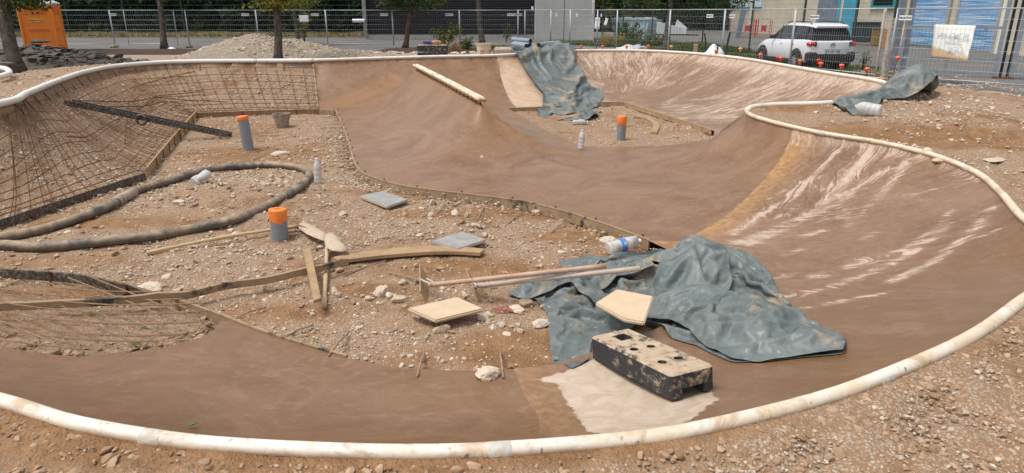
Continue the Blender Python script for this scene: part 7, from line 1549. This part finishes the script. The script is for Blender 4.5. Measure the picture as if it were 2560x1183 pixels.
# stakes with safety caps
M_CAP = simple('orange_safety_cap', (.80, .16, .06), .5, 0, .12, 10); M_CAPY = simple('amber_safety_cap', (.82, .42, .06), .5, 0, .12, 10); M_CAPR = simple('red_safety_cap', (.62, .03, .03), .5)
pj = []
for p in RIM: dpt = p[1]*cp-(p[2]-CAM_Z)*sp; pj.append(1280+FPX*p[0]/dpt)
pj = np.array(pj)
for (px, py, off, mt, lab) in ((1453, 121, .5, M_CAP, 'capped stake on a little dirt heap beside the back tarp'), (1507, 119, .45, M_CAP, 'orange capped stake below the white notice'), (1567, 118, .45, M_CAP, 'orange capped stake before the plastic bag'), (1620, 119, .45, M_CAP, 'orange capped stake left of the tree foot'), (1678, 118, .5, M_CAPY, 'amber capped stake right at the tree foot'),
                          (1789, 131, .45, M_CAPY, 'thin amber capped stake before the white bag'), (1851, 124, 1.0, M_CAPY, 'pale orange capped stake on the verge before the car front'), (1901, 139, .7, M_CAP, 'orange capped stake in front of the front car wheel'), (1944, 158, .35, M_CAPR, 'leaning red capped stake left of the fence joint'), (1952, 147, .7, M_CAP, 'orange capped stake at the fence joint'),
                          (2000, 154, .4, M_CAP, 'orange capped stake in front of the rear car wheel'), (2052, 161, .4, M_CAP, 'orange capped stake below the car bumper corner'), (2047, 153, .9, M_CAPR, 'red capped stake close behind the bumper corner one'), (2104, 166, .5, M_CAP, 'orange capped stake below the number plate'), (2168, 175, .6, M_CAP, 'orange capped stake right of the car')):
    back = np.where((RIM[:, 1] > 13))[0]; i = back[np.argmin(np.abs(pj[back]-px))]; n_ = RIM[(i+1) % len(RIM)]-RIM[i-1]; n_ = np.array([n_[1], -n_[0]]); n_ /= np.linalg.norm(n_); y = RIM[i][1]+abs(n_[1])*off+.1
    q = UY(px, py, y); z0 = float(H(q[0], q[1])); e = empty('capped_stake', (q[0], q[1], z0), 0, lab, 'stake', 'steel stakes with safety caps behind the rim'); hgt = max(.12, q[2]-z0); b = MB(); b.tube([(0, 0, -.1), (.01, 0, hgt)], .010, 6); b.build('stake', M_RUST, e)
    b = MB(); b.lathe([(.022, hgt-.06), (.026, hgt+.0), (.05, hgt+.012), (.054, hgt+.022), (.038, hgt+.042), (.001, hgt+.05)], 14); b.build('cap', mt, e, smooth=True)
q = UD(2236, 19.4, .3); e = empty('capped_stake', (q[0], q[1], .2), 0, 'tall orange capped bar standing beside the peeling post', 'stake', 'steel stakes with safety caps behind the rim'); b = MB(); b.tube([(-.08, 0, 0), (0, 0, .62)], .011, 6); b.build('stake', M_RUST, e); b = MB(); b.lathe([(.028, .58), (.034, .63), (.07, .65), (.075, .67), (.05, .70), (.001, .71)], 14); b.build('cap', M_CAP, e, smooth=True)
# on the back rim: blocks, bucket, stone block, pipes
ZB = lambda p: float(H(p[0], p[1]))
FM2 = foot_mesh(.78, .26, .17, True)
for k in range(2):
    p = UD(1082, 17.9, 1.0); z0 = ZB(p)-.03; o = link('rubber_block', FM2, M_RUB2 if k else M_RUB); o.location = (p[0], p[1], z0+k*.172); o.rotation_euler = (0, 0, .04-.05*k); tag(o, ('upper pale' if k else 'lower darker')+' rubber foot of the stack behind the back wall', 'fence foot', 'two stacked fence feet behind the back wall')
p = UD(1086, 17.9, 1.0); z1 = ZB(p)-.03+.344
for (dx_, c_, lab, nm) in ((-.12, (.05, .06, .2), 'dark blue work glove on the stacked fence feet', 'glove'), (.05, (.42, .24, .14), 'brown crumpled glove on the stacked fence feet', 'glove')):
    V, F = ICO2; n_ = np.array([mnoise.noise(Vector(v)*2+Vector((dx_*9, 0, 0))) for v in V]); o = link(nm, make_mesh(nm, V*np.array([.13, .07, .045 if dx_ < 0 else .06])*(1+.5*n_)[:, None], F), simple('cloth'+str(dx_), c_, .9)); o.location = (p[0]+dx_*1.4, p[1], z1+.05); tag(o, lab, 'glove')
M_BKT = simple('soiled_white_bucket', (.66, .55, .43), .55, 0, .1, 9, .2, dirt=(.50, .36, .24), dirt_amt=.35)
p = UD(1210, 17.6, 1.0); p[2] = ZB(p)-.02; e = bucket(0, 0, .195, .165, .37, M_BKT, 'big soiled white bucket with red print behind the back wall', p=p)
for a0, a1, nm in ((-2.05, -1.45, 'red_print'), (-.75, -.45, 'red_print')):
    b = MB(); n = 8; rr_ = lambda z: .165+(.03)*z/.37+.004
    for fr in ((.02, .20, a0, a0+.06), (.02, .20, a1-.06, a1), (.02, .05, a0, a1), (.17, .20, a0, a1), (.08, .14, a0+.15, a1-.15)):
        z0_, z1_, q0, q1 = fr
        for i in range(n): u0, u1 = q0+(q1-q0)*i/n, q0+(q1-q0)*(i+1)/n; b.add([(math.cos(u0)*rr_(z0_), math.sin(u0)*rr_(z0_), z0_), (math.cos(u1)*rr_(z0_), math.sin(u1)*rr_(z0_), z0_), (math.cos(u1)*rr_(z1_), math.sin(u1)*rr_(z1_), z1_), (math.cos(u0)*rr_(z1_), math.sin(u0)*rr_(z1_), z1_)], [(0, 1, 2, 3)])
    b.build(nm, simple('red_print_ink', (.65, .08, .05), .6), e)
p = UD(1258, 17.7, 1.0); b = MB(); b.box((0, 0, .13), (.50, .34, .27), bev=.06); o = b.build('stone_block', simple('pale_rough_block', (.46, .39, .30), .95, 0, .2, 8, .8, dirt=(.34, .26, .18), dirt_amt=.45, bs=22)); o.location = (p[0], p[1], ZB(p)-.03); o.rotation_euler = (0, 0, .1); auto_smooth(o, 30); tag(o, 'pale mortar crusted block between the bucket and the tarp', 'block')
M_PV = simple('new_grey_pvc_pipe', (.25, .28, .34), .4, 0, .06, 5)
for i, (px, py, dd, ang, lab) in enumerate(((1316, 116, 20.3, 118, 'front left grey pipe of the pipe stack'), (1324, 114, 20.6, 122, 'second grey pipe of the pipe stack'), (1347, 113, 20.6, 55, 'third grey pipe pointing right in the stack'), (1358, 112, 20.8, 52, 'rightmost grey pipe of the stack'), (1326, 103, 20.9, 130, 'top grey pipe lying over the others'))):
    c0 = Vector(tt(px, py, dd)); a_ = R(ang); e = empty('pvc_pipe', c0, 0, lab, 'pipe', 'grey plastic pipes stacked behind the back wall'); dv_ = Vector((math.cos(a_), math.sin(a_)*1.0, .03)); L = .85; b = MB(); b.tube([(0, 0, 0), tuple(dv_*L)], .075, 18, caps=False); b.tube([tuple(dv_*.002), tuple(dv_*L)], .068, 18, caps=True); b.v = b.v; o = b.build('tube', M_PV, e, smooth=True); auto_smooth(o, 40)
    b = MB(); b.lathe([(.0675, 0), (.001, .0)], 18, Matrix.Translation(tuple(-dv_*.004)) @ dv_.to_track_quat('Z', 'Y').to_matrix().to_4x4(), False, False); b.build('mouth_shade', M_INK, e)  # black disc standing in for the shade inside the pipe
z_ = .86; b = MB(); b.prism([tuple(tt(1333, 104, 22.5)[:2]), tuple(UD(1396, 20.5, z_)[:2]), tuple(UD(1336, 20.6, z_)[:2])], z_, z_+.10); o = b.build('black_mat', simple('black_rubber_mat', (.018, .015, .014), .8)); tag(o, 'black rubber mat lying right of the pipe stack', 'mat')
a, c_ = UD(1335, 19.6, .9), UD(1392, 20.0, 1.02); b = MB(); M_ = frame_mat(tuple((a+c_)/2+np.array([0, 0, .05])), c_-a); b.box((0, 0, 0), (.75, .3, .03), M_); [b.box((x, 0, -.04), (.08, .28, .05), M_) for x in (-.3, 0, .3)]; tag(b.build('small_pallet', M_WOOD), 'short wooden pallet board behind the hanging tarp', 'pallet')
q = UD(1333, 19.0, 1.0); bottle(np.array([q[0], q[1], ZB(q)]), .26, .06, (.05, 0, 1), 'small white jug standing in front of the pipe stack', name='jug')
V, F = ICO2; n_ = np.array([mnoise.noise(Vector(v)*2.5) for v in V]); q = tt(1392, 113, 19.4); o = link('rag', make_mesh('rag', V*np.array([.13, .1, .05])*(1+.6*n_)[:, None], F), M_WHITEP); o.location = q; tag(o, 'white rag on the end of the pallet board', 'rag')
for (px, py, w_, lab, sd_) in ((1138, 128, 24, 'pale stone slab right of the stacked fence feet', 701), (1160, 128, 20, 'small grey slab piece behind the back wall', 703), (1182, 125, 26, 'angular pale slab left of the white bucket', 705)):
    p = UD(px, 18.3, 1.0); V, F = stone_shape(ICO3, sd_, .45); me = make_mesh('stone', V*w_/2*18/FPX, F, smooth=False); set_attr(me, 'tone', np.full(len(V), .8)); o = link('stone', me, M_STONE); o.location = (p[0], p[1], ZB(p)+.06); tag(o, lab, 'stone')
# far left second pipe loop
lp2 = catmull([tt(-40, 160, 13.6), tt(0, 170, 13.5), tt(18, 174, 13.2), tt(24, 182, 12.8), tt(12, 188, 12.4), tt(-40, 204, 12)], .1); pipe('white_pipe', lp2, .05, M_PIPE_CLEAN, 'white pipe loop cut off by the left frame edge', 'coping pipe')
